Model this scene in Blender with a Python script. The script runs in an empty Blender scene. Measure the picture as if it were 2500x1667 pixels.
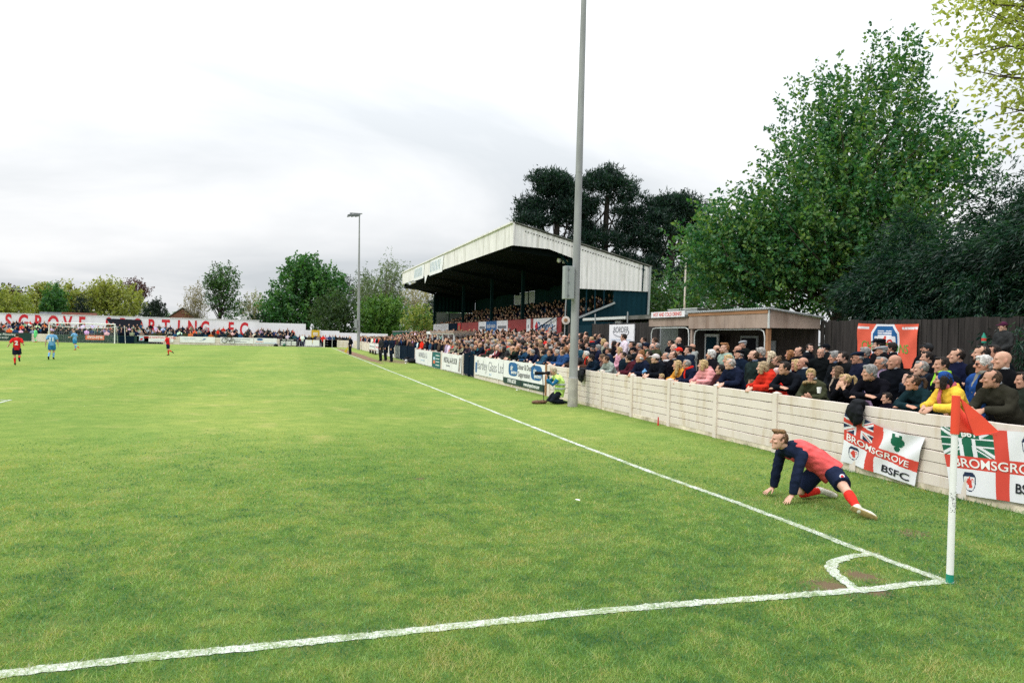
import bpy, math, random
import numpy as np
from mathutils import Vector, Matrix

rng = np.random.default_rng(11)
random.seed(11)
scene = bpy.context.scene
COL = scene.collection

# ------------------------------------------------------------------ camera
cam_d = bpy.data.cameras.new('camera')
cam = bpy.data.objects.new('camera', cam_d)
COL.objects.link(cam)
cam_d.sensor_width = 36.0
cam_d.lens = 25.5276
cam_d.clip_start = 0.1
cam_d.clip_end = 2000.0
_yaw, _pitch, _roll = math.radians(16.84621392), math.radians(-0.27662804), math.radians(1.38713566)
_f = Vector((math.sin(_yaw)*math.cos(_pitch), math.cos(_yaw)*math.cos(_pitch), math.sin(_pitch)))
_r0 = Vector((math.cos(_yaw), -math.sin(_yaw), 0.0))
_u0 = _r0.cross(_f)
_r = math.cos(_roll)*_r0 + math.sin(_roll)*_u0
_u = -math.sin(_roll)*_r0 + math.cos(_roll)*_u0
_m = Matrix((_r, _u, -_f)).transposed().to_4x4()
CAM = Vector((-5.3442, -4.8085, 1.9817))
_m.translation = CAM
cam.matrix_world = _m
scene.camera = cam

# ------------------------------------------------------------------ world: overcast sky
world = bpy.data.worlds.new('World')
scene.world = world
world.use_nodes = True
nt = world.node_tree
for n in list(nt.nodes):
    nt.nodes.remove(n)
def _wn(t, **kw):
    n = nt.nodes.new(t)
    for k, v in kw.items():
        setattr(n, k, v)
    return n
w_tc = _wn('ShaderNodeTexCoord')
w_sep = _wn('ShaderNodeSeparateXYZ')
nt.links.new(w_tc.outputs['Generated'], w_sep.inputs[0])
def _math(op, a, b=None, clamp=False):
    n = _wn('ShaderNodeMath', operation=op, use_clamp=clamp)
    for i, v in enumerate((a, b)):
        if v is None: continue
        if isinstance(v, (int, float)): n.inputs[i].default_value = v
        else: nt.links.new(v, n.inputs[i])
    return n.outputs[0]
w_z = _math('MAXIMUM', w_sep.outputs['Z'], 0.0)
w_den = _math('ADD', w_z, 0.16)
w_cx = _math('DIVIDE', w_sep.outputs['X'], w_den)
w_cy = _math('DIVIDE', w_sep.outputs['Y'], w_den)
w_cmb = _wn('ShaderNodeCombineXYZ')
nt.links.new(w_cx, w_cmb.inputs[0]); nt.links.new(w_cy, w_cmb.inputs[1])
w_map = _wn('ShaderNodeMapping')
w_map.inputs['Scale'].default_value = (0.75, 0.95, 1.0)
w_map.inputs['Location'].default_value = (3.1, 1.7, 0.0)
nt.links.new(w_cmb.outputs[0], w_map.inputs[0])
w_no = _wn('ShaderNodeTexNoise')
w_no.inputs['Scale'].default_value = 0.62
w_no.inputs['Detail'].default_value = 6.0
w_no.inputs['Roughness'].default_value = 0.52
w_no.inputs['Distortion'].default_value = 0.5
nt.links.new(w_map.outputs[0], w_no.inputs[0])
w_rp = _wn('ShaderNodeValToRGB')
w_rp.color_ramp.elements[0].position = 0.40
w_rp.color_ramp.elements[0].color = (0.625, 0.660, 0.690, 1)
w_rp.color_ramp.elements[1].position = 0.68
w_rp.color_ramp.elements[1].color = (0.945, 0.95, 0.955, 1)
nt.links.new(w_no.outputs[0], w_rp.inputs[0])
w_gz = _math('MULTIPLY_ADD', w_z, 2.6)          # overcast: zenith brighter than the horizon, steepened above the view to add light
w_gz.node.inputs[2].default_value = 0.95
w_grad = _math('MULTIPLY_ADD', w_z, w_gz)
w_grad.node.inputs[2].default_value = 0.97
w_mul = _wn('ShaderNodeVectorMath', operation='SCALE')
nt.links.new(w_rp.outputs[0], w_mul.inputs[0]); nt.links.new(w_grad, w_mul.inputs['Scale'])
# a physical sky glows faintly through the cloud deck
w_sky = _wn('ShaderNodeTexSky', sky_type='NISHITA')
w_sky.sun_disc = False
w_sky.sun_elevation = math.radians(48)
w_sky.sun_rotation = math.radians(-105)
w_ss = _wn('ShaderNodeVectorMath', operation='SCALE')
w_ss.inputs['Scale'].default_value = 0.002
nt.links.new(w_sky.outputs[0], w_ss.inputs[0])
w_add = _wn('ShaderNodeVectorMath', operation='ADD')
nt.links.new(w_mul.outputs[0], w_add.inputs[0]); nt.links.new(w_ss.outputs[0], w_add.inputs[1])
w_bg = _wn('ShaderNodeBackground')
w_bg.inputs['Strength'].default_value = 1.0
w_out = _wn('ShaderNodeOutputWorld')
nt.links.new(w_add.outputs[0], w_bg.inputs[0]); nt.links.new(w_bg.outputs[0], w_out.inputs[0])

# ------------------------------------------------------------------ soft sun behind thin cloud, high on the pitch side
sun_d = bpy.data.lights.new('sun', 'SUN')
sun_d.energy = 1.5
sun_d.angle = math.radians(10)
sun_d.color = (1.0, 0.95, 0.88)
sun = bpy.data.objects.new('sun', sun_d)
COL.objects.link(sun)
_az, _el = math.radians(-105), math.radians(50)      # bearing from +Y towards +X
_sd = Vector((math.sin(_az)*math.cos(_el), math.cos(_az)*math.cos(_el), math.sin(_el)))
sun.rotation_euler = _sd.to_track_quat('Z', 'Y').to_euler()

scene.view_settings.view_transform = 'Standard'
scene.view_settings.look = 'None'
scene.view_settings.exposure = -0.05
scene.view_settings.gamma = 1.0
scene.view_settings.use_curve_mapping = False
scene.render.engine = 'CYCLES'
scene.cycles.use_denoising = False
scene.cycles.denoiser = 'OPENIMAGEDENOISE'
scene.cycles.denoising_input_passes = 'RGB_ALBEDO_NORMAL'
scene.cycles.max_bounces = 5
scene.cycles.diffuse_bounces = 3
scene.cycles.glossy_bounces = 2
scene.cycles.transmission_bounces = 3
scene.cycles.transparent_max_bounces = 6
scene.cycles.caustics_reflective = False
scene.cycles.caustics_refractive = False

# ------------------------------------------------------------------ materials
MATS = {}
def _nodes(name):
    m = bpy.data.materials.new(name)
    m.use_nodes = True
    t = m.node_tree
    return m, t, t.nodes['Principled BSDF']
def _noise(t, vec, scale, detail=4, rough=0.55):
    n = t.nodes.new('ShaderNodeTexNoise')
    n.inputs['Scale'].default_value = scale
    n.inputs['Detail'].default_value = detail
    n.inputs['Roughness'].default_value = rough
    if vec is not None: t.links.new(vec, n.inputs['Vector'])
    return n
def _ramp(t, fac, p0, c0, p1, c1):
    r = t.nodes.new('ShaderNodeValToRGB')
    r.color_ramp.elements[0].position = p0; r.color_ramp.elements[0].color = (*c0, 1)
    r.color_ramp.elements[1].position = p1; r.color_ramp.elements[1].color = (*c1, 1)
    t.links.new(fac, r.inputs[0])
    return r
def _mix(t, a, b, fac=1.0, mode='MIX'):
    m = t.nodes.new('ShaderNodeMix'); m.data_type = 'RGBA'; m.blend_type = mode
    for i, v in ((0, fac), (6, a), (7, b)):
        if isinstance(v, (int, float)): m.inputs[i].default_value = v
        elif isinstance(v, tuple): m.inputs[i].default_value = (*v[:3], 1)
        else: t.links.new(v, m.inputs[i])
    return m.outputs[2]
def M(name, c, rough=0.8, var=0.18, scale=3.0, c2=None, stretch=(1, 1, 1), bump=0.0, bscale=30.0, spec=0.3, metal=0.0,
      streak=None, coord='pos', objcol=False, bdist=0.02):
    """plain surface: base colour broken up by noise, optional second colour (dirt), vertical streaks and bump"""
    if name in MATS: return MATS[name]
    m, t, b = _nodes(name)
    if coord == 'pos':
        g = t.nodes.new('ShaderNodeNewGeometry'); v = g.outputs['Position']
    else:
        g = t.nodes.new('ShaderNodeTexCoord'); v = g.outputs['Object']
    mp = t.nodes.new('ShaderNodeMapping'); mp.inputs['Scale'].default_value = stretch
    t.links.new(v, mp.inputs[0]); v = mp.outputs[0]
    no = _noise(t, v, scale, 5)
    if objcol:
        oi = t.nodes.new('ShaderNodeObjectInfo')
        g1 = _ramp(t, no.outputs[0], 0.3, (1-var,)*3, 0.7, (1+var,)*3)
        col = _mix(t, oi.outputs['Color'], g1.outputs[0], 1.0, 'MULTIPLY')
    else:
        lo = tuple(x*(1-var) for x in c); hi = tuple(min(1, x*(1+var)) for x in c)
        if c2 is not None: lo = c2
        col = _ramp(t, no.outputs[0], 0.32, lo, 0.66, hi).outputs[0]
    if streak:
        mp2 = t.nodes.new('ShaderNodeMapping'); mp2.inputs['Scale'].default_value = streak[2]
        t.links.new((g.outputs['Position'] if coord == 'pos' else g.outputs['Object']), mp2.inputs[0])
        n2 = _noise(t, mp2.outputs[0], streak[1], 6, 0.65)
        r2 = _ramp(t, n2.outputs[0], 0.5, (1, 1, 1), 0.72, streak[0])
        col = _mix(t, col, r2.outputs[0], 1.0, 'MULTIPLY')
    t.links.new(col, b.inputs['Base Color'])
    b.inputs['Roughness'].default_value = rough
    b.inputs['Specular IOR Level'].default_value = spec
    b.inputs['Metallic'].default_value = metal
    if bump:
        n3 = _noise(t, v, bscale, 4)
        bm = t.nodes.new('ShaderNodeBump'); bm.inputs['Strength'].default_value = bump; bm.inputs['Distance'].default_value = bdist
        t.links.new(n3.outputs[0], bm.inputs['Height']); t.links.new(bm.outputs[0], b.inputs['Normal'])
    MATS[name] = m
    return m

def leaf_material():
    m, t, b = _nodes('leaf')
    t.nodes.remove(b)
    at = t.nodes.new('ShaderNodeAttribute'); at.attribute_name = 'Col'
    d = t.nodes.new('ShaderNodeBsdfDiffuse'); tr = t.nodes.new('ShaderNodeBsdfTranslucent')
    gl = t.nodes.new('ShaderNodeBsdfGlossy'); gl.inputs['Roughness'].default_value = 0.45
    gl.inputs['Color'].default_value = (1, 1, 1, 1)
    t.links.new(at.outputs['Color'], d.inputs[0])
    tc = _mix(t, at.outputs['Color'], (1.25, 1.3, 0.5), 1.0, 'MULTIPLY')
    t.links.new(tc, tr.inputs[0])
    mx = t.nodes.new('ShaderNodeMixShader'); mx.inputs[0].default_value = 0.38
    t.links.new(d.outputs[0], mx.inputs[1]); t.links.new(tr.outputs[0], mx.inputs[2])
    m2 = t.nodes.new('ShaderNodeMixShader'); m2.inputs[0].default_value = 0.025
    t.links.new(mx.outputs[0], m2.inputs[1]); t.links.new(gl.outputs[0], m2.inputs[2])
    t.links.new(m2.outputs[0], t.nodes['Material Output'].inputs[0])
    return m
def attr_material(name, rough=0.9, attr='Col'):
    m, t, b = _nodes(name)
    at = t.nodes.new('ShaderNodeAttribute'); at.attribute_name = attr
    t.links.new(at.outputs['Color'], b.inputs['Base Color'])
    b.inputs['Roughness'].default_value = rough; b.inputs['Specular IOR Level'].default_value = 0.03
    return m
def skin_material():
    m, t, b = _nodes('skin')
    oi = t.nodes.new('ShaderNodeObjectInfo')
    at = t.nodes.new('ShaderNodeAttribute'); at.attribute_name = 'tint'
    g = t.nodes.new('ShaderNodeTexCoord')
    no = _noise(t, g.outputs['Object'], 22, 4)
    r = _ramp(t, no.outputs[0], 0.3, (0.86, 0.78, 0.76), 0.7, (1.08, 1.05, 1.04))
    c = _mix(t, oi.outputs['Color'], at.outputs['Color'], 1.0, 'MULTIPLY')
    c = _mix(t, c, r.outputs[0], 1.0, 'MULTIPLY')
    t.links.new(c, b.inputs['Base Color'])
    b.inputs['Roughness'].default_value = 0.55
    b.inputs['Specular IOR Level'].default_value = 0.35
    return m
LEAF = leaf_material()
SKIN = skin_material()
CLOTH = M('cloth', (1, 1, 1), 0.9, 0.28, 7, coord='obj', objcol=True, bump=0.55, bscale=13, spec=0.05, bdist=0.03)
HAIR = M('hair', (1, 1, 1), 0.65, 0.62, 55, coord='obj', objcol=True, stretch=(1, 0.45, 0.35), bump=1.0, bscale=80, spec=0.22)
ATTR = attr_material('painted_cloth')
BLADE = leaf_material(); BLADE.name = 'grass_blade'

CREAM = M('cream_paint', (0.70, 0.62, 0.56), 0.75, 0.04, 1.6, bump=0.12, bscale=45, streak=((0.78, 0.72, 0.60), 3.0, (1, 1, 0.25)), bdist=0.005)
CREAMDIRT = M('cream_paint_dirty', (0.66, 0.58, 0.46), 0.85, 0.25, 3, c2=(0.40, 0.34, 0.25), bump=0.4, bscale=40, bdist=0.008)
WHITEBOARD = M('white_board', (0.82, 0.81, 0.84), 0.45, 0.05, 0.8, streak=((0.86, 0.86, 0.84), 4.0, (1, 1, 0.2)), spec=0.4)
WHITE = M('white_paint', (0.80, 0.80, 0.79), 0.5, 0.06, 2.0, spec=0.4)
CLAD = M('white_cladding', (0.765, 0.735, 0.735), 0.75, 0.05, 0.5, streak=((0.60, 0.59, 0.55), 4.2, (1, 1, 0.10)), spec=0.1)
WALLWHITE = M('white_wall', (0.80, 0.79, 0.80), 0.8, 0.05, 0.25, streak=((0.84, 0.84, 0.82), 0.6, (1, 1, 0.2)))
NAVY = M('navy_steel', (0.005, 0.014, 0.028), 0.8, 0.2, 2, spec=0.02)
TEALWALL = M('dark_blue_cladding', (0.005, 0.028, 0.040), 0.7, 0.15, 0.6, spec=0.06, streak=((0.7, 0.75, 0.8), 1.5, (1, 1, 0.1)))
DARKGREEN = M('dark_green_steel', (0.005, 0.024, 0.026), 0.8, 0.2, 1, spec=0.05)
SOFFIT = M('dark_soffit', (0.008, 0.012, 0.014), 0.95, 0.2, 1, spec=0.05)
REDBOARD = M('red_board', (0.30, 0.035, 0.035), 0.6, 0.2, 0.7)
REDPAINT = M('red_paint', (0.58, 0.022, 0.030), 0.55, 0.08, 0.6)
REDFLAG = M('red_flag', (0.78, 0.075, 0.035), 0.75, 0.06, 2, bump=0.2, bscale=120, bdist=0.003)
REDFLAG2 = M('red_print', (0.62, 0.065, 0.045), 0.8, 0.08, 2)
NAVYPRINT = M('navy_print', (0.014, 0.026, 0.070), 0.7, 0.1, 3)
BLACKPRINT = M('black_print', (0.013, 0.016, 0.022), 0.6, 0.1, 3)
GREYPRINT = M('grey_print', (0.16, 0.17, 0.19), 0.6, 0.2, 3)
GREENPRINT = M('green_print', (0.008, 0.115, 0.062), 0.75, 0.1, 3)
BLUEPRINT = M('blue_print', (0.012, 0.105, 0.29), 0.6, 0.08, 3)
TEALPRINT = M('teal_print', (0.006, 0.115, 0.115), 0.6, 0.08, 3)
DKGREENPRINT = M('dark_green_print', (0.010, 0.040, 0.034), 0.6, 0.1, 3)
ORANGEPRINT = M('orange_print', (0.74, 0.17, 0.085), 0.6, 0.08, 3)
LIGHTBLUE = M('pale_blue_print', (0.45, 0.58, 0.72), 0.6, 0.08, 3)
FLAGCLOTH = M('white_cloth', (0.74, 0.74, 0.78), 0.85, 0.04, 3, bump=0.15, bscale=90, bdist=0.003)
BANNERCLOTH = M('orange_red_cloth', (0.70, 0.115, 0.065), 0.85, 0.10, 2.2)
CHAMPGREEN = M('green_marker', (0.085, 0.33, 0.055), 0.7, 0.1, 4)
POLESTEEL = M('galvanised_pole', (0.27, 0.275, 0.285), 0.55, 0.14, 5, stretch=(1, 1, 0.25), spec=0.4, bump=0.1, bscale=60,
              streak=((0.78, 0.78, 0.76), 6, (1, 1, 0.15)))
CONCRETE = M('concrete', (0.36, 0.34, 0.31), 0.9, 0.16, 5, bump=0.3, bscale=60, streak=((0.7, 0.62, 0.52), 2.5, (1, 1, 0.3)))
TERRACE = M('terrace_concrete', (0.20, 0.19, 0.18), 0.95, 0.2, 1.5, bump=0.2, bscale=30)
GREYBOX = M('grey_cabinet', (0.29, 0.31, 0.315), 0.5, 0.05, 3, spec=0.4)
PLY = M('weathered_plywood', (0.36, 0.275, 0.225), 0.85, 0.16, 1.3, streak=((0.62, 0.55, 0.50), 2.6, (1, 1, 0.18)), bump=0.2, bscale=50)
TRIM = M('orange_timber', (0.33, 0.17, 0.085), 0.8, 0.25, 4, stretch=(1, 0.2, 1))
DARKWOOD = M('dark_timber', (0.050, 0.040, 0.034), 0.9, 0.35, 7, stretch=(1, 1, 0.12), bump=0.4, bscale=35, coord='obj')
DARKWOOD2 = M('fence_timber', (0.030, 0.026, 0.024), 0.95, 0.45, 9, stretch=(1, 1, 0.10), bump=0.5, bscale=35, coord='pos')
ROOFGREY = M('roof_sheet', (0.13, 0.125, 0.115), 0.85, 0.3, 1.2, c2=(0.07, 0.075, 0.06))
CLEAR = M('clear_sheet', (0.42, 0.44, 0.45), 0.35, 0.1, 3, spec=0.5)
STEEL = M('pale_tube', (0.58, 0.60, 0.58), 0.4, 0.1, 4, spec=0.5)
GLASSDARK = M('dark_glass', (0.02, 0.026, 0.03), 0.12, 0.1, 1, spec=0.6)
GLASSPALE = M('pale_glazing', (0.30, 0.34, 0.32), 0.25, 0.3, 0.6, spec=0.5)
BRICKRED = M('red_brick', (0.21, 0.085, 0.065), 0.9, 0.2, 4)
BARK = M('bark', (0.075, 0.058, 0.045), 0.95, 0.35, 5, stretch=(1, 1, 0.3), bump=0.5, bscale=18)
BARKDARK = M('bark_dark', (0.030, 0.024, 0.022), 0.95, 0.35, 5, stretch=(1, 1, 0.3))
BARKPALE = M('bark_pale', (0.17, 0.135, 0.105), 0.95, 0.3, 5, stretch=(1, 1, 0.3))
BLACK = M('black_plastic', (0.009, 0.010, 0.013), 0.7, 0.1, 5, spec=0.12)
YELLOW = M('yellow_paint', (0.62, 0.42, 0.03), 0.6, 0.1, 3)
YELLOWEDGE = M('yellow_nosing', (0.60, 0.52, 0.10), 0.6, 0.1, 3)
HIVIS = M('hi_vis', (0.58, 0.80, 0.22), 0.7, 0.06, 5, coord='obj', bump=0.4, bscale=14)
SILVERTAPE = M('reflective_tape', (0.46, 0.48, 0.50), 0.4, 0.08, 6)
GREENBASE = M('green_plastic', (0.010, 0.24, 0.16), 0.4, 0.08, 6, spec=0.5)
POLEWHITE = M('white_plastic_pole', (0.80, 0.80, 0.78), 0.4, 0.03, 6, spec=0.5)
ORANGELEAF = M('yellow_cloth', (0.75, 0.52, 0.05), 0.7, 0.1, 3)
PURPLEWALL = M('banner_black', (0.010, 0.012, 0.020), 0.8, 0.15, 2)

# ------------------------------------------------------------------ mesh helpers
def link(o): COL.objects.link(o); return o
def setprops(o, label=None, cat=None, group=None, kind=None):
    if label: o['label'] = label
    if cat: o['category'] = cat
    if group: o['group'] = group
    if kind: o['kind'] = kind
    return o
def empty(name, loc, label, cat, group=None):
    o = bpy.data.objects.new(name, None)
    o.empty_display_size = 0.2
    o.location = loc
    link(o)
    return setprops(o, label, cat, group)
def mesh_np(name, V, F, smooth=False):
    """V (n,3), F list of arrays of equal-length faces, or an (m,k) array"""
    me = bpy.data.meshes.new(name)
    if isinstance(F, np.ndarray): F = [F]
    V = np.ascontiguousarray(V, np.float32)
    loops = np.concatenate([f.ravel() for f in F]).astype(np.int32)
    tot = np.concatenate([np.full(len(f), f.shape[1]) for f in F]).astype(np.int32)
    st = np.concatenate([[0], np.cumsum(tot)[:-1]]).astype(np.int32)
    me.vertices.add(len(V)); me.vertices.foreach_set('co', V.ravel())
    me.loops.add(len(loops)); me.loops.foreach_set('vertex_index', loops)
    me.polygons.add(len(tot)); me.polygons.foreach_set('loop_start', st); me.polygons.foreach_set('loop_total', tot)
    me.polygons.foreach_set('use_smooth', np.full(len(tot), bool(smooth)))
    me.update(calc_edges=True)
    return me
def point_colors(me, C, name='Col'):
    a = me.color_attributes.new(name, 'FLOAT_COLOR', 'POINT')
    C4 = np.ones((len(me.vertices), 4), np.float32); C4[:, :3] = C
    a.data.foreach_set('color', C4.ravel())
def put(name, me, mat=None, parent=None, loc=None, **props):
    o = bpy.data.objects.new(name, me)
    if mat is not None and not me.materials: me.materials.append(mat)
    link(o)
    if parent is not None: o.parent = parent
    if loc is not None: o.location = loc
    return setprops(o, **props)
class MB:
    """collects boxes, bars and tubes in world coordinates; build() links them as one mesh object"""
    def __init__(s): s.V = []; s.F = []; s.n = 0
    def add(s, V, F):
        s.V.append(np.asarray(V, float)); s.F += [tuple(i+s.n for i in f) for f in F]; s.n += len(V); return s
    def box(s, x0, x1, y0, y1, z0, z1):
        V = [(x, y, z) for z in (z0, z1) for y in (y0, y1) for x in (x0, x1)]
        return s.add(V, [(0, 2, 3, 1), (4, 5, 7, 6), (0, 1, 5, 4), (2, 6, 7, 3), (0, 4, 6, 2), (1, 3, 7, 5)])
    def bar(s, a, b, w, h=None, up=(0, 0, 1)):
        a, b = Vector(a), Vector(b); h = h or w
        t = (b-a).normalized(); up = Vector(up)
        if abs(t.dot(up)) > 0.98: up = Vector((1, 0, 0))
        r = t.cross(up).normalized()*(w/2); u = r.cross(t).normalized()*(h/2)
        V = [p+i*r+j*u for p in (a, b) for j in (-1, 1) for i in (-1, 1)]
        return s.add([tuple(v) for v in V], [(0, 1, 3, 2), (4, 6, 7, 5), (0, 4, 5, 1), (2, 3, 7, 6), (0, 2, 6, 4), (1, 5, 7, 3)])
    def tube(s, pts, rad, n=10):
        pts = [Vector(p) for p in pts]
        if isinstance(rad, (int, float)): rad = [rad]*len(pts)
        V = []; F = []; ref = None
        for i, p in enumerate(pts):
            t = (pts[min(i+1, len(pts)-1)]-pts[max(i-1, 0)]).normalized()
            if ref is None:
                ref = t.orthogonal().normalized()
            r = (ref-t*ref.dot(t)).normalized(); ref = r; u = t.cross(r)
            for k in range(n):
                a = 2*math.pi*k/n
                V.append(tuple(p+rad[i]*(math.cos(a)*r+math.sin(a)*u)))
        for i in range(len(pts)-1):
            for k in range(n):
                F.append((i*n+k, i*n+(k+1) % n, (i+1)*n+(k+1) % n, (i+1)*n+k))
        F.append(tuple(range(n))[::-1]); F.append(tuple(range((len(pts)-1)*n, len(pts)*n)))
        return s.add(V, F)
    def prism(s, poly, axis, d0, d1):
        """poly: list of 2D points in the plane across axis ('x': (y,z), 'y': (x,z), 'z': (x,y))"""
        n = len(poly)
        def P(q, d): return {'x': (d, q[0], q[1]), 'y': (q[0], d, q[1]), 'z': (q[0], q[1], d)}[axis]
        V = [P(q, d0) for q in poly]+[P(q, d1) for q in poly]
        F = [tuple(range(n))[::-1], tuple(range(n, 2*n))]+[(i, (i+1) % n, n+(i+1) % n, n+i) for i in range(n)]
        return s.add(V, F)
    def build(s, name, mat, parent=None, smooth=False, **props):
        V = np.concatenate(s.V)
        org = np.zeros(3)
        if parent is not None:
            org = np.array(parent.location)
            V = V-org
        me = bpy.data.meshes.new(name)
        me.from_pydata(V.tolist(), [], s.F)
        if smooth:
            me.polygons.foreach_set('use_smooth', np.ones(len(me.polygons), bool))
            me.set_sharp_from_angle(angle=math.radians(50))
        me.update()
        return put(name, me, mat, parent, **props)
def bevel(o, w=0.01, seg=2):
    b = o.modifiers.new('bevel', 'BEVEL'); b.width = w; b.segments = seg; b.limit_method = 'ANGLE'
    return o
def corrugated(name, P0, P1, top, bot, pitch, depth, mat, parent, nrm):
    """vertical corrugated sheet from P0 to P1 (xy); top(t), bot(t) heights; depth along nrm (xy)"""
    L = math.hypot(P1[0]-P0[0], P1[1]-P0[1]); n = max(2, int(L/pitch)*4)
    t = np.linspace(0, 1, n+1)
    off = np.array([0, depth, depth, 0])[np.arange(n+1) % 4]
    x = P0[0]+(P1[0]-P0[0])*t+off*nrm[0]; y = P0[1]+(P1[1]-P0[1])*t+off*nrm[1]
    T = np.array([top(a) for a in t]); B = np.array([bot(a) for a in t])
    V = np.concatenate([np.stack([x, y, B], 1), np.stack([x, y, T], 1)])
    i = np.arange(n); F = np.stack([i, i+1, n+2+i, n+1+i], 1)
    if parent is not None: V = V-np.array(parent.location)
    o = put(name, mesh_np(name, V, F), mat, parent)
    s = o.modifiers.new('thick', 'SOLIDIFY'); s.thickness = 0.006
    return o
_txt = {}
def text_mesh(s, size, bold=0.0, extrude=0.004, align='CENTER', sx=1.0):
    k = (s, size, bold, extrude, align, sx)
    if k in _txt: return _txt[k]
    c = bpy.data.curves.new('lettering', 'FONT')
    c.body = s; c.size = size; c.extrude = extrude; c.offset = bold; c.align_x = align; c.align_y = 'CENTER'
    c.resolution_u = 4
    o = bpy.data.objects.new('lettering', c); link(o)
    dg = bpy.context.evaluated_depsgraph_get()
    me = bpy.data.meshes.new_from_object(o.evaluated_get(dg))
    bpy.data.objects.remove(o); bpy.data.curves.remove(c)
    me.name = 'lettering'
    if sx != 1.0: me.transform(Matrix.Diagonal((sx, 1, 1, 1)))
    _txt[k] = me
    return me
FACE_PITCH = Matrix(((0, 0, -1), (-1, 0, 0), (0, 1, 0)))     # sign that faces -X
FACE_CAM = Matrix(((1, 0, 0), (0, 0, -1), (0, 1, 0)))        # sign that faces -Y
def text(s, at, size, mat, parent, face=FACE_PITCH, bold=0.0, name='lettering', align='CENTER', sx=1.0, rot=0.0):
    me = text_mesh(s, size, bold, 0.004, align, sx).copy()
    o = put(name, me, mat, parent)
    m = (face @ Matrix.Rotation(rot, 3, 'Z')).to_4x4()
    m.translation = Vector(at)-(Vector(parent.location) if parent else Vector())
    o.matrix_local = m
    return o
def vnoise(x, y, seed=0):
    """cheap smooth 2-D value noise in numpy, 0..1"""
    def h(i, j):
        v = np.sin(i*127.1+j*311.7+seed*74.7)*43758.5453
        return v-np.floor(v)
    i, j = np.floor(x), np.floor(y); fx, fy = x-i, y-j
    fx = fx*fx*(3-2*fx); fy = fy*fy*(3-2*fy)
    return (h(i, j)*(1-fx)+h(i+1, j)*fx)*(1-fy)+(h(i, j+1)*(1-fx)+h(i+1, j+1)*fx)*fy

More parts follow.
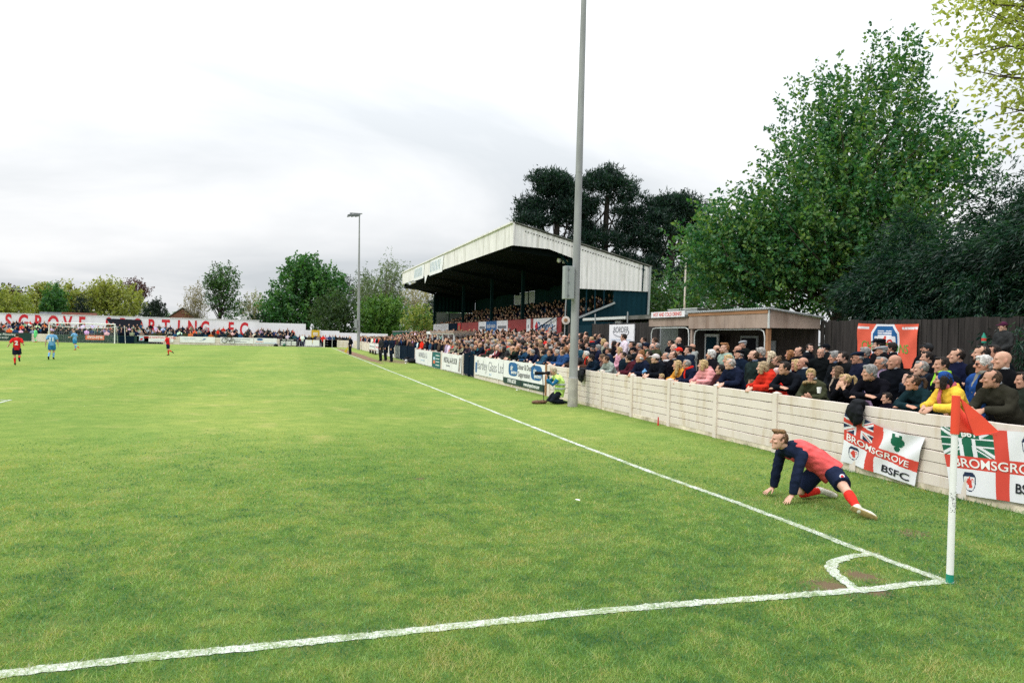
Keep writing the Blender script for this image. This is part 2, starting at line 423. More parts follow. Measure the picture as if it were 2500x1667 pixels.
# ================================================================== SETTING: ground, pitch markings, terraces
def grass_ground():
    m, t, b = _nodes('pitch_grass')
    g = t.nodes.new('ShaderNodeNewGeometry'); P = g.outputs['Position']
    sep = t.nodes.new('ShaderNodeSeparateXYZ'); t.links.new(P, sep.inputs[0])
    big = _noise(t, P, 0.22, 5, 0.6); mid = _noise(t, P, 2.2, 5, 0.6); fine = _noise(t, P, 26, 4, 0.7); vf = _noise(t, P, 110, 3, 0.6)
    c = _ramp(t, big.outputs[0], 0.36, (0.160, 0.246, 0.060), 0.64, (0.232, 0.292, 0.076)).outputs[0]
    m1 = _ramp(t, mid.outputs[0], 0.30, (0.72, 0.84, 0.70), 0.70, (1.18, 1.10, 1.06))
    c = _mix(t, c, m1.outputs[0], 1.0, 'MULTIPLY')
    m2 = _ramp(t, fine.outputs[0], 0.28, (0.52, 0.66, 0.55), 0.66, (1.22, 1.14, 1.10))
    c = _mix(t, c, m2.outputs[0], 1.0, 'MULTIPLY')
    m3 = _ramp(t, vf.outputs[0], 0.3, (0.66, 0.74, 0.66), 0.62, (1.18, 1.12, 1.1))
    c = _mix(t, c, m3.outputs[0], 1.0, 'MULTIPLY')
    # straw-coloured wear
    w = _noise(t, P, 0.9, 7, 0.68)
    wf = _ramp(t, w.outputs[0], 0.55, (0, 0, 0), 0.74, (0.62, 0.62, 0.62))
    c = _mix(t, c, (0.36, 0.32, 0.12), wf.outputs[0])
    # sheet colour darkened round the camera to deepen the gaps between modelled blades
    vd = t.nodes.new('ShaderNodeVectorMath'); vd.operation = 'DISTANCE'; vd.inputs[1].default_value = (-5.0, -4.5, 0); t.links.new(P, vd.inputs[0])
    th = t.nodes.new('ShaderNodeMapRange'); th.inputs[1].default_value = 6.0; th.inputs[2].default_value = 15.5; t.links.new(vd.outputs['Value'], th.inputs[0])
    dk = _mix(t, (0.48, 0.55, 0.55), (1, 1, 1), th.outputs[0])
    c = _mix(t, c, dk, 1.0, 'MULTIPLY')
    # mowing bands
    def mth(op, a, bb=None, cl=False):
        n = t.nodes.new('ShaderNodeMath'); n.operation = op; n.use_clamp = cl
        for i, v in enumerate((a, bb)):
            if v is None: continue
            if isinstance(v, (int, float)): n.inputs[i].default_value = v
            else: t.links.new(v, n.inputs[i])
        return n.outputs[0]
    s = mth('SINE', mth('MULTIPLY', mth('ADD', sep.outputs['X'], 1.1), 2*math.pi/7.4))
    s = mth('MULTIPLY_ADD', s, 2.2); s.node.inputs[2].default_value = 0.5; s.node.use_clamp = True
    st = _ramp(t, s, 0.0, (0.93, 0.96, 0.92), 1.0, (1.06, 1.04, 1.06))
    c = _mix(t, c, st.outputs[0], 1.0, 'MULTIPLY')
    # worn strip the linesman runs along, and scuffs at the corner
    e = _noise(t, P, 0.8, 5, 0.65)
    xx = mth('ABSOLUTE', mth('SUBTRACT', sep.outputs['X'], 0.62))
    yy = mth('DIVIDE', mth('ABSOLUTE', mth('SUBTRACT', sep.outputs['Y'], 70.0)), 26.0)
    d = mth('ADD', mth('DIVIDE', xx, 0.75), mth('POWER', yy, 4.0))
    d = mth('ADD', d, mth('MULTIPLY', mth('SUBTRACT', e.outputs[0], 0.5), 2.4))
    mk = _ramp(t, d, 0.55, (1, 1, 1), 1.05, (0, 0, 0))
    c = _mix(t, c, (0.20, 0.125, 0.085), mk.outputs[0])
    x2 = mth('ABSOLUTE', mth('SUBTRACT', sep.outputs['X'], 2.2)); y2 = mth('DIVIDE', mth('ABSOLUTE', mth('SUBTRACT', sep.outputs['Y'], 50.5)), 5.5)
    d2 = mth('ADD', mth('ADD', mth('DIVIDE', x2, 1.3), mth('POWER', y2, 2.0)), mth('MULTIPLY', mth('SUBTRACT', e.outputs[0], 0.5), 2.0))
    mk2 = _ramp(t, d2, 0.5, (0.8, 0.8, 0.8), 1.0, (0, 0, 0))
    c = _mix(t, c, (0.22, 0.165, 0.095), mk2.outputs[0])
    for cx, cy, rr in ((-1.04, 0.12, 0.26), (-0.58, 0.30, 0.20), (-0.78, -0.06, 0.14), (1.05, 1.35, 0.2), (-3.6, 5.2, 0.10)):
        vd = t.nodes.new('ShaderNodeVectorMath'); vd.operation = 'DISTANCE'; vd.inputs[1].default_value = (cx, cy, 0); t.links.new(P, vd.inputs[0])
        n6 = _noise(t, P, 9, 5, 0.7)
        dd = mth('ADD', mth('DIVIDE', vd.outputs['Value'], rr), mth('MULTIPLY', mth('SUBTRACT', n6.outputs[0], 0.5), 3.0))
        k = _ramp(t, dd, 0.45, (0.85, 0.85, 0.85), 1.0, (0, 0, 0))
        c = _mix(t, c, (0.15, 0.095, 0.065), k.outputs[0])
    t.links.new(c, b.inputs['Base Color'])
    b.inputs['Roughness'].default_value = 0.95; b.inputs['Specular IOR Level'].default_value = 0.1
    bm = t.nodes.new('ShaderNodeBump'); bm.inputs['Strength'].default_value = 0.7; bm.inputs['Distance'].default_value = 0.03
    hh = _mix(t, fine.outputs[0], vf.outputs[0], 0.5)
    t.links.new(hh, bm.inputs['Height']); t.links.new(bm.outputs[0], b.inputs['Normal'])
    return m
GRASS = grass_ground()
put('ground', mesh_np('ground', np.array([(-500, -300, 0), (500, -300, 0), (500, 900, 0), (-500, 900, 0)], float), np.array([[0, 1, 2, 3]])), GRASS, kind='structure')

def line_material():
    m, t, b = _nodes('line_paint')
    g = t.nodes.new('ShaderNodeNewGeometry'); P = g.outputs['Position']
    n = _noise(t, P, 45, 5, 0.75); n2 = _noise(t, P, 4, 4, 0.6)
    a = _mix(t, n.outputs[0], n2.outputs[0], 0.4)
    r = _ramp(t, a, 0.42, (0.17, 0.24, 0.08), 0.55, (0.53, 0.55, 0.51))
    t.links.new(r.outputs[0], b.inputs['Base Color']); b.inputs['Roughness'].default_value = 0.9
    return m
LINE = line_material()
TOUCH = [(0.0, 0.0), (0.015, 0.207), (0.005, 0.507), (-0.003, 0.927), (-0.004, 3.0), (-0.04, 3.92), (-0.091, 4.962), (-0.13, 8.0), (-0.145, 12.0), (-0.15, 16.0), (-0.147, 19.411), (-0.14, 30.129), (-0.16, 36.196),
         (-0.10, 49.122), (-0.10, 62.739), (-0.03, 85.0), (0.035, 99.8)]
GOAL = [(0.05, 0.0), (-0.329, 0.022), (-0.717, 0.0), (-3.063, 0.055), (-3.655, 0.055), (-4.265, 0.041), (-6.495, -0.020), (-6.887, -0.040), (-9.0, -0.06), (-30.0, -0.05), (-62.0, 0.0)]
ARC = [(-0.03, 0.80), (-0.2, 0.80), (-0.39, 0.745), (-0.56, 0.67), (-0.70, 0.55), (-0.78, 0.41), (-0.83, 0.25), (-0.87, 0.12), (-0.91, -0.01)]
LINES = []
def marking(name, pts, w, close=False):
    P = np.array(pts, float)
    Q = [P[0]]
    for a, b2 in zip(P[:-1], P[1:]):
        k = max(1, int(np.hypot(*(b2-a))/(0.035 if max(np.hypot(*(a-(-5, -5))), 0) < 22 and np.hypot(*(b2-a)) < 9 else 0.5)))
        Q += [a+(b2-a)*i/k for i in range(1, k+1)]
    P = np.array(Q)
    LINES.append((P, w))
    T = np.gradient(P, axis=0); T /= np.linalg.norm(T, axis=1, keepdims=True)
    N = np.stack([-T[:, 1], T[:, 0]], 1)
    z = np.full((len(P), 1), 0.004+0.0007*len(LINES))
    r_ = np.random.default_rng(len(LINES))
    ja, jb = (1+r_.normal(0, .13, (len(P), 1)) for _ in range(2))
    wob = (vnoise(P[:, 0]*1.3+P[:, 1]*1.7, P[:, 1]*0+len(LINES), 4)[:, None]-.5)*.022
    V = np.concatenate([np.hstack([P+N*(w/2*ja+wob), z]), np.hstack([P-N*(w/2*jb-wob), z])])
    i = np.arange(len(P)-1); n = len(P)
    return put(name, mesh_np(name, V, np.stack([i, n+i, n+i+1, i+1], 1)), LINE, kind='structure')
marking('touch_line', TOUCH, 0.10)
marking('goal_line', GOAL, 0.105)
marking('corner_arc', ARC, 0.10)
marking('penalty_area_line', [(-12.5, 0.1), (-12.5, 17.6), (-50.5, 17.6)], 0.10)

# terraces (stepped concrete the spectators stand on)
def terrace_z(X, Y):
    """height of the spectator terrace along the touch line"""
    if Y < 22: st = [(4.65, 0.10), (5.45, 0.20), (6.45, 0.36)]
    else: st = [(4.3, 0.10), (4.95, 0.22), (5.6, 0.34), (6.25, 0.46), (6.9, 0.58), (7.55, 0.70), (8.2, 0.82)]
    z = 0.0
    for x0, h in st:
        if X >= x0: z = h
    return z
tb = MB()
tb.box(3.26, 10.6, -14, 22, -0.2, 0.012)
for x0, h in [(4.65, 0.10), (5.45, 0.20), (6.45, 0.36)]:
    tb.box(x0, 10.55-h*0.01, -14+h*0.02, 22, -0.1, h)
tb.build('terrace', TERRACE, kind='structure')
tb = MB()
tb.box(3.262, 16, 22.004, 101.9, -0.2, 0.010)
prev = 22.004
for x0, h in [(4.3, 0.10), (4.95, 0.22), (5.6, 0.34), (6.25, 0.46), (6.9, 0.58), (7.55, 0.70), (8.2, 0.82)]:
    tb.box(x0, 9.15-h*0.01, 22.006+h*0.02, 78-h*0.02, -0.1, h)
tb.build('stand_terrace', TERRACE, kind='structure')
tb = MB()
tb.box(-75, 12, 102.62, 109.95, -0.2, 0.010)
for k, y0 in enumerate((104.0, 105.1, 106.2, 107.3, 108.4)):
    tb.box(-75+k*0.003, -4.5-k*0.003, y0, 109.94-k*0.002, -0.1, 0.2*(k+1))
tb.build('far_terrace', TERRACE, kind='structure')

# ================================================================== perimeter fence, concrete planks between posts
FX = 3.2
def plank_mesh(L, h, seed):
    """one precast plank, slightly chamfered and a little uneven along its top"""
    r = np.random.default_rng(seed)
    n = 9; t = np.linspace(-L/2, L/2, n)
    jt = r.normal(0, 0.0022, n)
    prof = [(-0.026, 0.003), (-0.026, h-0.012), (-0.021, h-0.006), (0.026, h-0.006), (0.026, -0.012), (0.002, -0.012), (0.002, 0.003)]
    V = []; F = []
    for i in range(n):
        for x, z in prof: V.append((x, t[i], z+(jt[i] if z > 0.05 else 0)))
    k = len(prof)
    for i in range(n-1):
        for j in range(k): F.append((i*k+j, i*k+(j+1) % k, (i+1)*k+(j+1) % k, (i+1)*k+j))
    F.append(tuple(range(k))); F.append(tuple(range((n-1)*k, n*k))[::-1])
    me = bpy.data.meshes.new('plank'); me.from_pydata(V, [], F); me.update()
    return me
PLANKS = [plank_mesh(1.845, 0.158, s) for s in range(5)]
for p_ in PLANKS: p_.materials.append(CREAM)
BASEPLANK = plank_mesh(1.845, 0.10, 9); BASEPLANK.materials.append(CREAMDIRT)
postm = MB().box(-0.055, 0.055, -0.062, 0.062, 0, 1.10).add([(-0.055, -0.062, 1.10), (0.055, -0.062, 1.10), (0.055, 0.062, 1.10), (-0.055, 0.062, 1.10), (0, -0.03, 1.125), (0, 0.03, 1.125)],
       [(0, 1, 4), (1, 2, 5, 4), (2, 3, 5), (3, 0, 4, 5)])
fence = empty('perimeter_fence', (FX, 8.0, 0), 'cream concrete plank fence along the touch line that the near spectators lean on', 'fence')
posts_y = [18.75]+[16.33-1.96*k for k in range(0, 12)]
post0 = postm.build('post', CREAM)
POSTME = post0.data; bpy.data.objects.remove(post0)
def fence_bay(parent, ya, yb, mirror=False):
    mid = (ya+yb)/2; L = ya-yb-0.116
    for k in range(7):
        me = BASEPLANK if k == 0 else PLANKS[random.randrange(5)]
        z = 0.0 if k == 0 else 0.085+0.1655*(k-1)
        o = put('plank', me, None, parent, (random.uniform(-0.004, 0.004), mid-parent.location.y, z-parent.location.z))
        o.scale = (1, L/1.845, 1)
        o.rotation_euler = (random.uniform(-0.003, 0.003), random.uniform(-0.015, 0.015), 0)
for y in posts_y:
    put('post', POSTME, None, fence, (0, y-fence.location.y, random.uniform(-0.015, 0.012)))
for a, b_ in zip(posts_y[:-1], posts_y[1:]): fence_bay(fence, a, b_)

fence2 = empty('perimeter_fence', (FX, 60.0, 0), 'white painted concrete fence behind the sponsor boards in front of the main stand', 'fence')
for y0, y1 in ((18.87, 29.4), (32.0, 47.3), (58.2, 102.4)):
    n = max(1, round((y1-y0)/1.96)); d = (y1-y0)/n
    for k in range(n):
        fb = MB().box(FX-0.024, FX+0.024, y0+k*d+0.06, y0+(k+1)*d-0.06, 0.0, 1.0+0.02*random.random())
        fb.build('panel', CREAM, fence2)
    for k in range(n+1):
        put('post', POSTME, None, fence2, (0, y0+k*d-60.0, -0.02))

# ================================================================== sponsor boards on the fence
def board(name, y_far, y_near, z0, z1, mat, label, x=FX-0.062, th=0.012, cat='sign', grp='sponsor boards on the fence'):
    o = empty(name, (x, (y_far+y_near)/2, z0), label, cat, grp)
    MB().box(x-th/2, x+th/2, min(y_near, y_far)+0.01, max(y_near, y_far)-0.01, z0, z1).build('panel', mat, o)
    return o
def rect_print(name, parent, y_far, y_near, z0, z1, mat, x):
    return MB().box(x-0.0025, x+0.0025, min(y_near, y_far), max(y_near, y_far), z0, z1).build(name, mat, parent)
xb = FX-0.070
b1 = board('sponsor_board', 29.25, 24.36, 0.20, 1.06, WHITEBOARD, 'white sponsor board reading Bartley Glass Ltd in thin grey letters')
rect_print('blue_edge', b1, 29.15, 28.85, 0.30, 0.78, BLUEPRINT, xb)
text('Bartley Glass Ltd', (xb, 26.55, 0.66), 0.62, GREYPRINT, b1, bold=-0.006, sx=1.06)
text('glazing', (xb, 26.4, 0.34), 0.14, LIGHTBLUE, b1)
b2 = board('sponsor_board', 24.33, 19.12, 0.36, 1.06, WHITEBOARD, 'white sponsor board reading Odour & Dust Suppression between two blue logos')
for yc in (22.95, 20.05):
    pts = []
    for a in np.linspace(0, 2*math.pi, 32, endpoint=False):
        ca, sa = math.cos(a), math.sin(a)
        pts.append((yc+0.62*np.sign(ca)*abs(ca)**0.55, 0.735+0.27*np.sign(sa)*abs(sa)**0.55))
    if yc > 22: lg = None
    MB().prism(pts, 'x', xb-0.0025, xb+0.0025).build('logo', BLUEPRINT, b2)
    text('air', (xb-0.006, yc+0.16, 0.79), 0.30, WHITE, b2, bold=0.006)
    text('spectrum', (xb-0.006, yc-0.14, 0.62), 0.20, WHITE, b2, bold=0.003)
text('Odour & Dust', (xb, 21.5, 0.86), 0.30, BLACKPRINT, b2, sx=1.02)
text('Suppression', (xb, 21.5, 0.575), 0.30, BLACKPRINT, b2, sx=1.02)
b3 = board('sponsor_board', 24.33, 19.12, 0.12, 0.352, DKGREENPRINT, 'dark green strip board with phone number and web address below the dust suppression board')
text('01905 362100', (xb, 23.1, 0.24), 0.20, WHITE, b3, bold=0.004)
text('www.airspectrum.com', (xb, 20.6, 0.235), 0.20, WHITE, b3, bold=0.004)
rect_print('divider', b3, 21.92, 21.82, 0.125, 0.348, BLACKPRINT, xb)
MB().box(FX-0.075, FX-0.03, 18.98, 19.10, 0.0, 1.10).build('stake', TRIM, fence)
b4 = board('sponsor_board', 37.3, 32.2, 0.06, 1.0, WHITEBOARD, 'white sponsor board reading INSTALL-A-FLOOR with dark stripes at its near end')
text('INSTALL-A-FLOOR', (xb, 35.0, 0.62), 0.44, BLACKPRINT, b4, bold=0.004, sx=0.98)
text('all types of flooring', (xb, 35.6, 0.33), 0.13, GREYPRINT, b4)
for k in range(3):
    MB().prism([(32.95-0.16*k, 0.12), (32.87-0.16*k, 0.12), (32.62-0.16*k, 0.86), (32.70-0.16*k, 0.86)], 'x', xb-0.0025, xb+0.0025).build('stripe', TRIM if k == 1 else BLACKPRINT, b4)
b5 = board('sponsor_board', 40.4, 37.9, 0.05, 1.0, TEALPRINT, 'narrow teal sponsor board with white text lines and small photos')
for k, z in enumerate((0.80, 0.60, 0.42, 0.22)):
    rect_print('text_line', b5, 39.3, 38.15, z-0.022, z+0.022, WHITE, xb)
for k, (z, mm) in enumerate(((0.60, LIGHTBLUE), (0.38, ORANGEPRINT))):
    rect_print('photo', b5, 40.1, 39.5, z-0.09, z+0.09, mm, xb)
b6 = board('sponsor_board', 47.0, 40.55, 0.06, 1.0, WHITEBOARD, 'white sponsor board with faint serif lettering beside the narrow teal board')
text('KNOWLES & Co', (xb, 43.9, 0.66), 0.46, GREYPRINT, b6, sx=1.0)
text('chartered accountants', (xb, 43.9, 0.34), 0.17, LIGHTBLUE, b6)
# far boards, closer to the distant corner
yy = 58.4
FARB = [(4.0, 'white sponsor panel nearest the navy gates on the far side', WHITEBOARD), (5.2, 'white sponsor panel with a dark red edge beyond the three men in dark coats', WHITEBOARD),
        (5.0, 'pale sponsor panel with a pink border half hidden by the three men', WHITEBOARD), (6.0, 'white sponsor panel just before the distant floodlight mast', WHITEBOARD)]
for k, (L, lb, mm) in enumerate(FARB):
    bo = board('sponsor_board', yy+L-0.2, yy, 0.06, 1.02, mm, lb)
    rect_print('print_line', bo, yy+L-0.6, yy+0.5, 0.62, 0.72, (LIGHTBLUE, REDBOARD, REDPAINT, GREYPRINT)[k], xb)
    rect_print('edge', bo, yy+0.16, yy+0.04, 0.08, 1.0, (GREYPRINT, REDBOARD, REDBOARD, GREYPRINT)[k], xb)
    yy += L+0.35

# navy steel gates in the fence
def steel_gate(y0, y1, leaves, lab, openbars=False):
    g = empty('steel_gate', (FX, (y0+y1)/2, 0), lab, 'gate', 'navy gates in the perimeter fence')
    w = (y1-y0)/leaves
    for k in range(leaves):
        a = y0+k*w
        MB().box(FX-0.02, FX+0.02, a+0.03, a+w-0.03, 0.10, 1.12).build('leaf', NAVY, g)
        MB().box(FX-0.05, FX+0.05, a-0.05, a+0.045, 0, 1.2).build('post', NAVY, g)
        MB().box(FX-0.032, FX+0.032, a+0.05, a+w-0.05, 1.122, 1.17).build('rail', NAVY, g)
        if openbars and k == leaves-1:
            for q in range(4):
                MB().tube([(FX-0.05, a+w*(0.2+0.2*q), 0.12), (FX-0.05, a+w*(0.2+0.2*q), 1.1)], 0.02, 6).build('bar', STEEL, g)
    return g
steel_gate(29.5, 31.9, 2, 'navy steel gate between the Bartley Glass and Install-a-Floor boards')
steel_gate(47.5, 58.0, 3, 'wide navy steel gates in the fence behind the three men in dark coats', True)

# ================================================================== main stand
SX0, SXB = 9.3, 13.95
stand = empty('grandstand', (9.3, 52.0, 0), 'covered football stand with a tall white corrugated roof fascia and dark interior', 'stand')
YA, YB = 32.4, 73.0
corrugated('fascia', (5.83, YA), (5.80, YB), lambda t: 8.11+0.50*t, lambda t: 6.93+0.50*t, 0.32, 0.022, CLAD, stand, (-1, 0))
# sloping near corner of the fascia, then the end cladding that faces the corner flag
def gtop(X): return 8.11+(X-5.83)*(6.16-8.11)/(13.95-5.83)
def gbot(X):
    if X < 7.89: return 6.93-0.04*(X-5.83)
    if X < 9.30: return 6.85-0.30*(X-7.89)
    if X < 9.36: return 6.40
    return 4.785
corrugated('end_cladding', (5.83, YA), (9.36, YA), lambda t: gtop(5.83+3.53*t), lambda t: gbot(5.83+3.53*t), 0.28, 0.02, CLAD, stand, (0, -1))
corrugated('end_cladding', (9.36, YA), (13.95, YA), lambda t: gtop(9.36+4.59*t), lambda t: 4.785, 0.28, 0.02, CLAD, stand, (0, -1))
MB().bar((5.78, YA-0.05, 8.16), (5.76, YB+0.1, 8.66), 0.10, 0.10).build('gutter', CLAD, stand)
MB().bar((5.85, YA-0.06, 6.92), (5.85, YA-0.06, 8.12), 0.10, 0.07).build('corner_trim', CLAD, stand)
MB().bar((5.80, YA-0.02, 8.19), (14.1, YA-0.02, 6.22), 0.13, 0.05).build('verge', ROOFGREY, stand)
MB().bar((13.92, YA-0.05, 3.2), (13.99, YA-0.05, 6.2), 0.11, 0.09).build('downpipe', GREYBOX, stand)
MB().bar((13.52, YA-0.045, 4.8), (13.56, YA-0.045, 6.26), 0.07, 0.05).build('downpipe', DARKGREEN, stand)
# roof sheet with its purlin ends showing as a row of dark dashes along the verge
MB().prism([(5.86, 8.08), (14.1, 6.11), (14.1, 6.17), (5.86, 8.15)], 'y', YA+0.03, YB).build('roof', ROOFGREY, stand)
for k in range(46):
    X = 6.5+k*0.158; z = gtop(X)-0.235
    MB().box(X, X+0.075, YA-0.034, YA-0.022, z-0.02, z+0.02).build('purlin_end', SOFFIT, stand)
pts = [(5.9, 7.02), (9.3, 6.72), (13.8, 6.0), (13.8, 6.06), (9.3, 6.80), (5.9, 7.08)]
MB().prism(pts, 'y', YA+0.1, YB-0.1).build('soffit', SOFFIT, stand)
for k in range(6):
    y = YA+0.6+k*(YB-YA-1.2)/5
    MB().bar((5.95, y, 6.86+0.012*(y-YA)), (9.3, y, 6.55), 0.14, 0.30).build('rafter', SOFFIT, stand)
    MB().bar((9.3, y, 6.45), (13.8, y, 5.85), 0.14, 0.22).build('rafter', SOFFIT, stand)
for y in (32.75, 41.3, 49.2, 58.9, 72.7):
    MB().box(9.2, 9.4, y-0.1, y+0.1, 0.6, 6.6).build('column', DARKGREEN, stand)
MB().bar((9.3, 32.7, 5.9), (8.6, 32.7, 6.7), 0.12, 0.12).build('bracket', DARKGREEN, stand)
# far end wall with a glazed lower half
corrugated('end_wall', (9.4, YB-0.3), (13.8, YB-0.3), lambda t: 7.15, lambda t: 4.6, 0.4, 0.05, DARKGREEN, stand, (0, -1))
for k in range(3):
    x0 = 9.55+k*1.42
    MB().box(x0, x0+1.3, YB-0.34, YB-0.30, 3.3, 4.55).build('window', GLASSPALE, stand)
    MB().box(x0+1.31, x0+1.40, YB-0.37, YB-0.27, 2.2, 4.62).build('mullion', DARKGREEN, stand)
MB().box(9.4, 13.8, YB-0.36, YB-0.28, 0.8, 3.25).build('end_wall', DARKGREEN, stand)
# back wall, with the gaps of bright glazing
def backwall(y0, y1, z0, z1): corrugated('back_wall', (13.85, y0), (13.85, y1), lambda t: z1, lambda t: z0, 0.5, 0.05, DARKGREEN, stand, (-1, 0))
backwall(YA+0.2, 52.4, 0, 6.1); backwall(52.4, 58.2, 0, 4.95); backwall(58.2, YB-0.2, 0, 6.1)
backwall(52.4, 58.2, 5.95, 6.1)
MB().box(13.80, 13.88, 55.45, 55.95, 4.95, 6.0).build('window_post', DARKGREEN, stand)
MB().box(13.80, 13.88, 53.9, 54.05, 4.95, 6.0).build('window_post', DARKGREEN, stand)
for a, b_ in ((52.45, 53.88), (54.07, 55.43), (55.97, 58.15)):
    MB().box(13.84, 13.86, a, b_, 4.96, 5.94).build('window', CLEAR, stand)
# near end: open bays above a raking rail, solid dark cladding behind
corrugated('end_wall', (11.80, YA+0.06), (13.95, YA+0.06), lambda t: 4.80, lambda t: 0.0, 0.3, 0.03, TEALWALL, stand, (0, -1))
corrugated('end_wall', (9.42, YA+0.05), (11.80, YA+0.05), lambda t: 3.05+1.0*t, lambda t: 0.0, 0.3, 0.03, TEALWALL, stand, (0, -1))
MB().bar((9.42, YA-0.02, 3.06), (11.86, YA-0.02, 4.08), 0.07, 0.10).build('rail', GREYBOX, stand)
for X in (10.17, 10.68, 11.22):
    MB().box(X-0.03, X+0.03, YA+0.02, YA+0.08, 3.0+(X-9.42)*0.41, 4.8).build('mullion', TEALWALL, stand)
# seating deck and its front wall
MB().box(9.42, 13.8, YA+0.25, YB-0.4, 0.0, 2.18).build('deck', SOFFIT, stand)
for k in range(5):
    MB().box(9.95+k*0.78, 13.79-0.002*k, YA+0.26+k*0.002, YB-0.41-k*0.002, 2.0, 2.18+0.33*(k+1)).build('seating_step', TERRACE, stand)
MB().box(9.20, 9.30, 36.6, YB-0.3, 0.7, 2.2).build('front_wall', NAVY, stand)
PAR = [(33.6, 34.35, REDBOARD, None), (34.4, 38.55, WHITEBOARD, "Domino's"), (38.6, 39.1, REDBOARD, None), (39.15, 39.95, WHITEBOARD, None), (40.0, 44.2, REDBOARD, None), (44.25, 47.1, WHITEBOARD, None),
       (47.15, 50.2, BLUEPRINT, 'www.'), (50.25, 52.6, WHITEBOARD, None), (52.65, 58.9, REDBOARD, None), (59.2, 60.4, REDPAINT, 'p'), (60.6, 64.5, NAVY, None), (64.6, 72.3, WHITEBOARD, 'slat')]
for a, b_, mm, tx in PAR:
    bo = MB().box(9.16, 9.19, a, b_, 2.22, 3.22).build('parapet_board', mm, stand)
    if tx == "Domino's":
        tpos = (9.15, (a+b_)/2-0.15, 2.72)
        text("Domino's", tpos, 0.72, BLUEPRINT, stand, bold=0.01)
        MB().prism([(37.55, 2.72), (37.9, 3.05), (38.25, 2.72), (37.9, 2.39)], 'x', 9.148, 9.155).build('logo', REDPAINT, stand)
    elif tx == 'www.':
        text('total motion', (9.15, (a+b_)/2, 2.86), 0.48, WHITE, stand, sx=1.0)
        MB().box(9.148, 9.155, a+0.3, b_-0.3, 2.40, 2.48).build('text_line', LIGHTBLUE, stand)
    elif tx == 'p':
        MB().box(9.148, 9.155, a+0.25, b_-0.25, 2.4, 3.0).build('poster_print', TRIM, stand)
    elif tx == 'slat':
        for q in range(16):
            MB().box(9.147, 9.155, a+0.3+q*0.46, a+0.42+q*0.46, 2.3, 3.15).build('slat', GREYPRINT, stand)
    elif mm is WHITEBOARD:
        MB().box(9.148, 9.155, a+0.3, b_-0.3, 2.65, 2.85).build('text_line', GREYPRINT, stand)
# steps up to the seats
stp = empty('staircase', (8.4, 34.6, 0), 'steel stairs with navy handrails and yellow nosings up to the stand seats', 'stairs')
for k in range(6):
    MB().box(8.25+0.18*k, 8.45+0.18*k, 32.9, 34.3, 0.8+0.24*k, 0.95+0.24*k).build('tread', SOFFIT, stp)
    MB().box(8.235+0.18*k, 8.262+0.18*k, 32.9, 34.3, 0.90+0.24*k, 0.955+0.24*k).build('nosing', YELLOWEDGE, stp)
for z0 in (0.55, 1.05):
    MB().bar((9.02, 40.2, 1.05+z0-0.1), (9.02, 34.2, 2.2+z0), 0.05, 0.05).build('handrail', NAVY, stp)
for y in (36.4, 38.6):
    MB().bar((9.02, y, 1.0), (9.02, y, 1.2+(40.2-y)*0.19+0.9), 0.045, 0.045).build('baluster', NAVY, stp)
# faded banners over the fascia
def fascia_z(y, v): return 6.93+0.50*(y-YA)/(YB-YA)+1.18*v
for nm, ya, yb, lbl in (('fascia_banner', 51.2, 56.8, 'sun-faded lettered banner fixed to the stand roof edge, the nearer of two'), ('fascia_banner', 59.8, 65.2, 'sun-faded lettered banner fixed to the stand roof edge, the farther of two')):
    e = empty(nm, (5.76, (ya+yb)/2, 7.2), lbl, 'banner', 'banners on the stand roof')
    MB().add([(5.765, yb, fascia_z(yb, -0.10)), (5.765, ya, fascia_z(ya, -0.10)), (5.765, ya-0.5, fascia_z(ya, 0.93)), (5.765, yb-0.5, fascia_z(yb, 0.93)),
              (5.772, yb, fascia_z(yb, -0.10)), (5.772, ya, fascia_z(ya, -0.10)), (5.772, ya-0.5, fascia_z(ya, 0.93)), (5.772, yb-0.5, fascia_z(yb, 0.93))],
             [(0, 1, 2, 3), (7, 6, 5, 4), (0, 4, 5, 1), (1, 5, 6, 2), (2, 6, 7, 3), (3, 7, 4, 0)]).build('sheet', WHITEBOARD, e)
    for q in range(7):
        y = yb-0.6-q*(yb-ya-1.0)/7
        MB().bar((5.752, y, fascia_z(y, 0.12)), (5.752, y-0.25, fascia_z(y, 0.80)), 0.02, 0.06, up=(1, 0, 0)).build('letter_stroke', LIGHTBLUE, e)
fl = MB().add([(5.74, 58.9, 7.25), (5.74, 57.6, 7.22), (5.70, 58.5, 6.55), (5.755, 58.9, 7.25), (5.755, 57.6, 7.22), (5.72, 58.5, 6.55)], [(0, 1, 2), (5, 4, 3), (0, 3, 4, 1), (1, 4, 5, 2), (2, 5, 3, 0)])
setprops(fl.build('torn_flap', WHITEBOARD), 'white torn triangular banner flap hanging below the stand roof edge', 'banner')
# camera and horn on the corner column
cc = empty('security_camera', (9.1, 33.4, 6.3), 'white dome security camera on a bracket at the near stand corner', 'camera')
MB().box(9.0, 9.35, 33.1, 33.2, 6.2, 6.85).build('mount', WHITE, cc)
MB().tube([(8.78, 33.15, 6.50), (8.78, 33.15, 6.38), (8.78, 33.15, 6.28), (8.78, 33.15, 6.22)], [0.10, 0.13, 0.12, 0.04], 14).build('dome', WHITE, cc, True)
MB().bar((8.72, 33.15, 6.6), (9.1, 33.15, 6.7), 0.08).build('arm', WHITE, cc)
hn = empty('horn_speaker', (9.0, 32.5, 3.0), 'round white horn loudspeaker below the camera at the near stand corner', 'speaker')
MB().tube([(8.95, 32.35, 3.02), (8.98, 32.5, 3.02), (9.0, 32.62, 3.02), (9.02, 32.8, 3.02)], [0.23, 0.18, 0.10, 0.07], 18).build('horn', CREAM, hn, True)
MB().tube([(8.945, 32.30, 3.02), (8.95, 32.35, 3.02)], [0.09, 0.11], 14).build('driver', TRIM, hn, True)
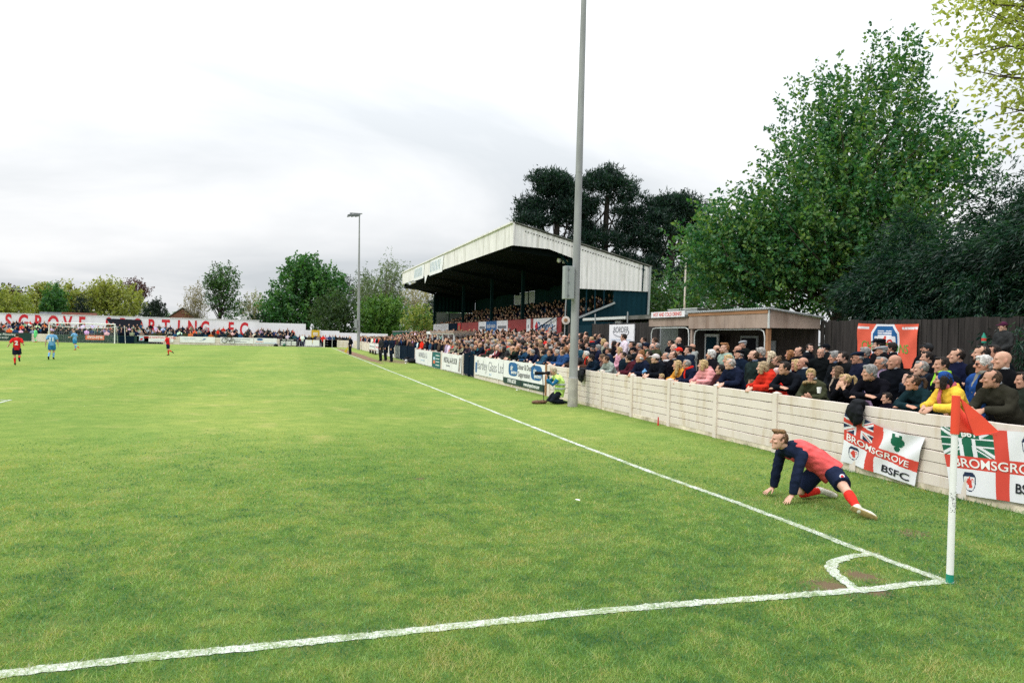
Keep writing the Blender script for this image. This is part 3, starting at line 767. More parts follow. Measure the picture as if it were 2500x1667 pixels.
MB().tube([(9.0, 32.6, 0.9), (9.0, 32.6, 3.0), (9.05, 32.6, 4.9)], 0.035, 8).build('conduit', GREYBOX, hn)

# dugout in front of the stand
dg_ = empty('dugout', (5.4, 50.0, 0.2), 'low white framed dugout with a flat grey-brown roof among the standing crowd', 'shelter')
MB().box(4.95, 6.3, 42.6, 52.9, 2.12, 2.34).build('fascia', WHITE, dg_)
MB().box(4.90, 6.35, 42.5, 51.0, 2.20, 2.36).build('roof', PLY, dg_)
for y in (52.7, 50.7, 48.6, 46.6, 44.6, 42.8):
    MB().box(4.98, 5.08, y-0.06, y+0.06, 0.1, 2.12).build('post', WHITE, dg_)
MB().box(6.2, 6.26, 42.7, 52.8, 0.1, 2.1).build('back_panel', GLASSDARK, dg_)
tv = empty('green_shed', (8.2, 86.0, 0), 'low green shed with a pale roof edge behind the far crowd', 'shed')
MB().box(7.2, 9.4, 84, 90, 0, 2.4).build('wall', GREENPRINT, tv)
MB().box(7.1, 9.5, 83.9, 90.1, 2.4, 2.5).build('roof', GREYBOX, tv)

# ================================================================== refreshment shelter, hut, timber fence
SH = 8.0
shel = empty('shelter', (8.9, 15.6, 0.36), 'open-fronted timber shelter with a deep pale plywood fascia behind the crowd', 'shelter')
for k in range(4):
    a = 13.40+k*1.11
    MB().box(SH-0.012, SH+0.012, a+0.004, a+1.106, 2.455, 2.885).build('panel', PLY, shel)
MB().box(SH-0.03, SH+0.05, 13.36, 17.86, 2.89, 3.0).build('trim', TRIM, shel)
MB().prism([(SH+0.03, 2.46), (9.8, 2.48), (9.8, 2.78), (SH+0.03, 2.99)], 'y', 13.36, 13.39).build('side_panel', PLY, shel)
MB().box(SH-0.03, SH+0.015, 13.34, 13.385, 2.45, 3.0).build('corner_strip', STEEL, shel)
for k in range(40):
    y = 13.3+k*0.116
    MB().bar((SH-0.08, y, 3.045), (9.9, y, 2.82), 0.07, 0.035).build('roof_rib', CLEAR, shel)
MB().prism([(SH-0.06, 3.0), (9.9, 2.785), (9.9, 2.80), (SH-0.06, 3.018)], 'y', 13.30, 17.9).build('roof', CLEAR, shel)
MB().box(SH+0.02, SH+0.13, 13.42, 13.53, 0.36, 2.46).build('post', TRIM, shel)
MB().box(SH+0.02, SH+0.12, 17.66, 17.76, 0.36, 2.46).build('post', PLY, shel)
MB().tube([(SH+0.06, 17.55, 0.4), (SH+0.06, 17.55, 2.2), (SH+0.06, 17.48, 2.36), (SH+0.06, 17.3, 2.42), (SH+0.06, 13.85, 2.42), (SH+0.06, 13.68, 2.36), (SH+0.06, 13.62, 2.2), (SH+0.06, 13.62, 0.4)], 0.022, 8).build('tube_frame', STEEL, shel, True)
MB().box(9.72, 9.78, 13.4, 21.0, 0.3, 2.6).build('back_wall', DARKWOOD, shel)
MB().box(9.66, 9.70, 16.2, 17.2, 0.5, 2.25).build('door_frame', GREYBOX, shel)
MB().box(9.64, 9.665, 16.3, 17.1, 0.5, 2.17).build('door', BLACK, shel)
MB().box(9.66, 9.69, 15.25, 15.5, 1.5, 2.1).build('notice', GREYBOX, shel)
hut = empty('refreshment_hut', (8.9, 19.4, 0.36), 'low timber refreshment hut beside the shelter with a plywood fascia', 'hut')
MB().box(SH+0.03, SH+0.055, 17.88, 19.4, 2.56, 2.86).build('panel', PLY, hut)
MB().box(SH+0.03, SH+0.055, 19.41, 20.9, 2.56, 2.86).build('panel', PLY, hut)
MB().box(SH-0.02, 9.8, 17.9, 21.1, 2.865, 2.95).build('roof', ROOFGREY, hut)
MB().tube([(SH+0.08, 20.75, 0.4), (SH+0.08, 20.75, 2.3), (SH+0.08, 20.65, 2.46), (SH+0.08, 20.4, 2.5), (SH+0.08, 18.2, 2.5), (SH+0.08, 18.02, 2.44), (SH+0.08, 17.96, 2.25), (SH+0.08, 17.96, 0.4)], 0.024, 8).build('tube_frame', STEEL, hut, True)
MB().box(9.3, 9.34, 18.0, 18.9, 1.3, 2.3).build('window_frame', STEEL, hut)
MB().box(9.28, 9.30, 18.12, 18.78, 1.4, 2.2).build('window', TEALWALL, hut)
for k in range(12):
    MB().box(9.34, 9.37, 18.9+k*0.17, 19.05+k*0.17, 0.3, 2.6).build('board', DARKWOOD2, hut)
sg = empty('hot_drinks_sign', (SH-0.05, 19.3, 2.9), 'long white sign reading HOT AND COLD DRINKS in red above the hut', 'sign')
MB().box(SH-0.07, SH-0.04, 18.05, 20.53, 2.885, 3.10).build('panel', WHITEBOARD, sg)
text('HOT AND COLD DRINKS', (SH-0.073, 19.3, 2.99), 0.20, REDFLAG2, sg, sx=0.92)
# dark timber boundary fence
tf = empty('timber_fence', (9.85, 6.0, 0.36), 'tall dark close-boarded timber fence behind the near spectators', 'fence')
bm_ = MB().box(-0.011, 0.011, -0.074, 0.074, 0, 2.36); b0 = bm_.build('board', DARKWOOD2); BOARDME = b0.data; bpy.data.objects.remove(b0)
for k in range(128):
    y = -6.0+k*0.152
    o = put('board', BOARDME, None, tf, (random.uniform(-0.008, 0.008), y-6.0, random.uniform(-0.03, 0.02)))
    o.rotation_euler = (random.uniform(-0.01, 0.01), 0, random.uniform(-0.05, 0.05))
MB().box(9.88, 9.93, -6, 13.4, 1.0, 1.1).build('rail', DARKWOOD2, tf)
MB().box(9.88, 9.93, -6, 13.4, 2.3, 2.4).build('rail', DARKWOOD2, tf)
tf2 = empty('timber_fence', (8.6, 25.0, 0.3), 'dark timber fence with a green door between the hut and the stand', 'fence')
for k in range(66):
    y = 21.15+k*0.152
    if 27.9 < y < 29.9: continue
    o = put('board', BOARDME, None, tf2, (random.uniform(-0.008, 0.008), y-25.0, random.uniform(-0.03, 0.02)))
    o.scale = (1, 1, 1.04)
MB().box(8.57, 8.63, 27.86, 29.94, 0.3, 2.7).build('door', TEALWALL, tf2)
brd = empty('border_sign', (8.52, 24.4, 1.6), 'large white board reading BORDER inside a thin grey oval', 'sign')
MB().box(8.50, 8.55, 23.14, 25.63, 1.55, 2.69).build('panel', WHITEBOARD, brd)
text('BORDER', (8.494, 24.4, 2.45), 0.36, GREYPRINT, brd, sx=1.12)
el = [(8.494, 24.4+0.80*math.cos(a), 2.36+0.20*math.sin(a)) for a in np.linspace(math.radians(165), math.radians(375), 28)]
MB().tube(el, 0.014, 5).build('oval', GREYPRINT, brd)
for z in (2.02, 1.9):
    MB().box(8.492, 8.498, 23.4, 25.4, z-0.012, z+0.012).build('text_line', LIGHTBLUE, brd)
lh = empty('low_hut', (11.0, 27.0, 0), 'low flat-roofed hut with a pale roof edge beside the stand end wall', 'hut')
MB().box(9.6, 12.3, 22.8, 30.6, 0, 2.75).build('wall', GREYBOX, lh)
MB().box(9.3, 12.5, 22.6, 30.8, 2.95, 3.12).build('roof', ROOFGREY, lh)
MB().box(9.27, 9.30, 25.6, 30.7, 2.98, 3.10).build('roof_edge', STEEL, lh)
for y in (25.3, 29.0):
    MB().tube([(9.24, y, 2.4), (9.24, y, 3.3)], 0.03, 6).build('vent_pipe', GREYBOX, lh)
MB().box(9.5, 9.6, 26.6, 27.2, 2.7, 2.92).build('vent', WHITE, lh)
for k in range(2):
    yb = (22.6, 21.35)[k]
    tk = empty('water_tank', (10.4, yb, 2.9), ('pale square tank with the flagpole at its side above the hut roof', 'pale square tank on the hut roof, farther from the stand')[k], 'tank', 'pale tanks on the hut roof')
    MB().box(10.1, 10.6, yb-0.55, yb+0.55, 2.95, 3.33).build('body', GREYBOX, tk)
    MB().box(10.08, 10.62, yb-0.57, yb+0.57, 3.332, 3.37).build('lid', STEEL, tk)
fp = empty('flagpole', (10.9, 23.2, 0), 'thin bare cream flagpole rising beside the stand back corner', 'pole')
MB().tube([(10.9, 23.2, 0), (10.95, 23.25, 3.5), (11.02, 23.35, 6.35)], [0.05, 0.045, 0.03], 8).build('mast', CREAM, fp, True)
MB().tube([(10.85, 23.35, 6.36), (11.2, 23.35, 6.36)], 0.03, 6).build('truck', CREAM, fp)
# crush barriers among the standing spectators
for k, (ya, yb, lbl) in enumerate(((6.6, 10.2, 'red painted crush barrier rail behind the woman in the red coat'), (11.2, 14.6, 'red painted crush barrier rail behind the woman in the yellow coat'))):
    cb = empty('crush_barrier', (3.98, (ya+yb)/2, 0), lbl, 'barrier', 'red crush barriers on the terrace')
    MB().tube([(3.98, ya, 1.08), (3.98, yb, 1.08)], 0.03, 8).build('rail', REDPAINT, cb)
    for y in (ya+0.2, (ya+yb)/2, yb-0.2):
        MB().tube([(3.98, y, 0), (3.98, y, 1.06)], 0.03, 8).build('post', REDPAINT, cb)

# ================================================================== floodlight masts
def mast(base, H, r0, r1, lean, label, heads=True):
    e = empty('floodlight_mast', base, label, 'floodlight', 'floodlight masts')
    b = Vector(base); tp = b+Vector((lean[0], lean[1], H))
    return e, b, tp
e, b, tp = mast((2.63, 15.2, 0), 16.5, 0.13, 0.06, (0.06, 0.0), 'tall grey steel floodlight mast in front of the near fence')
def along(z): return b+(tp-b)*(z/16.5)
MB().tube([along(0.80), along(3.2), along(7.0)], [0.128, 0.116, 0.100], 16).build('shaft', POLESTEEL, e, True)
MB().tube([along(6.9), along(12.0), along(16.5)], [0.104, 0.082, 0.066], 16).build('shaft', POLESTEEL, e, True)
MB().tube([along(-0.1), along(0.84)], [0.150, 0.143], 16).build('concrete_sleeve', CONCRETE, e, True)
MB().tube([along(0.84), along(0.88)], [0.138, 0.128], 16).build('collar', POLESTEEL, e, True)
bx = bevel(MB().box(2.22, 2.52, 15.00, 15.22, 3.16, 4.12).build('cabinet', GREYBOX, e), 0.012)
for z in (3.26, 3.64, 4.02):
    MB().box(2.30, 2.36, 14.985, 14.998, z-0.02, z+0.02).build('hinge', GREYPRINT, bx.parent)
MB().box(2.31, 2.325, 14.992, 14.999, 3.18, 4.10).build('seam', GREYPRINT, e)
for q, (xo, yo) in enumerate(((-0.5, 0), (0.5, 0))):
    MB().box(2.69+xo-0.25, 2.69+xo+0.25, 15.0, 15.3, 16.3, 16.7).build('lamp', GREYBOX, e)
MB().bar((2.0, 15.2, 16.5), (3.4, 15.2, 16.5), 0.08).build('crossarm', POLESTEEL, e)
e, b, tp = mast((2.78, 89.7, 0), 17.3, 0.2, 0.1, (-0.25, 0.0), 'distant slim floodlight mast with angled lamps near the far corner')
MB().tube([b, b+(tp-b)*0.25, b+(tp-b)*0.6, tp], [0.20, 0.185, 0.13, 0.075], 12).build('shaft', POLESTEEL, e, True)
MB().box(2.2, 2.5, 89.3, 89.6, 2.8, 3.9).build('cabinet', GREYBOX, e)
MB().bar(tp+Vector((-1.2, -0.5, -0.05)), tp+Vector((0.35, 0.3, 0.1)), 0.16, 0.12).build('crossarm', POLESTEEL, e)
for q in range(3):
    c = tp+Vector((-1.15+0.52*q, -0.45+0.28*q, -0.25+0.08*q))
    MB().add([tuple(c+Vector(v)) for v in ((-.42, -.2, -.30), (.22, -.2, -.12), (.22, .25, -.12), (-.42, .25, -.30), (-.36, -.2, -.02), (.25, -.2, .20), (.25, .25, .20), (-.36, .25, -.02))],
             [(0, 3, 2, 1), (4, 5, 6, 7), (0, 1, 5, 4), (1, 2, 6, 5), (2, 3, 7, 6), (3, 0, 4, 7)]).build('lamp', GREYPRINT, e)

# ================================================================== far end: fence, boards, wall, goal
FY = 102.5
ffence = empty('perimeter_fence', (-20, FY, 0), 'low cream fence behind the distant goal line', 'fence')
for k in range(31):
    x0 = -58+k*1.9
    if -36.6 < x0 < -23.6 or -4.2 < x0+1.9 < -0.6: continue
    for q in range(3):
        MB().box(x0+0.05, x0+1.85, FY-0.02, FY+0.02, 0.02+q*0.35, 0.35+q*0.35).build('plank', CREAM, ffence)
    MB().box(x0-0.05, x0+0.05, FY-0.05, FY+0.05, 0, 1.12).build('post', CREAM, ffence)
for k in range(2):
    x0 = -0.9+k*1.9
    for q in range(3):
        MB().box(x0+0.05, x0+1.85, FY-0.02, FY+0.02, 0.02+q*0.35, 0.35+q*0.35).build('plank', CREAM, ffence)
    MB().box(x0-0.05, x0+0.05, FY-0.05, FY+0.05, 0, 1.12).build('post', CREAM, ffence)
def fboard(x0, x1, z0, z1, mat, label, name='sponsor_board', cat='sign', y=FY-0.075):
    e = empty(name, ((x0+x1)/2, y, z0), label, cat, 'boards behind the distant goal')
    MB().box(x0, x1, y-0.01, y+0.01, z0, z1).build('panel', mat, e)
    return e
yb_ = FY-0.092
e = fboard(-46, -37.4, 0.12, 1.12, DKGREENPRINT, 'dark green sponsor board with white lettering left of the distant goal')
text('Domestic Contract Flooring', (-41.7, yb_, 0.88), 0.40, WHITE, e, FACE_CAM, 0.004, sx=1.12)
text('Tel: 01527', (-40.6, yb_, 0.45), 0.30, WHITE, e, FACE_CAM, 0.004)
e = fboard(-36.7, -35.3, 0.05, 1.05, CREAM, 'plain cream panel behind the goalkeeper')
e = fboard(-35.1, -23.75, 0.05, 1.05, DKGREENPRINT, 'long plain dark green boarding behind the distant goal net')
e = fboard(-31.25, -29.05, 0.42, 1.0, ORANGEPRINT, 'orange sponsor board reading EVO-STIK behind the distant goal', y=FY-0.10)
text('EVO-STIK', (-30.1, FY-0.117, 0.72), 0.44, WHITE, e, FACE_CAM, 0.012)
e = fboard(-27.3, -25.5, 0.02, 1.0, NAVY, 'plain navy gate panel right of the distant goal', 'steel_gate', 'gate', y=FY-0.10)
e = fboard(-25.15, -20.7, 0.30, 1.12, WHITEBOARD, 'white sponsor board reading KINGS NORTON FENCING in red')
text('KINGS NORTON FENCING', (-22.4, yb_, 0.88), 0.38, REDPAINT, e, FACE_CAM, 0.004, sx=0.86)
MB().prism([(-24.9, 0.42), (-24.3, 0.42), (-24.3, 1.0), (-24.9, 1.0)], 'y', yb_-0.003, yb_).build('emblem', LIGHTBLUE, e)
MB().prism([(-24.85, 0.5), (-24.5, 0.5), (-24.4, 0.75), (-24.7, 0.75)], 'y', yb_-0.006, yb_-0.0031).build('emblem', REDPAINT, e)
MB().box(-23.2, -21.0, yb_-0.003, yb_, 0.46, 0.54).build('text_line', LIGHTBLUE, e)
e = fboard(-19.9, -15.5, 0.30, 1.12, WHITEBOARD, 'white sponsor board with a blue swoosh in the middle of the far end')
MB().prism([(-17.6, 0.5), (-16.9, 0.66), (-16.6, 0.85), (-17.0, 0.88), (-16.9, 0.72), (-17.7, 0.46)], 'y', yb_-0.004, yb_).build('swoosh', BLUEPRINT, e)
MB().box(-19.6, -18.0, yb_-0.003, yb_, 0.8, 0.88).build('text_line', LIGHTBLUE, e)
e = fboard(-14.8, -10.5, 0.30, 1.12, WHITEBOARD, 'white sponsor board with faint grey lines right of the wheel on the far fence')
for z, a, c_ in ((0.88, -13.2, -11.0), (0.68, -13.8, -12.2), (0.5, -13.0, -11.4)):
    MB().box(a, c_, yb_-0.003, yb_, z-0.03, z+0.03).build('text_line', GREYPRINT, e)
e = fboard(-10.4, -7.4, 0.30, 1.12, WHITEBOARD, 'white sponsor board with a blue oval logo at the far end')
MB().prism([(-9.65+0.42*math.cos(a), 0.92+0.15*math.sin(a)) for a in np.linspace(0, 2*math.pi, 20, endpoint=False)], 'y', yb_-0.003, yb_).build('logo', BLUEPRINT, e)
MB().box(-10.3, -7.5, yb_-0.003, yb_, 0.40, 0.48).build('text_line', LIGHTBLUE, e)
MB().box(-10.2, -9.2, yb_-0.003, yb_, 0.56, 0.62).build('text_line', ORANGEPRINT, e)
e = fboard(-7.0, -4.75, 0.15, 1.05, BLACKPRINT, 'black and white board reading PET STORE at the far corner')
text('PET STORE', (-5.9, yb_, 0.90), 0.30, WHITE, e, FACE_CAM, 0.004)
for k in range(3):
    MB().box(-6.85+k*0.72, -6.22+k*0.72, yb_-0.003, yb_, 0.50, 0.72).build('picture', WHITE, e)
    MB().box(-6.85+k*0.72, -6.22+k*0.72, yb_-0.003, yb_, 0.22, 0.42).build('picture', WHITE, e)
for k in range(2):
    e = fboard(-3.55+k*1.02, -2.62+k*1.02, 0.15, 1.0, WHITEBOARD, ('white gate panel below the yellow board, farther from the corner', 'white gate panel below the yellow board, nearer the corner')[k], 'gate_panel', 'gate')
# white end wall with big red lettering
wall = empty('end_wall', (-30, 110.0, 0), 'long white wall behind the far terrace with large red club lettering', 'wall')
MB().box(-75, -10.1, 110.0, 110.25, 0, 3.66).build('wall', WALLWHITE, wall)
MB().box(-10.1, -3.4, 110.0, 110.25, 0, 3.36).build('wall', WALLWHITE, wall)
MB().box(-3.4, 1.6, 110.0, 110.25, 0, 2.42).build('wall', WALLWHITE, wall)
MB().box(1.6, 9.0, 110.0, 110.25, 0, 2.15).build('wall', WALLWHITE, wall)
MB().box(-75, -10.05, 109.93, 110.3, 3.66, 3.72).build('coping', WHITE, wall)
LET = list(zip('SGROVESPORTINGFC', (-42.45, -40.68, -38.87, -37.08, -35.33, -33.56, -30.23, -28.41, -26.52, -24.66, -22.83, -21.10, -19.29, -17.58, -14.04, -12.22)))
LET += list(zip('MORB', (-44.35, -46.2, -48.0, -49.8)))
for ch, x in LET:
    text(ch, (x, 109.985, 2.42-0.009*(x+42)), 2.85, REDPAINT, wall, FACE_CAM, 0.085, 'letter', sx=0.60)
MB().box(-38.9, -36.2, 110.4, 110.5, 3.70, 4.02).build('beam', GREYPRINT, wall)
MB().box(-36.2, -31.8, 110.4, 110.5, 3.70, 4.05).build('beam', BRICKRED, wall)
e = empty('black_banner', (-28.3, 109.9, 2.6), 'black cloth banner hung over the lettering on the far wall', 'banner')
MB().prism([(-30.6, 3.35), (-26.0, 3.28), (-26.1, 2.3), (-28.5, 2.2), (-29.9, 2.5)], 'y', 109.90, 109.92).build('sheet', PURPLEWALL, e)
e = empty('yellow_sign', (-2.0, 109.9, 1.2), 'tall yellow board with white lettering behind the far corner', 'sign')
MB().box(-2.55, -1.35, 109.88, 109.94, 0.5, 2.45).build('panel', YELLOW, e)
for z in (2.0, 1.78):
    MB().box(-2.3, -1.6, 109.87, 109.879, z-0.06, z+0.06).build('text_line', WHITE, e)
# goal
gl = empty('goal', (-31.0, 99.8, 0), 'white football goal with a net at the far end of the pitch', 'goal')
for s in (-1, 1):
    MB().tube([(-31+s*3.72, 99.8, 0), (-31+s*3.72, 99.8, 2.5)], 0.062, 12).build('post', WHITE, gl, True)
    MB().tube([(-31+s*3.72, 99.86, 2.44), (-31+s*3.7, 100.8, 2.1), (-31+s*3.7, 101.7, 0.05)], 0.02, 6).build('stanchion', WHITE, gl)
MB().tube([(-34.78, 99.8, 2.5), (-27.22, 99.8, 2.5)], 0.062, 12).build('crossbar', WHITE, gl, True)
nb = MB()
for k in range(38):
    x = -34.7+k*0.2; nb.bar((x, 99.9, 2.42), (x, 100.9, 1.95), 0.006); nb.bar((x, 100.9, 1.95), (x, 101.6, 0.02), 0.006)
for k in range(11):
    z = 0.02+k*0.19; nb.bar((-34.7, 101.6-k*0.066, z), (-27.3, 101.6-k*0.066, z), 0.006)
nb.build('net', WHITE, gl)
MB().tube([(-34.7, 100.6, 2.18)]+[(-34.7+0.74*k, 100.9, 2.1-0.14*math.sin(math.pi*k/10)) for k in range(1, 10)]+[(-27.3, 100.6, 2.18)], 0.03, 6).build('net_rope', WHITE, gl)
sp = MB().tube([(-26.35, 101.5, 0), (-26.5, 101.5, 2.3)], 0.03, 6).build('net_pole', WHITE)
setprops(sp, 'thin white upright pole just right of the distant goal', 'pole')
def small_flag(x, y, label):
    e = empty('corner_flag', (x, y, 0), label, 'flag', 'corner flags')
    MB().tube([(x, y, 0), (x, y, 1.5)], 0.02, 6).build('pole', WHITE, e)
    return e
small_flag(0.03, 99.8, 'distant slim white corner flag pole at the end of the touch line')

# ================================================================== near corner flag
cf = empty('corner_flag', (0.03, -0.02, 0), 'large white corner flag pole with a limp red flag close to the camera', 'flag', 'corner flags')
MB().tube([(0.030, -0.02, 0.075), (0.033, -0.02, 0.6), (0.040, -0.02, 1.27)], [0.0285, 0.0270, 0.0255], 18).build('pole', POLEWHITE, cf, True)
MB().tube([(0.029, -0.02, -0.02), (0.029, -0.02, 0.075)], [0.0310, 0.0295], 18).build('base', GREENBASE, cf, True)
MB().tube([(0.040, -0.02, 1.262), (0.0425, -0.02, 1.42), (0.045, -0.02, 1.585)], [0.0335, 0.0345, 0.033], 18).build('sleeve', REDFLAG, cf, True)
# the cloth: hangs from the pole, folded back on itself
V = []; n1, n2 = 16, 12
for i in range(n1):
    for j in range(n2):
        u, v = i/(n1-1), j/(n2-1)
        top = np.array([0.078+0.415*u, 0.010+0.05*math.sin(u*3.0), 1.575-0.335*u-0.02*math.sin(u*3.1)])
        bot = np.array([0.072+0.425*u, -0.01-0.03*u, 1.272-0.032*u+0.004*math.sin(u*9)])
        pnt = top*(1-v)+bot*v
        pnt[1] += 0.018*math.sin(u*7+v*2)*(1-0.3*v)
        V.append(pnt)
I = np.arange(n1*n2).reshape(n1, n2)
F = np.stack([I[:-1, :-1].ravel(), I[1:, :-1].ravel(), I[1:, 1:].ravel(), I[:-1, 1:].ravel()], 1)
o = put('cloth', mesh_np('cloth', np.array(V)-np.array(cf.location), F, True), REDFLAG, cf)
s_ = o.modifiers.new('t', 'SOLIDIFY'); s_.thickness = 0.002
V = np.array([(0.085, -0.02, 1.57), (0.30, -0.045, 1.42), (0.475, -0.06, 1.285), (0.44, -0.062, 1.272), (0.34, -0.062, 1.262), (0.225, -0.058, 1.250), (0.20, -0.055, 1.262), (0.15, -0.045, 1.38)])
V2 = V+np.array([0, 0.004, 0])
k = len(V)
o = MB().add(np.concatenate([V, V2]), [tuple(range(k)), tuple(range(k, 2*k))[::-1]]+[(i, (i+1) % k, k+(i+1) % k, k+i) for i in range(k)]).build('fold', REDFLAG, cf)
hm = MB().tube([V[6]+[0, -0.003, 0], V[5]+[0, -0.003, 0], V[4]+[0, -0.003, 0], V[3]+[0, -0.003, 0], V[2]+[0, -0.003, 0]], 0.004, 5).build('hem', REDFLAG2, cf)
hm = MB().tube([V[0]+[0, -0.003, 0], V[7]+[0, -0.003, 0], V[6]+[0, -0.003, 0]], 0.003, 5).build('hem', REDFLAG2, cf)
mb = MB(); rr = random.Random(5)
for k in range(70):
    z = rr.uniform(0.60, 0.77); a = rr.uniform(math.radians(195), math.radians(318)); w = rr.uniform(0.003, 0.010); h = rr.uniform(0.002, 0.008)
    if rr.random() < 0.25 and abs(a-math.radians(250)) < 0.2: continue
    R_ = 0.0278
    P = [(0.0335+R_*math.cos(a+da), -0.02+R_*math.sin(a+da), z+dz) for da, dz in ((-w/R_/2, 0), (w/R_/2, 0.002), (w/R_/2, h), (-w/R_/2, h))]
    mb.add(P, [(0, 1, 2, 3)])
mk_ = mb.build('print_specks', BLACKPRINT, cf); mk_['kind'] = 'stuff'  # random black specks stand in for printed marks on the pole

# ================================================================== cloth flags on the fence
def union(u, v):
    """Union pattern on the unit square: 0 field, 1 white, 2 red"""
    x, y = (u-0.5)*2, (v-0.5)
    out = np.zeros(u.shape, int)
    for s in (1, -1):
        d = np.abs(y-s*x*0.5)/math.hypot(1, .5)*1.0
        out[d < 0.10] = 1
        q = (y-s*x*0.5)*np.where(x > 0, 1, -1)*s
        out[(d < 0.10) & (q > 0.0) & (d < 0.055)] = 2
    out[(np.abs(x) < 0.30) | (np.abs(y) < 0.165)] = 1
    out[(np.abs(x) < 0.18) | (np.abs(y) < 0.10)] = 2
    return out
def shield(u, v, cu, cv, w, h):
    """club crest: 0 outside, 1 navy outline, 2 white, 3 red beast, 4 navy cap"""
    x, y = (u-cu)/w, (v-cv)/h
    half = np.where(y < -0.62, 0.62+0.38*(y+1.0)/0.38, np.where(y < 0.1, 1.0, np.sqrt(np.clip(1-((y-0.1)/0.9)**1.7, 0, 1))))
    ins = (np.abs(x) < half) & (y > -1) & (y < 1)
    inn = (np.abs(x) < half-0.14) & (y > -0.90) & (y < 0.88)
    out = np.zeros(u.shape, int)
    out[ins] = 1; out[inn] = 2
    out[inn & (y < -0.48-0.10*(1-np.abs(x)))] = 4
    beast = ((x+0.05)**2/0.16+(y-0.05)**2/0.10 < 1) | ((x+0.12)**2/0.07+(y+0.22)**2/0.035 < 1) | ((x-0.10)**2/0.10+(y-0.42)**2/0.05 < 1) | ((np.abs(np.hypot(x-0.42, y+0.12)-0.20) < 0.06) & (y < 0.0)) \
        | (((x+0.42)**2/0.03+(y-0.02)**2/0.02) < 1) | (((x-0.02)**2/0.012+(y+0.40)**2/0.025) < 1)
    out[inn & (out == 2) & beast] = 3
    return out
def cloth(name, parent, S, nu, nv, pat, mats):
    """grid cloth with the print given per cell; S(u, v) -> world points"""
    u, v = np.meshgrid(np.linspace(0, 1, nu+1), np.linspace(0, 1, nv+1), indexing='ij')
    P = S(u.ravel(), v.ravel())-np.array(parent.location)
    I = np.arange((nu+1)*(nv+1)).reshape(nu+1, nv+1)
    F = np.stack([I[:-1, :-1].ravel(), I[:-1, 1:].ravel(), I[1:, 1:].ravel(), I[1:, :-1].ravel()], 1)
    me = mesh_np(name, P, F, True)
    for m in mats: me.materials.append(m)
    uc, vc = (u[:-1, :-1]+0.5/nu).ravel(), (v[:-1, :-1]+0.5/nv).ravel()
    me.polygons.foreach_set('material_index', pat(uc, vc).astype(np.int32))
    return put(name, me, None, parent)
def cloth_text(s, parent, S, u0, v0, du, dv, mat, bold=0.0, name='lettering', w=None, slope=0.0):
    """lettering that follows the cloth: centred at (u0, v0), du wide and dv high in cloth units"""
    me = text_mesh(s, 1.0, bold, 0.0).copy()
    n = len(me.vertices); co = np.empty(n*3, np.float32); me.vertices.foreach_get('co', co); co = co.reshape(-1, 3)
    ext = co.max(0)-co.min(0); c = (co.max(0)+co.min(0))/2
    uu = u0+(co[:, 0]-c[0])/ext[0]*du
    vv = v0-(co[:, 1]-c[1])/ext[1]*dv+slope*(uu-u0)
    P = S(uu, vv)+np.array([-0.010, 0, 0])-np.array(parent.location)
    me.vertices.foreach_set('co', P.astype(np.float32).ravel()); me.update()
    return put(name, me, mat, parent)
def quadS(TL, TR, BR, BL, x0, fold, sag=0.0):
    TL, TR, BR, BL = map(np.array, (TL, TR, BR, BL))
    def S(u, v):
        u, v = np.asarray(u, float), np.asarray(v, float)
        p = (TL[None]*((1-u)*(1-v))[:, None]+TR[None]*(u*(1-v))[:, None]+BR[None]*(u*v)[:, None]+BL[None]*((1-u)*v)[:, None])
        z = p[:, 1]-sag*np.sin(np.pi*u)*(1-v)
        return np.stack([x0-fold*(0.5+0.5*np.sin(u*15+v*5+1.2*np.sin(v*3))*np.cos(v*2.2+u*3)), p[:, 0]+0.012*np.sin(v*6+u*4), z], 1)
    return S
# first flag: St George's cross with a Union canton, pinned under a coat
f1 = empty('supporters_flag', (3.14, 4.0, 0.5), 'white and red supporters flag with a blue Union canton hanging crookedly under the black coat', 'flag', 'supporters flags on the near fence')
S1 = quadS((4.70, 0.985), (3.22, 0.73), (3.34, 0.03), (4.79, 0.14), 3.150, 0.05, 0.075)
def pat1(u, v):
    o = np.zeros(u.shape, int)
    v1, v2 = 0.40+0.10*u, 0.585+0.14*u
    uc = 0.455+0.02*np.sin(v*7)-0.05*v
    c = (u < 0.40) & (v < v1)
    un = union(np.clip(u/0.40, 0, 1), np.clip(v/(0.40+0.10*u), 0, 1))
    o[c] = np.array([2, 0, 1])[un[c]]
    o[(np.abs(u-uc) < 0.062) & ((u > 0.385) | (v > v2))] = 1
    o[(v > v1) & (v < v2)] = 1
    s = shield(u, v, 0.155, 0.775, 0.066, 0.135)
    o[s > 0] = np.array([0, 2, 0, 1, 2])[s[s > 0]]
    g = ((u-0.705)/0.075)**2+((v-0.215)/0.12)**2 < 1
    g |= ((u-0.70)/0.035)**2+((v-0.35)/0.08)**2 < 1
    g |= (np.abs(u-0.66)/0.018 < 1) & (np.abs(v-0.09) < 0.04)
    g |= (np.abs(u-0.745)/0.018 < 1) & (np.abs(v-0.09) < 0.035)
    g &= ~((np.abs((u-0.745)/0.03)**2+((v-0.30)/0.045)**2 < 1) & ~(np.abs((u-0.738)/0.026)**2+((v-0.285)/0.04)**2 < 1))
    g &= ~((np.abs((u-0.655)/0.025)**2+((v-0.30)/0.04)**2 < 1) & ~(np.abs((u-0.662)/0.022)**2+((v-0.285)/0.04)**2 < 1))
    o[g] = 3
    return o
cloth('cloth', f1, S1, 150, 90, pat1, [FLAGCLOTH, REDFLAG2, NAVYPRINT, GREENPRINT])
cloth_text('BROMSGROVE', f1, S1, 0.475, 0.55, 0.86, 0.13, WHITE, 0.012, slope=0.125)
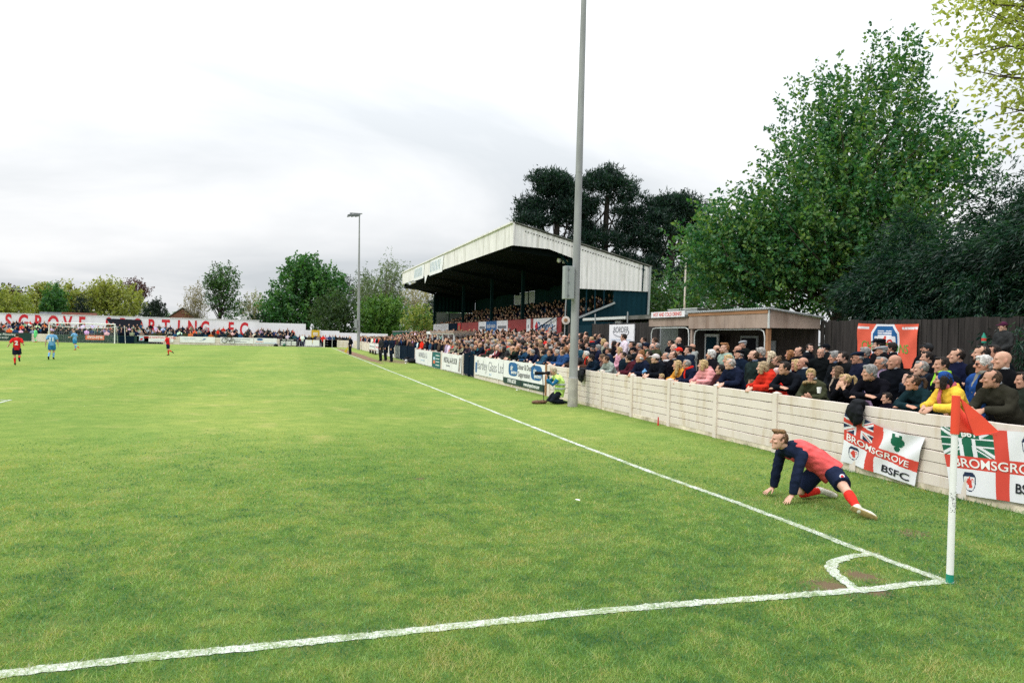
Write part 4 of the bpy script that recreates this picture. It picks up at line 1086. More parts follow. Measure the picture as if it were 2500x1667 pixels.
cloth_text('BSFC', f1, S1, 0.745, 0.865, 0.36, 0.15, BLACKPRINT, 0.02, slope=0.07)
f2 = empty('supporters_flag', (3.14, 2.2, 0.5), 'white and red supporters flag with a green Union canton and B61 beside the corner flag', 'flag', 'supporters flags on the near fence')
S2 = quadS((2.955, 0.92), (1.42, 1.02), (1.42, 0.16), (2.79, 0.055), 3.150, 0.022, 0.0)
def pat2(u, v):
    o = np.zeros(u.shape, int)
    c = (u < 0.50) & (v < 0.42)
    un = union(np.clip(u/0.50, 0, 1), np.clip(v/0.42, 0, 1))
    o[c] = np.array([2, 0, 2])[un[c]]
    wband = (np.abs(np.abs(u-0.25)-0.066) < 0.018) & (v < 0.42)
    o[c & wband] = 0
    o[(np.abs(u-0.25) < 0.125) & (v < 0.155) & (v > 0.01)] = 2
    o[(u > 0.50) & (u < 0.625)] = 1
    o[(v > 0.42) & (v < 0.615)] = 1
    s = shield(u, v, 0.225, 0.80, 0.066, 0.145)
    o[s > 0] = np.array([0, 3, 0, 1, 3])[s[s > 0]]
    s = shield(u, v, 0.80, 0.22, 0.06, 0.15)
    o[s > 0] = np.array([0, 3, 0, 1, 3])[s[s > 0]]
    return o
cloth('cloth', f2, S2, 150, 90, pat2, [FLAGCLOTH, REDFLAG2, GREENPRINT, NAVYPRINT])
cloth_text('BROMSGROVE', f2, S2, 0.53, 0.518, 0.88, 0.135, WHITE, 0.012)
cloth_text('BSFC', f2, S2, 0.82, 0.80, 0.26, 0.14, BLACKPRINT, 0.02)
cloth_text('B61', f2, S2, 0.275, 0.085, 0.135, 0.095, WHITE, 0.02)
# red banner on the timber fence
ban = empty('champions_banner', (9.78, 10.7, 2.0), 'orange red club banner reading CHAMPIONS on the dark timber fence', 'banner')
S3 = quadS((11.80, 2.625), (9.78, 2.585), (9.80, 1.45), (11.84, 1.42), 9.80, 0.05, 0.02)
def pat3(u, v):
    o = np.zeros(u.shape, int)
    vv = v*1.0
    s0 = shield(u, vv, 0.475, 0.52, 0.232, 0.535)
    o[s0 > 0] = 1
    s = shield(u, vv, 0.475, 0.52, 0.205, 0.475)
    o[s > 0] = np.array([1, 2, 1, 3, 2])[s[s > 0]]
    for cv in (0.155, 0.205, 0.255):
        o[(np.abs(v-cv) < 0.016) & (np.abs(u-0.475) < 0.12) & (vnoise(u*60, v*9) > 0.22)] = 1
    o[(np.abs(v-0.095) < 0.024) & (((u > 0.01) & (u < 0.20)) | ((u > 0.76) & (u < 0.99))) & (vnoise(u*70, v*20) > 0.15)] = 1
    return o
cloth('cloth', ban, S3, 140, 90, pat3, [BANNERCLOTH, FLAGCLOTH, BLUEPRINT, REDFLAG2])
cloth_text('CHAMPIONS', ban, S3, 0.48, 0.53, 0.80, 0.20, CHAMPGREEN, 0.002, slope=0.10)

# ================================================================== people
def nrm(v): v = np.asarray(v, float); return v/np.linalg.norm(v)
A3 = lambda *v: np.array(v, float)
def T(pts, rad, right=None, n=12, cap=True):
    """closed elliptical tube through pts; rad floats or (half width, half depth)"""
    P = np.array(pts, float); k = len(P)
    r = np.array([(x, x) if np.isscalar(x) else x for x in rad], float)
    tg = np.gradient(P, axis=0); tg /= np.linalg.norm(tg, axis=1, keepdims=True)
    if right is None:
        a = A3(1, 0, 0) if abs(tg[0][0]) < 0.8 else A3(0, 1, 0)
        right = np.tile(a, (k, 1))
    right = np.atleast_2d(np.asarray(right, float))
    if len(right) == 1: right = np.tile(right, (k, 1))
    if cap:
        e0, e1 = r[0].min(), r[-1].min()
        P = np.concatenate([[P[0]-tg[0]*e0*.92, P[0]-tg[0]*e0*.6], P, [P[-1]+tg[-1]*e1*.6, P[-1]+tg[-1]*e1*.92]])
        r = np.concatenate([[r[0]*.38, r[0]*.8], r, [r[-1]*.8, r[-1]*.38]])
        tg = np.concatenate([[tg[0]]*2, tg, [tg[-1]]*2]); right = np.concatenate([[right[0]]*2, right, [right[-1]]*2]); k += 4
    a = np.linspace(0, 2*np.pi, n, endpoint=False); ca, sa = np.cos(a), np.sin(a)
    V = []
    for i in range(k):
        x = nrm(right[i]-tg[i]*right[i].dot(tg[i])); y = np.cross(tg[i], x)
        V.append(P[i]+r[i, 0]*ca[:, None]*x+r[i, 1]*sa[:, None]*y)
    V = np.concatenate(V+[P[:1], P[-1:]])
    F = []
    for i in range(k-1):
        for j in range(n): F.append((i*n+j, i*n+(j+1) % n, (i+1)*n+(j+1) % n, (i+1)*n+j))
    b, e = k*n, k*n+1
    for j in range(n):
        F.append((b, (j+1) % n, j)); F.append((e, (k-1)*n+j, (k-1)*n+(j+1) % n))
    return V, F
def E(c, r, Rm=None, nu=14, nv=9):
    """closed ellipsoid"""
    V = [(0, 0, -1)]; F = []
    for i in range(1, nv):
        t = -math.pi/2+math.pi*i/nv
        for j in range(nu):
            p = 2*math.pi*j/nu; V.append((math.cos(t)*math.cos(p), math.cos(t)*math.sin(p), math.sin(t)))
    V.append((0, 0, 1)); V = np.array(V)*np.array(r if not np.isscalar(r) else (r, r, r))
    if Rm is not None: V = V@np.asarray(Rm).T
    V = V+np.array(c)
    for j in range(nu): F.append((0, 1+(j+1) % nu, 1+j))
    for i in range(nv-2):
        for j in range(nu):
            a = 1+i*nu; F.append((a+j, a+(j+1) % nu, a+nu+(j+1) % nu, a+nu+j))
    l = len(V)-1; a = 1+(nv-2)*nu
    for j in range(nu): F.append((l, a+j, a+(j+1) % nu))
    return V, F
def ring_tube(c, R, rx, ry, r, n=20, m=8, rz=None):
    """closed torus lying across axis R[:,2]"""
    V = []; F = []
    for i in range(n):
        a = 2*math.pi*i/n; d = A3(math.cos(a)*rx, math.sin(a)*ry, 0); o = nrm(d)
        for j in range(m):
            b = 2*math.pi*j/m
            V.append(np.asarray(c)+R@(d+o*r*math.cos(b)+A3(0, 0, (rz or r)*math.sin(b))))
    for i in range(n):
        for j in range(m): F.append((i*m+j, ((i+1) % n)*m+j, ((i+1) % n)*m+(j+1) % m, i*m+(j+1) % m))
    return np.array(V), F
_tmp = bpy.data.scenes.new('work')
class Warp:
    """radially magnifies a ball round c so small features survive voxel fusing; invertible"""
    def __init__(s, c, R0, k): s.c = np.array(c, float); s.R0 = R0; s.k = k
    def fwd(s, P):
        d = P-s.c; r = np.linalg.norm(d, axis=1, keepdims=True)+1e-9
        return s.c+d/r*np.where(r < s.R0, r*s.k, r+(s.k-1)*s.R0)
    def inv(s, P):
        d = P-s.c; r = np.linalg.norm(d, axis=1, keepdims=True)+1e-9
        return s.c+d/r*np.where(r < s.R0*s.k, r/s.k, r-(s.k-1)*s.R0)
def fuse(name, parts, voxel, warps=(), smooth=2, disp=None, lam=0.5):
    """unites closed pieces into one continuous skin"""
    V = []; F = []; n = 0
    for v, f in parts:
        V.append(v); F += [tuple(i+n for i in q) for q in f]; n += len(v)
    V = np.concatenate(V)
    for w in warps: V = w.fwd(V)
    me = bpy.data.meshes.new(name+'_src'); me.from_pydata(V.tolist(), [], F); me.update()
    o = bpy.data.objects.new('work', me); _tmp.collection.objects.link(o)
    m = o.modifiers.new('r', 'REMESH'); m.mode = 'VOXEL'; m.voxel_size = voxel; m.use_smooth_shade = True
    vl = _tmp.view_layers[0]; vl.update(); dg = vl.depsgraph
    out = bpy.data.meshes.new_from_object(o.evaluated_get(dg)); out.name = name
    bpy.data.objects.remove(o); bpy.data.meshes.remove(me)
    k = len(out.vertices); co = np.empty(k*3, np.float32); out.vertices.foreach_get('co', co); co = co.reshape(-1, 3).astype(float)
    ed = np.empty(len(out.edges)*2, np.int32); out.edges.foreach_get('vertices', ed); ed = ed.reshape(-1, 2)
    deg = np.bincount(ed.ravel(), minlength=k)[:, None]
    for _ in range(smooth):
        s = np.zeros_like(co)
        for q in range(3):
            s[:, q] = np.bincount(ed[:, 0], co[ed[:, 1], q], k)+np.bincount(ed[:, 1], co[ed[:, 0], q], k)
        co = co*(1-lam)+s/np.maximum(deg, 1)*lam
    for w in reversed(warps): co = w.inv(co)
    if disp is not None: co = disp(co)
    out.vertices.foreach_set('co', co.astype(np.float32).ravel())
    out.polygons.foreach_set('use_smooth', np.ones(len(out.polygons), bool))
    out.update()
    return out, co
def crumple(amp, sc=1.0, seed=0):
    """folds in cloth: smooth ridged displacement"""
    def f(P):
        x, y, z = (P*sc).T
        a = np.sin(x*23+3*np.sin(z*17+seed)+seed)*np.sin(z*31+2.2*np.sin(y*19)+seed*2)+0.6*np.sin(z*47+x*33+y*41+seed*3)
        c = P.mean(0); d = P-c; d[:, 2] *= 0.1
        d /= np.linalg.norm(d, axis=1, keepdims=True)+1e-6
        return P+d*(a*amp)[:, None]
    return f
# ---- head, in its own frame: x right, y forward, z up, origin between the ears
def head_parts(female=False, v=0):
    k = (0.94 if female else 1.0)*(1.0, 1.06, .95, 1.03)[v]; ns = (1.0, 1.22, .86, 1.1)[v]; ch = (0, .006, -.004, .003)[v]
    L = [(-.116, .078, .034, .022), (-.102, .090, .0, .038), (-.078, .089, -.040, .051*k), (-.045, .087, -.068, .061*k), (-.010, .087, -.088, .069), (.030, .091, -.098, .0745),
         (.060, .086, -.096, .0735), (.088, .068, -.081, .062), (.106, .042, -.056, .043), (.115, .015, -.024, .018)]
    pts = [(0, (yf+yb)/2, z) for z, yf, yb, w in L]; rad = [(w, (yf-yb)/2) for z, yf, yb, w in L]
    P = np.array(pts); n = 20; V = []; F = []
    a = np.linspace(0, 2*np.pi, n, endpoint=False)
    for (x, y, z), (w, d) in zip(pts, rad):
        sx, sy = np.cos(a), np.sin(a)
        e = np.abs(sx)**0.86*np.sign(sx)
        V.append(np.stack([e*w, y+sy*d, np.full(n, z)], 1))
    V = np.concatenate(V+[[(0, .055, -.122)], [(0, -.004, .119)]]); m = len(L)
    for i in range(m-1):
        for j in range(n): F.append((i*n+j, i*n+(j+1) % n, (i+1)*n+(j+1) % n, (i+1)*n+j))
    for j in range(n):
        F.append((m*n, (j+1) % n, j)); F.append((m*n+1, (m-1)*n+j, (m-1)*n+(j+1) % n))
    parts = [(V, F)]
    parts.append(T([(0, .090, .012), (0, .090+.014*ns, -.010), (0, .090+.024*ns, -.030)], [.0085, .011, .0130*ns]))
    parts.append(E((0, .090+.014*ns, -.036), (.0175*ns, .013, .010)))
    parts.append(E((0, .083, .022), (.050, .0145, .0105)))
    parts.append(E((0, .0875, -.062), (.022, .0085, .0055))); parts.append(E((0, .0865, -.071), (.020, .0085, .006)))
    parts.append(E((0, .080+ch, -.100), (.022, .016, .016)))
    for s in (-1, 1):
        parts.append(E((s*.073, -.010, -.002), (.010, .021, .033), np.array(Matrix.Rotation(s*0.35, 3, 'Z')@Matrix.Rotation(0.15, 3, 'X'))))
        parts.append(E((s*.040, .066, -.022), (.026, .022, .020)))
    return parts
def head_tint(H, jaw=0.0):
    """skin colour multipliers by place on the head (lips, brows, eyes, ruddy nose and ears)"""
    t = np.ones((len(H), 3))
    g = lambda c, s: np.exp(-(((H-np.array(c))/np.array(s))**2).sum(1))[:, None]
    t *= 1-g((0, .10, -.066), (.024, .016, .009))*np.array([.18, .42, .38])
    t *= 1-g((0, .112, -.030), (.018, .018, .018))*np.array([.0, .16, .16])
    for s in (-1, 1):
        t *= 1-g((s*.073, -.01, 0), (.012, .03, .03))*np.array([.02, .22, .2])
        t *= 1-g((s*.045, .075, -.03), (.02, .03, .02))*np.array([.0, .14, .13])
        t *= 1-g((s*.034, .098, .026), (.020, .016, .006))*np.array([.62, .66, .66])
        t *= 1-g((s*.033, .084, .004), (.013, .02, .006))*np.array([.72, .70, .66])
    t *= 1-jaw*np.clip((-.05-H[:, 2:3])/.03, 0, 1)*np.clip((H[:, 1:2])/.04, 0, 1)*np.array([.42, .40, .36])
    return t
def sockets(H):
    """presses the eye sockets into a head"""
    for s in (-1, 1):
        g = np.exp(-(((H-np.array([s*.032, .088, .006]))/np.array([.015, .03, .009]))**2).sum(1))
        H[:, 1] -= 0.0095*g
    return H
def rot_zx(yaw, pitch, roll=0.0):
    return np.array(Matrix.Rotation(yaw, 3, 'Z')@Matrix.Rotation(pitch, 3, 'X')@Matrix.Rotation(roll, 3, 'Y'))
# ---- hands
def hand_parts(w, d, nrmv, side, curl=0.5, spread=0.12, L=1.0):
    """five-fingered hand: wrist w, pointing d, palm facing nrmv, side +1 right / -1 left"""
    d = nrm(d); nv = nrm(nrmv-d*np.dot(nrmv, d)); x = np.cross(d, nv)*side      # x towards the thumb
    parts = [T([w, w+d*.03*L, w+d*.085*L], [(.026*L, .019*L), (.036*L, .017*L), (.041*L, .014*L)], x, 10)]
    for i, (o, ln) in enumerate(((.030, .070), (.010, .080), (-.011, .074), (-.031, .058))):
        p = w+d*.085*L+x*o*L; a = -i*spread*.5+spread*.75; dd = nrm(d+x*a); pts = [p-dd*.02*L]; c = 0.0
        for sgm in (.42, .33, .25):
            pts.append(pts[-1]+dd*(ln*sgm*L+(.02*L if len(pts) == 1 else 0))); c = curl*0.9
            dd = nrm(dd*math.cos(c)+nv*math.sin(c))
        parts.append(T(pts, [.0100*L, .0094*L, .0086*L, .0072*L], None, 8))
    p = w+d*.025*L+x*.026*L; dd = nrm(d*.62+x*.75+nv*.25)
    parts.append(T([p, p+dd*.032*L, p+dd*.032*L+nrm(dd+d*.7+nv*curl*.4)*.032*L, p+dd*.032*L+nrm(dd+d*.9+nv*curl*.8)*.054*L], [.0145*L, .0125*L, .0105*L, .008*L], None, 8))
    return parts
# ---- posture
def stand_pose(arms='down', yaw=-0.72, pitch=0.06, fem=False, lean=0.0, sway=0.0):
    """forward +Y, right +X, feet on z = 0; about 1.75 m tall"""
    sw = 0.165 if fem else 0.19
    J = dict(fem=fem)
    J['pelvis'] = A3(sway, -0.0-lean*0.30, .94); J['chest'] = A3(sway*.5, 0.005+lean*0.05, 1.26-lean*.10)
    J['neck'] = A3(0, -0.012+lean*.26, 1.475-lean*.17); J['head'] = A3(0, 0.022+lean*.36, 1.632-lean*.24)
    J['headR'] = rot_zx(yaw, pitch-lean*.1)
    J['rt'] = A3(1, 0, 0)
    for s, k in ((1, 'R'), (-1, 'L')):
        sh = A3(s*sw, -0.015+lean*.23, 1.415-lean*.16); J['sh'+k] = sh
        J['hip'+k] = J['pelvis']+A3(s*.09, 0, -.02); J['kn'+k] = A3(s*.105, .025-lean*.18, .50); J['an'+k] = A3(s*.11, -.03-lean*.15, .085); J['to'+k] = A3(s*.135, .11-lean*.15, .03)
        if arms == 'down':
            el, wr, hd, hn, c = A3(s*.255, -.045, 1.13), A3(s*.255, .03, .885), A3(0, .15, -1), A3(-s, 0, 0), .35
        elif arms == 'pocket':
            el, wr, hd, hn, c = A3(s*.285, -.085, 1.14), A3(s*.205, .085, .965), A3(-s*.25, .25, -1), A3(-s*.6, -.8, 0), .3
        elif arms == 'crossed':
            el = A3(s*.245, .085, 1.155)
            wr = A3(-.055, .205, 1.20) if s > 0 else A3(.07, .235, 1.165)
            hd, hn, c = A3(-s, .05, .12), A3(0, -1, 0), .25
        elif arms == 'front':
            el, wr, hd, hn, c = A3(s*.245, .03, 1.13), A3(s*.065, .235, 1.03), A3(-s*.55, .7, -.1), A3(-s*.4, -.3, -1), .6
        elif arms == 'lean':
            el, wr, hd, hn, c = A3(s*.25, .215, 1.115), A3(s*.085, .44, 1.125), A3(-s*.35, .75, -.55), A3(-s*.5, -.2, -.8), .5
        elif arms == 'fold':
            el = A3(s*.27, .30, 1.115); wr = A3(-.055, .385, 1.145) if s > 0 else A3(.085, .365, 1.12); hd, hn, c = A3(-s, .05, -.1), A3(0, -.5, -1), .25
        elif arms == 'mouth':
            el, wr, hd, hn, c = A3(s*.21, .30, 1.12), A3(s*.07, .36, 1.34), A3(-s*.45, .0, .85), A3(-s*.3, -1, 0), .7
        elif arms == 'chin':
            el = A3(s*.25, .215, 1.115)
            if s > 0: el, wr, hd, hn, c = A3(.20, .30, 1.13), A3(.10, .36, 1.33), A3(-.2, -.05, 1), A3(-.2, -1, .2), 1.0
            else: wr, hd, hn, c = A3(.02, .40, 1.12), A3(.9, .2, -.2), A3(0, -.4, -1), .4
        elif arms == 'cup':
            if s > 0: el, wr, hd, hn, c = A3(.25, .215, 1.115), A3(-.02, .42, 1.125), A3(-.9, .35, -.1), A3(-.2, -.4, -1), .4
            else: el, wr, hd, hn, c = A3(-.27, .12, 1.12), A3(-.17, .36, 1.13), A3(.1, .8, .25), A3(1, -.2, 0), .8
        J['el'+k], J['wr'+k], J['hd'+k], J['hn'+k], J['cu'+k] = el, wr, hd, hn, c
    return J
def spine(J, k):
    """points from pelvis to neck base"""
    p, c, n = J['pelvis'], J['chest'], J['neck']
    t = np.linspace(0, 1, k)[:, None]
    ctl = 2*c-(p+n)/2
    return (1-t)**2*p+2*t*(1-t)*ctl+t**2*n
def right_axis(J, k):
    a, b = nrm(J['hipR']-J['hipL']), nrm(J['shR']-J['shL'])
    t = np.linspace(0, 1, k)[:, None]
    return (1-t)*a+t*b
def bend(a, b, c, k=2):
    """gently rounded joint path a-b-c"""
    return [a, a*.5+b*.5, b*.86+(a+c)*.07, b*.5+c*.5, c]
def body_mesh(J, voxel=.014, hk=2.3, hands=True, handk=2.2, foot=True, slim=1.0):
    f = J['fem']; pt = spine(J, 7); ra = right_axis(J, 7)
    wd = [(.155, .105), (.155, .108), (.135, .10), (.138, .104), (.150, .108), (.125, .088), (.062, .062)]
    if f: wd = [(.165, .112), (.155, .105), (.118, .09), (.128, .105), (.134, .105), (.11, .08), (.054, .054)]
    wd = [(a*slim, b*slim) for a, b in wd[:-1]]+wd[-1:]
    P = [T(np.concatenate([[pt[0]-A3(0, 0, .05)], pt]), [(.14*slim, .095*slim)]+wd, np.concatenate([ra[:1], ra]), 18)]
    Hm, hp = J['headR'], J['head']
    for v, q in head_parts(f, J.get('hv', 0)): P.append((v@Hm.T+hp, q))
    nk = hp+Hm@A3(0, -.028, -.05)
    P.append(T([J['neck']-nrm(pt[-1]-pt[-2])*.03, J['neck']*.5+nk*.5, nk], [.064, .056 if not f else .048, .056 if not f else .049], None, 14))
    warps = [Warp(hp, .165, hk)]
    for s, k in ((1, 'R'), (-1, 'L')):
        P.append(T([J['neck'], J['sh'+k]], [.06*slim, .056*slim]))
        q = bend(J['sh'+k], J['el'+k], J['wr'+k]); P.append(T(q, [.055*slim, .047*slim, .041*slim, .038*slim, .027]))
        if hands:
            P += hand_parts(J['wr'+k], J['hd'+k], J['hn'+k], s, J['cu'+k], J.get('spread', .12), J.get('hL', 1.0))
            warps.append(Warp(J['wr'+k]+nrm(J['hd'+k])*.085, .12, handk))
        q = bend(J['hip'+k], J['kn'+k], J['an'+k]); P.append(T(q, [.088, .078, .056, .056, .036]))
        if foot: P.append(T([J['an'+k]+A3(0, 0, -.03), J['an'+k]*.4+J['to'+k]*.6, J['to'+k]], [.036, (.04, .03), (.036, .024)]))
    me, co = fuse('person', P, voxel, warps, 2)
    H = (co-hp)@Hm
    d = np.linalg.norm(H, axis=1) < .16
    Hd = sockets(H[d].copy()); co[d] = Hd@Hm.T+hp
    me.vertices.foreach_set('co', co.astype(np.float32).ravel())
    tint = np.ones((len(co), 3)); tint[d] = head_tint(Hd, J.get('jaw', 0.0))
    point_colors(me, tint, 'tint')
    me.materials.append(SKIN); me.update()
    return me
def jacket_mesh(J, voxel=.014, loose=.022, hem=.80, collar='stand', sleeve='long', amp=.004, name='jacket', seed=0, quilt=False):
    f = J['fem']; k = 8; pt = spine(J, 7); ra = right_axis(J, 7)
    wd = np.array([(.155, .110), (.155, .112), (.142, .108), (.152, .114), (.166, .118), (.142, .098), (.080, .076)])
    if f: wd = np.array([(.168, .118), (.156, .112), (.128, .102), (.140, .115), (.150, .113), (.126, .088), (.070, .068)])
    wd = wd+loose
    if collar is None:      # tabard: open neck, cut away at the shoulders
        pt, ra, wd = pt[:6], ra[:6], wd[:6].copy(); wd[5] *= (.84, .94)
    dn = nrm(pt[0]-pt[1]); ext = J['pelvis'][2]-hem if J.get('upright', True) else .12
    lo = pt[0]+dn*ext
    P = [T(np.concatenate([[lo], pt]), np.concatenate([[wd[0]+A3(.004, .004)], wd]), np.concatenate([ra[:1], ra]), 20, cap=False)]
    for s, kk in ((1, 'R'), (-1, 'L')):
        if collar is None:
            sp_ = J['neck']*.42+J['sh'+kk]*.58; fw = nrm(np.cross(np.array([0, 0, 1.]) if abs(nrm(pt[-1]-pt[0])[2]) > .8 else nrm(pt[-1]-pt[0]), J['shR']-J['shL']))
            P.append(T([sp_+fw*.05-nrm(J['neck']-J['chest'])*.10, sp_+nrm(J['neck']-J['chest'])*.045, sp_-fw*.05-nrm(J['neck']-J['chest'])*.10], [.052, .050, .052]))
        else:
            P.append(T([J['neck'], J['sh'+kk]], [.060+loose*.7, .062+loose*.6]))
        sh, el, wr = J['sh'+kk], J['el'+kk], J['wr'+kk]
        if sleeve == 'long':
            q = bend(sh, el, wr-nrm(J['hd'+kk])*.005); P.append(T(q, np.array([.060, .052, .048, .045, .034])+loose*.75, None, 12, cap=False))
        elif sleeve == 'short':
            P.append(T([sh, sh*.55+el*.45, sh*.25+el*.75], np.array([.060, .056, .054])+loose*.75, None, 12, cap=False))
    Rn = np.eye(3); zz = nrm(J['head']-J['neck']+A3(0, -.03, .1)); xx = nrm(ra[-1]-zz*ra[-1].dot(zz)); Rn = np.stack([xx, np.cross(zz, xx), zz], 1)
    if collar == 'stand': P.append(ring_tube(J['neck']+zz*.045, Rn, .070, .072, .014, rz=.036))
    elif collar == 'hood':
        P.append(ring_tube(J['neck']+zz*.03, Rn, .076, .078, .020, rz=.03)); P.append(E(J['neck']+Rn@A3(0, -.10, .0), (.10, .055, .07)))
    elif collar == 'crew': P.append(ring_tube(J['neck']+zz*.012, Rn, .064, .066, .012, rz=.014))
    me, co = fuse(name, P, voxel, (), 2, (padded if quilt else crumple)(amp, seed=seed))
    me.materials.append(CLOTH)
    return me
def trousers_mesh(J, voxel=.018, length='long', loose=.02, name='trousers', shoes=True, seed=0):
    P = []
    pt = spine(J, 7); ra = right_axis(J, 7); dn = nrm(pt[0]-pt[1])
    P.append(T([pt[0]+dn*.09, pt[0], pt[1]], [(.135+loose, .10+loose), (.155+loose, .108+loose), (.150+loose*.6, .106+loose*.6)], ra[0], 16, cap=False))
    for s, kk in ((1, 'R'), (-1, 'L')):
        h, kn, an = J['hip'+kk], J['kn'+kk], J['an'+kk]
        if length == 'long':
            P.append(T(bend(h, kn, an), np.array([.088, .080, .064, .062, .052])+loose, None, 12, cap=False))
            if shoes: P.append(T([an+A3(0, 0, -.02), an*.4+J['to'+kk]*.6, J['to'+kk]], [.046, (.048, .036), (.042, .028)]))
        else:
            P.append(T([h, h*.55+kn*.45, h*.22+kn*.78], np.array([.092, .090, .088])+loose, None, 14, cap=False))
    me, co = fuse(name, P, voxel, (), 2, crumple(.004, 1.0, seed+3))
    me.materials.append(CLOTH)
    return me
def shoes_mesh(J, voxel=.010, name='shoes', sides='RL'):
    P = []
    for k in sides:
        an, to = J['an'+k], J['to'+k]
        up = nrm(J['kn'+k]-an); d = nrm(to-an)
        heel = an-d*.045-up*.02
        sd = np.cross(up, d)
        P.append(T([an+up*.035, an-up*.02], [.047, .046]))
        P.append(T([heel, an*.55+to*.45-up*.01, to*.8+an*.2, to+d*.02], [(.038, .034), (.044, .036), (.046, .030), (.034, .022)], sd, 12))
    me, co = fuse(name, P, voxel, (), 2)
    me.materials.append(CLOTH)
    return me
def socks_mesh(J, voxel=.011, name='sock', hi=.86, sides='RL'):
    P = []
    for k in sides:
        kn, an = J['kn'+k], J['an'+k]
        a = kn*hi+an*(1-hi)
        P.append(T([a, kn*.6+an*.4, kn*.3+an*.7, an], [.060, .063, .050, .043], None, 12, cap=False))
    me, co = fuse(name, P, voxel, (), 2, crumple(.0015, 1.5))
    me.materials.append(CLOTH)
    return me
# ---- hair and hats, in head frame
def hair_set():
    S = {}
    def mk(k, parts, v=.0075, sm=2, name='hair'):
        def d(P):
            x, y, z = P.T
            a = np.sin(x*210+4*np.sin(z*90))*np.sin(y*190+3*np.sin(x*70))+.5*np.sin(z*260+y*140)
            q = nrm_rows(P-A3(0, -.015, .02))
            s_ = np.sin(np.arctan2(x, y)*23+5*np.sin(z*60)+3*np.sin(y*50))*np.sin(z*95+x*60)
            return P+q*((a*.0020+s_*.0034) if name == 'hair' else a*.0006)[:, None]
        me, co = fuse(name, parts, v, (), sm, d); me.materials.append(HAIR if name == 'hair' else CLOTH); S[k] = me
    nr = lambda s: [E((s*.070, -.015, .01), (.012, .030, .045))]
    cap = E((0, -.015, .033), (.0825, .0995, .094))
    mk('short', [cap, E((0, .055, .102), (.052, .036, .021)), E((0, -.055, -.005), (.060, .045, .055))]+nr(1)+nr(-1))
    mk('quiff', [E((0, -.015, .030), (.0785, .0965, .092)), E((0, .050, .112), (.055, .045, .030)), E((0, .085, .118), (.040, .022, .022)), E((-.03, .0, .115), (.05, .06, .028)), E((.025, -.03, .112), (.05, .06, .026))])
    mk('crop', [E((0, -.018, .030), (.0785, .0960, .0925)), E((0, .038, .088), (.058, .042, .031)), E((0, -.055, -.01), (.056, .043, .045))]+nr(1)+nr(-1))
    mk('receding', [E((0, -.026, .026), (.0800, .088, .0925)), E((0, .018, .092), (.050, .045, .029)), E((0, -.058, -.01), (.058, .043, .048))]+nr(1)+nr(-1))
    mk('fringe', [E((s*.060, -.025, .012), (.021, .052, .036)) for s in (1, -1)]+[E((0, -.068, .004), (.060, .036, .046))])
    mk('fluffy', [E((0, -.015, .040), (.090, .104, .098)), E((0, .060, .095), (.055, .034, .026)), E((0, -.06, -.02), (.070, .050, .06))]+nr(1)+nr(-1))
    mk('bob', [E((0, -.018, .036), (.088, .102, .094)), E((0, .070, .085), (.045, .022, .026))]+[T([(s*.078, .0, .03), (s*.086, .004, -.05), (s*.078, .006, -.115)], [(.030, .042), (.026, .048), (.018, .036)], A3(1, 0, 0)) for s in (1, -1)]
       + [T([(0, -.075, .03), (0, -.088, -.05), (0, -.080, -.12)], [(.072, .036), (.074, .034), (.060, .026)], A3(1, 0, 0))])
    mk('long', [E((0, -.018, .035), (.086, .101, .092)), E((0, .065, .088), (.045, .024, .024))]+[T([(s*.077, -.005, .03), (s*.085, .0, -.08), (s*.082, .015, -.19), (s*.075, .03, -.27)], [(.026, .040), (.025, .045), (.026, .042), (.014, .026)], A3(1, 0, 0)) for s in (1, -1)]
       + [T([(0, -.075, .03), (0, -.092, -.08), (0, -.100, -.18), (0, -.100, -.25)], [(.070, .035), (.074, .032), (.070, .028), (.05, .018)], A3(1, 0, 0))])
    mk('ponytail', [E((0, -.017, .031), (.0800, .0965, .0925)), E((0, .044, .086), (.062, .044, .033)), E((0, -.055, -.01), (.052, .043, .045)), T([(0, -.095, .055), (0, -.145, .062), (0, -.172, .015), (0, -.165, -.07), (0, -.150, -.11)], [.020, .030, .034, .026, .010])]+nr(1)+nr(-1))
    mk('bun', [E((0, -.017, .031), (.080, .0965, .0925)), E((0, .044, .086), (.062, .044, .033)), E((0, -.055, -.01), (.052, .043, .045)), E((0, -.085, .105), (.038, .036, .034))]+nr(1)+nr(-1))
    mk('flat_cap', [E((0, -.002, .082), (.094, .118, .040), np.array(Matrix.Rotation(-0.16, 3, 'X'))), E((0, .100, .060), (.066, .042, .011), np.array(Matrix.Rotation(-0.25, 3, 'X'))), E((0, -.02, .055), (.084, .100, .035))], name='cap')
    mk('cap', [E((0, -.010, .046), (.086, .104, .086)), E((0, .122, .050), (.060, .062, .009), np.array(Matrix.Rotation(-0.12, 3, 'X'))), E((0, .07, .05), (.07, .035, .02))], name='cap')
    mk('beanie', [E((0, -.012, .050), (.089, .106, .096)), E((0, -.008, .030), (.092, .108, .026))], name='beanie')
    mk('bobble', [E((0, -.012, .050), (.090, .107, .098)), E((0, -.008, .030), (.094, .110, .026)), E((0, -.03, .165), (.036, .036, .034))], name='bobble_hat')
    mk('headscarf', [E((0, -.016, .036), (.088, .106, .096)), E((0, -.075, -.01), (.06, .045, .05)), E((.02, -.115, -.02), (.03, .02, .05))], name='headscarf')
    mk('beard', [E((0, .074, -.096), (.040, .030, .027)), E((.040, .045, -.078), (.018, .040, .030)), E((-.040, .045, -.078), (.018, .040, .030)), E((0, .094, -.050), (.024, .008, .006))])
    mk('fur_hood', [ring_tube(A3(0, -.05, -.155), np.array(Matrix.Rotation(0.35, 3, 'X')), .125, .115, .034)], v=.012, name='hair')
    # spectacles
    V = MB()
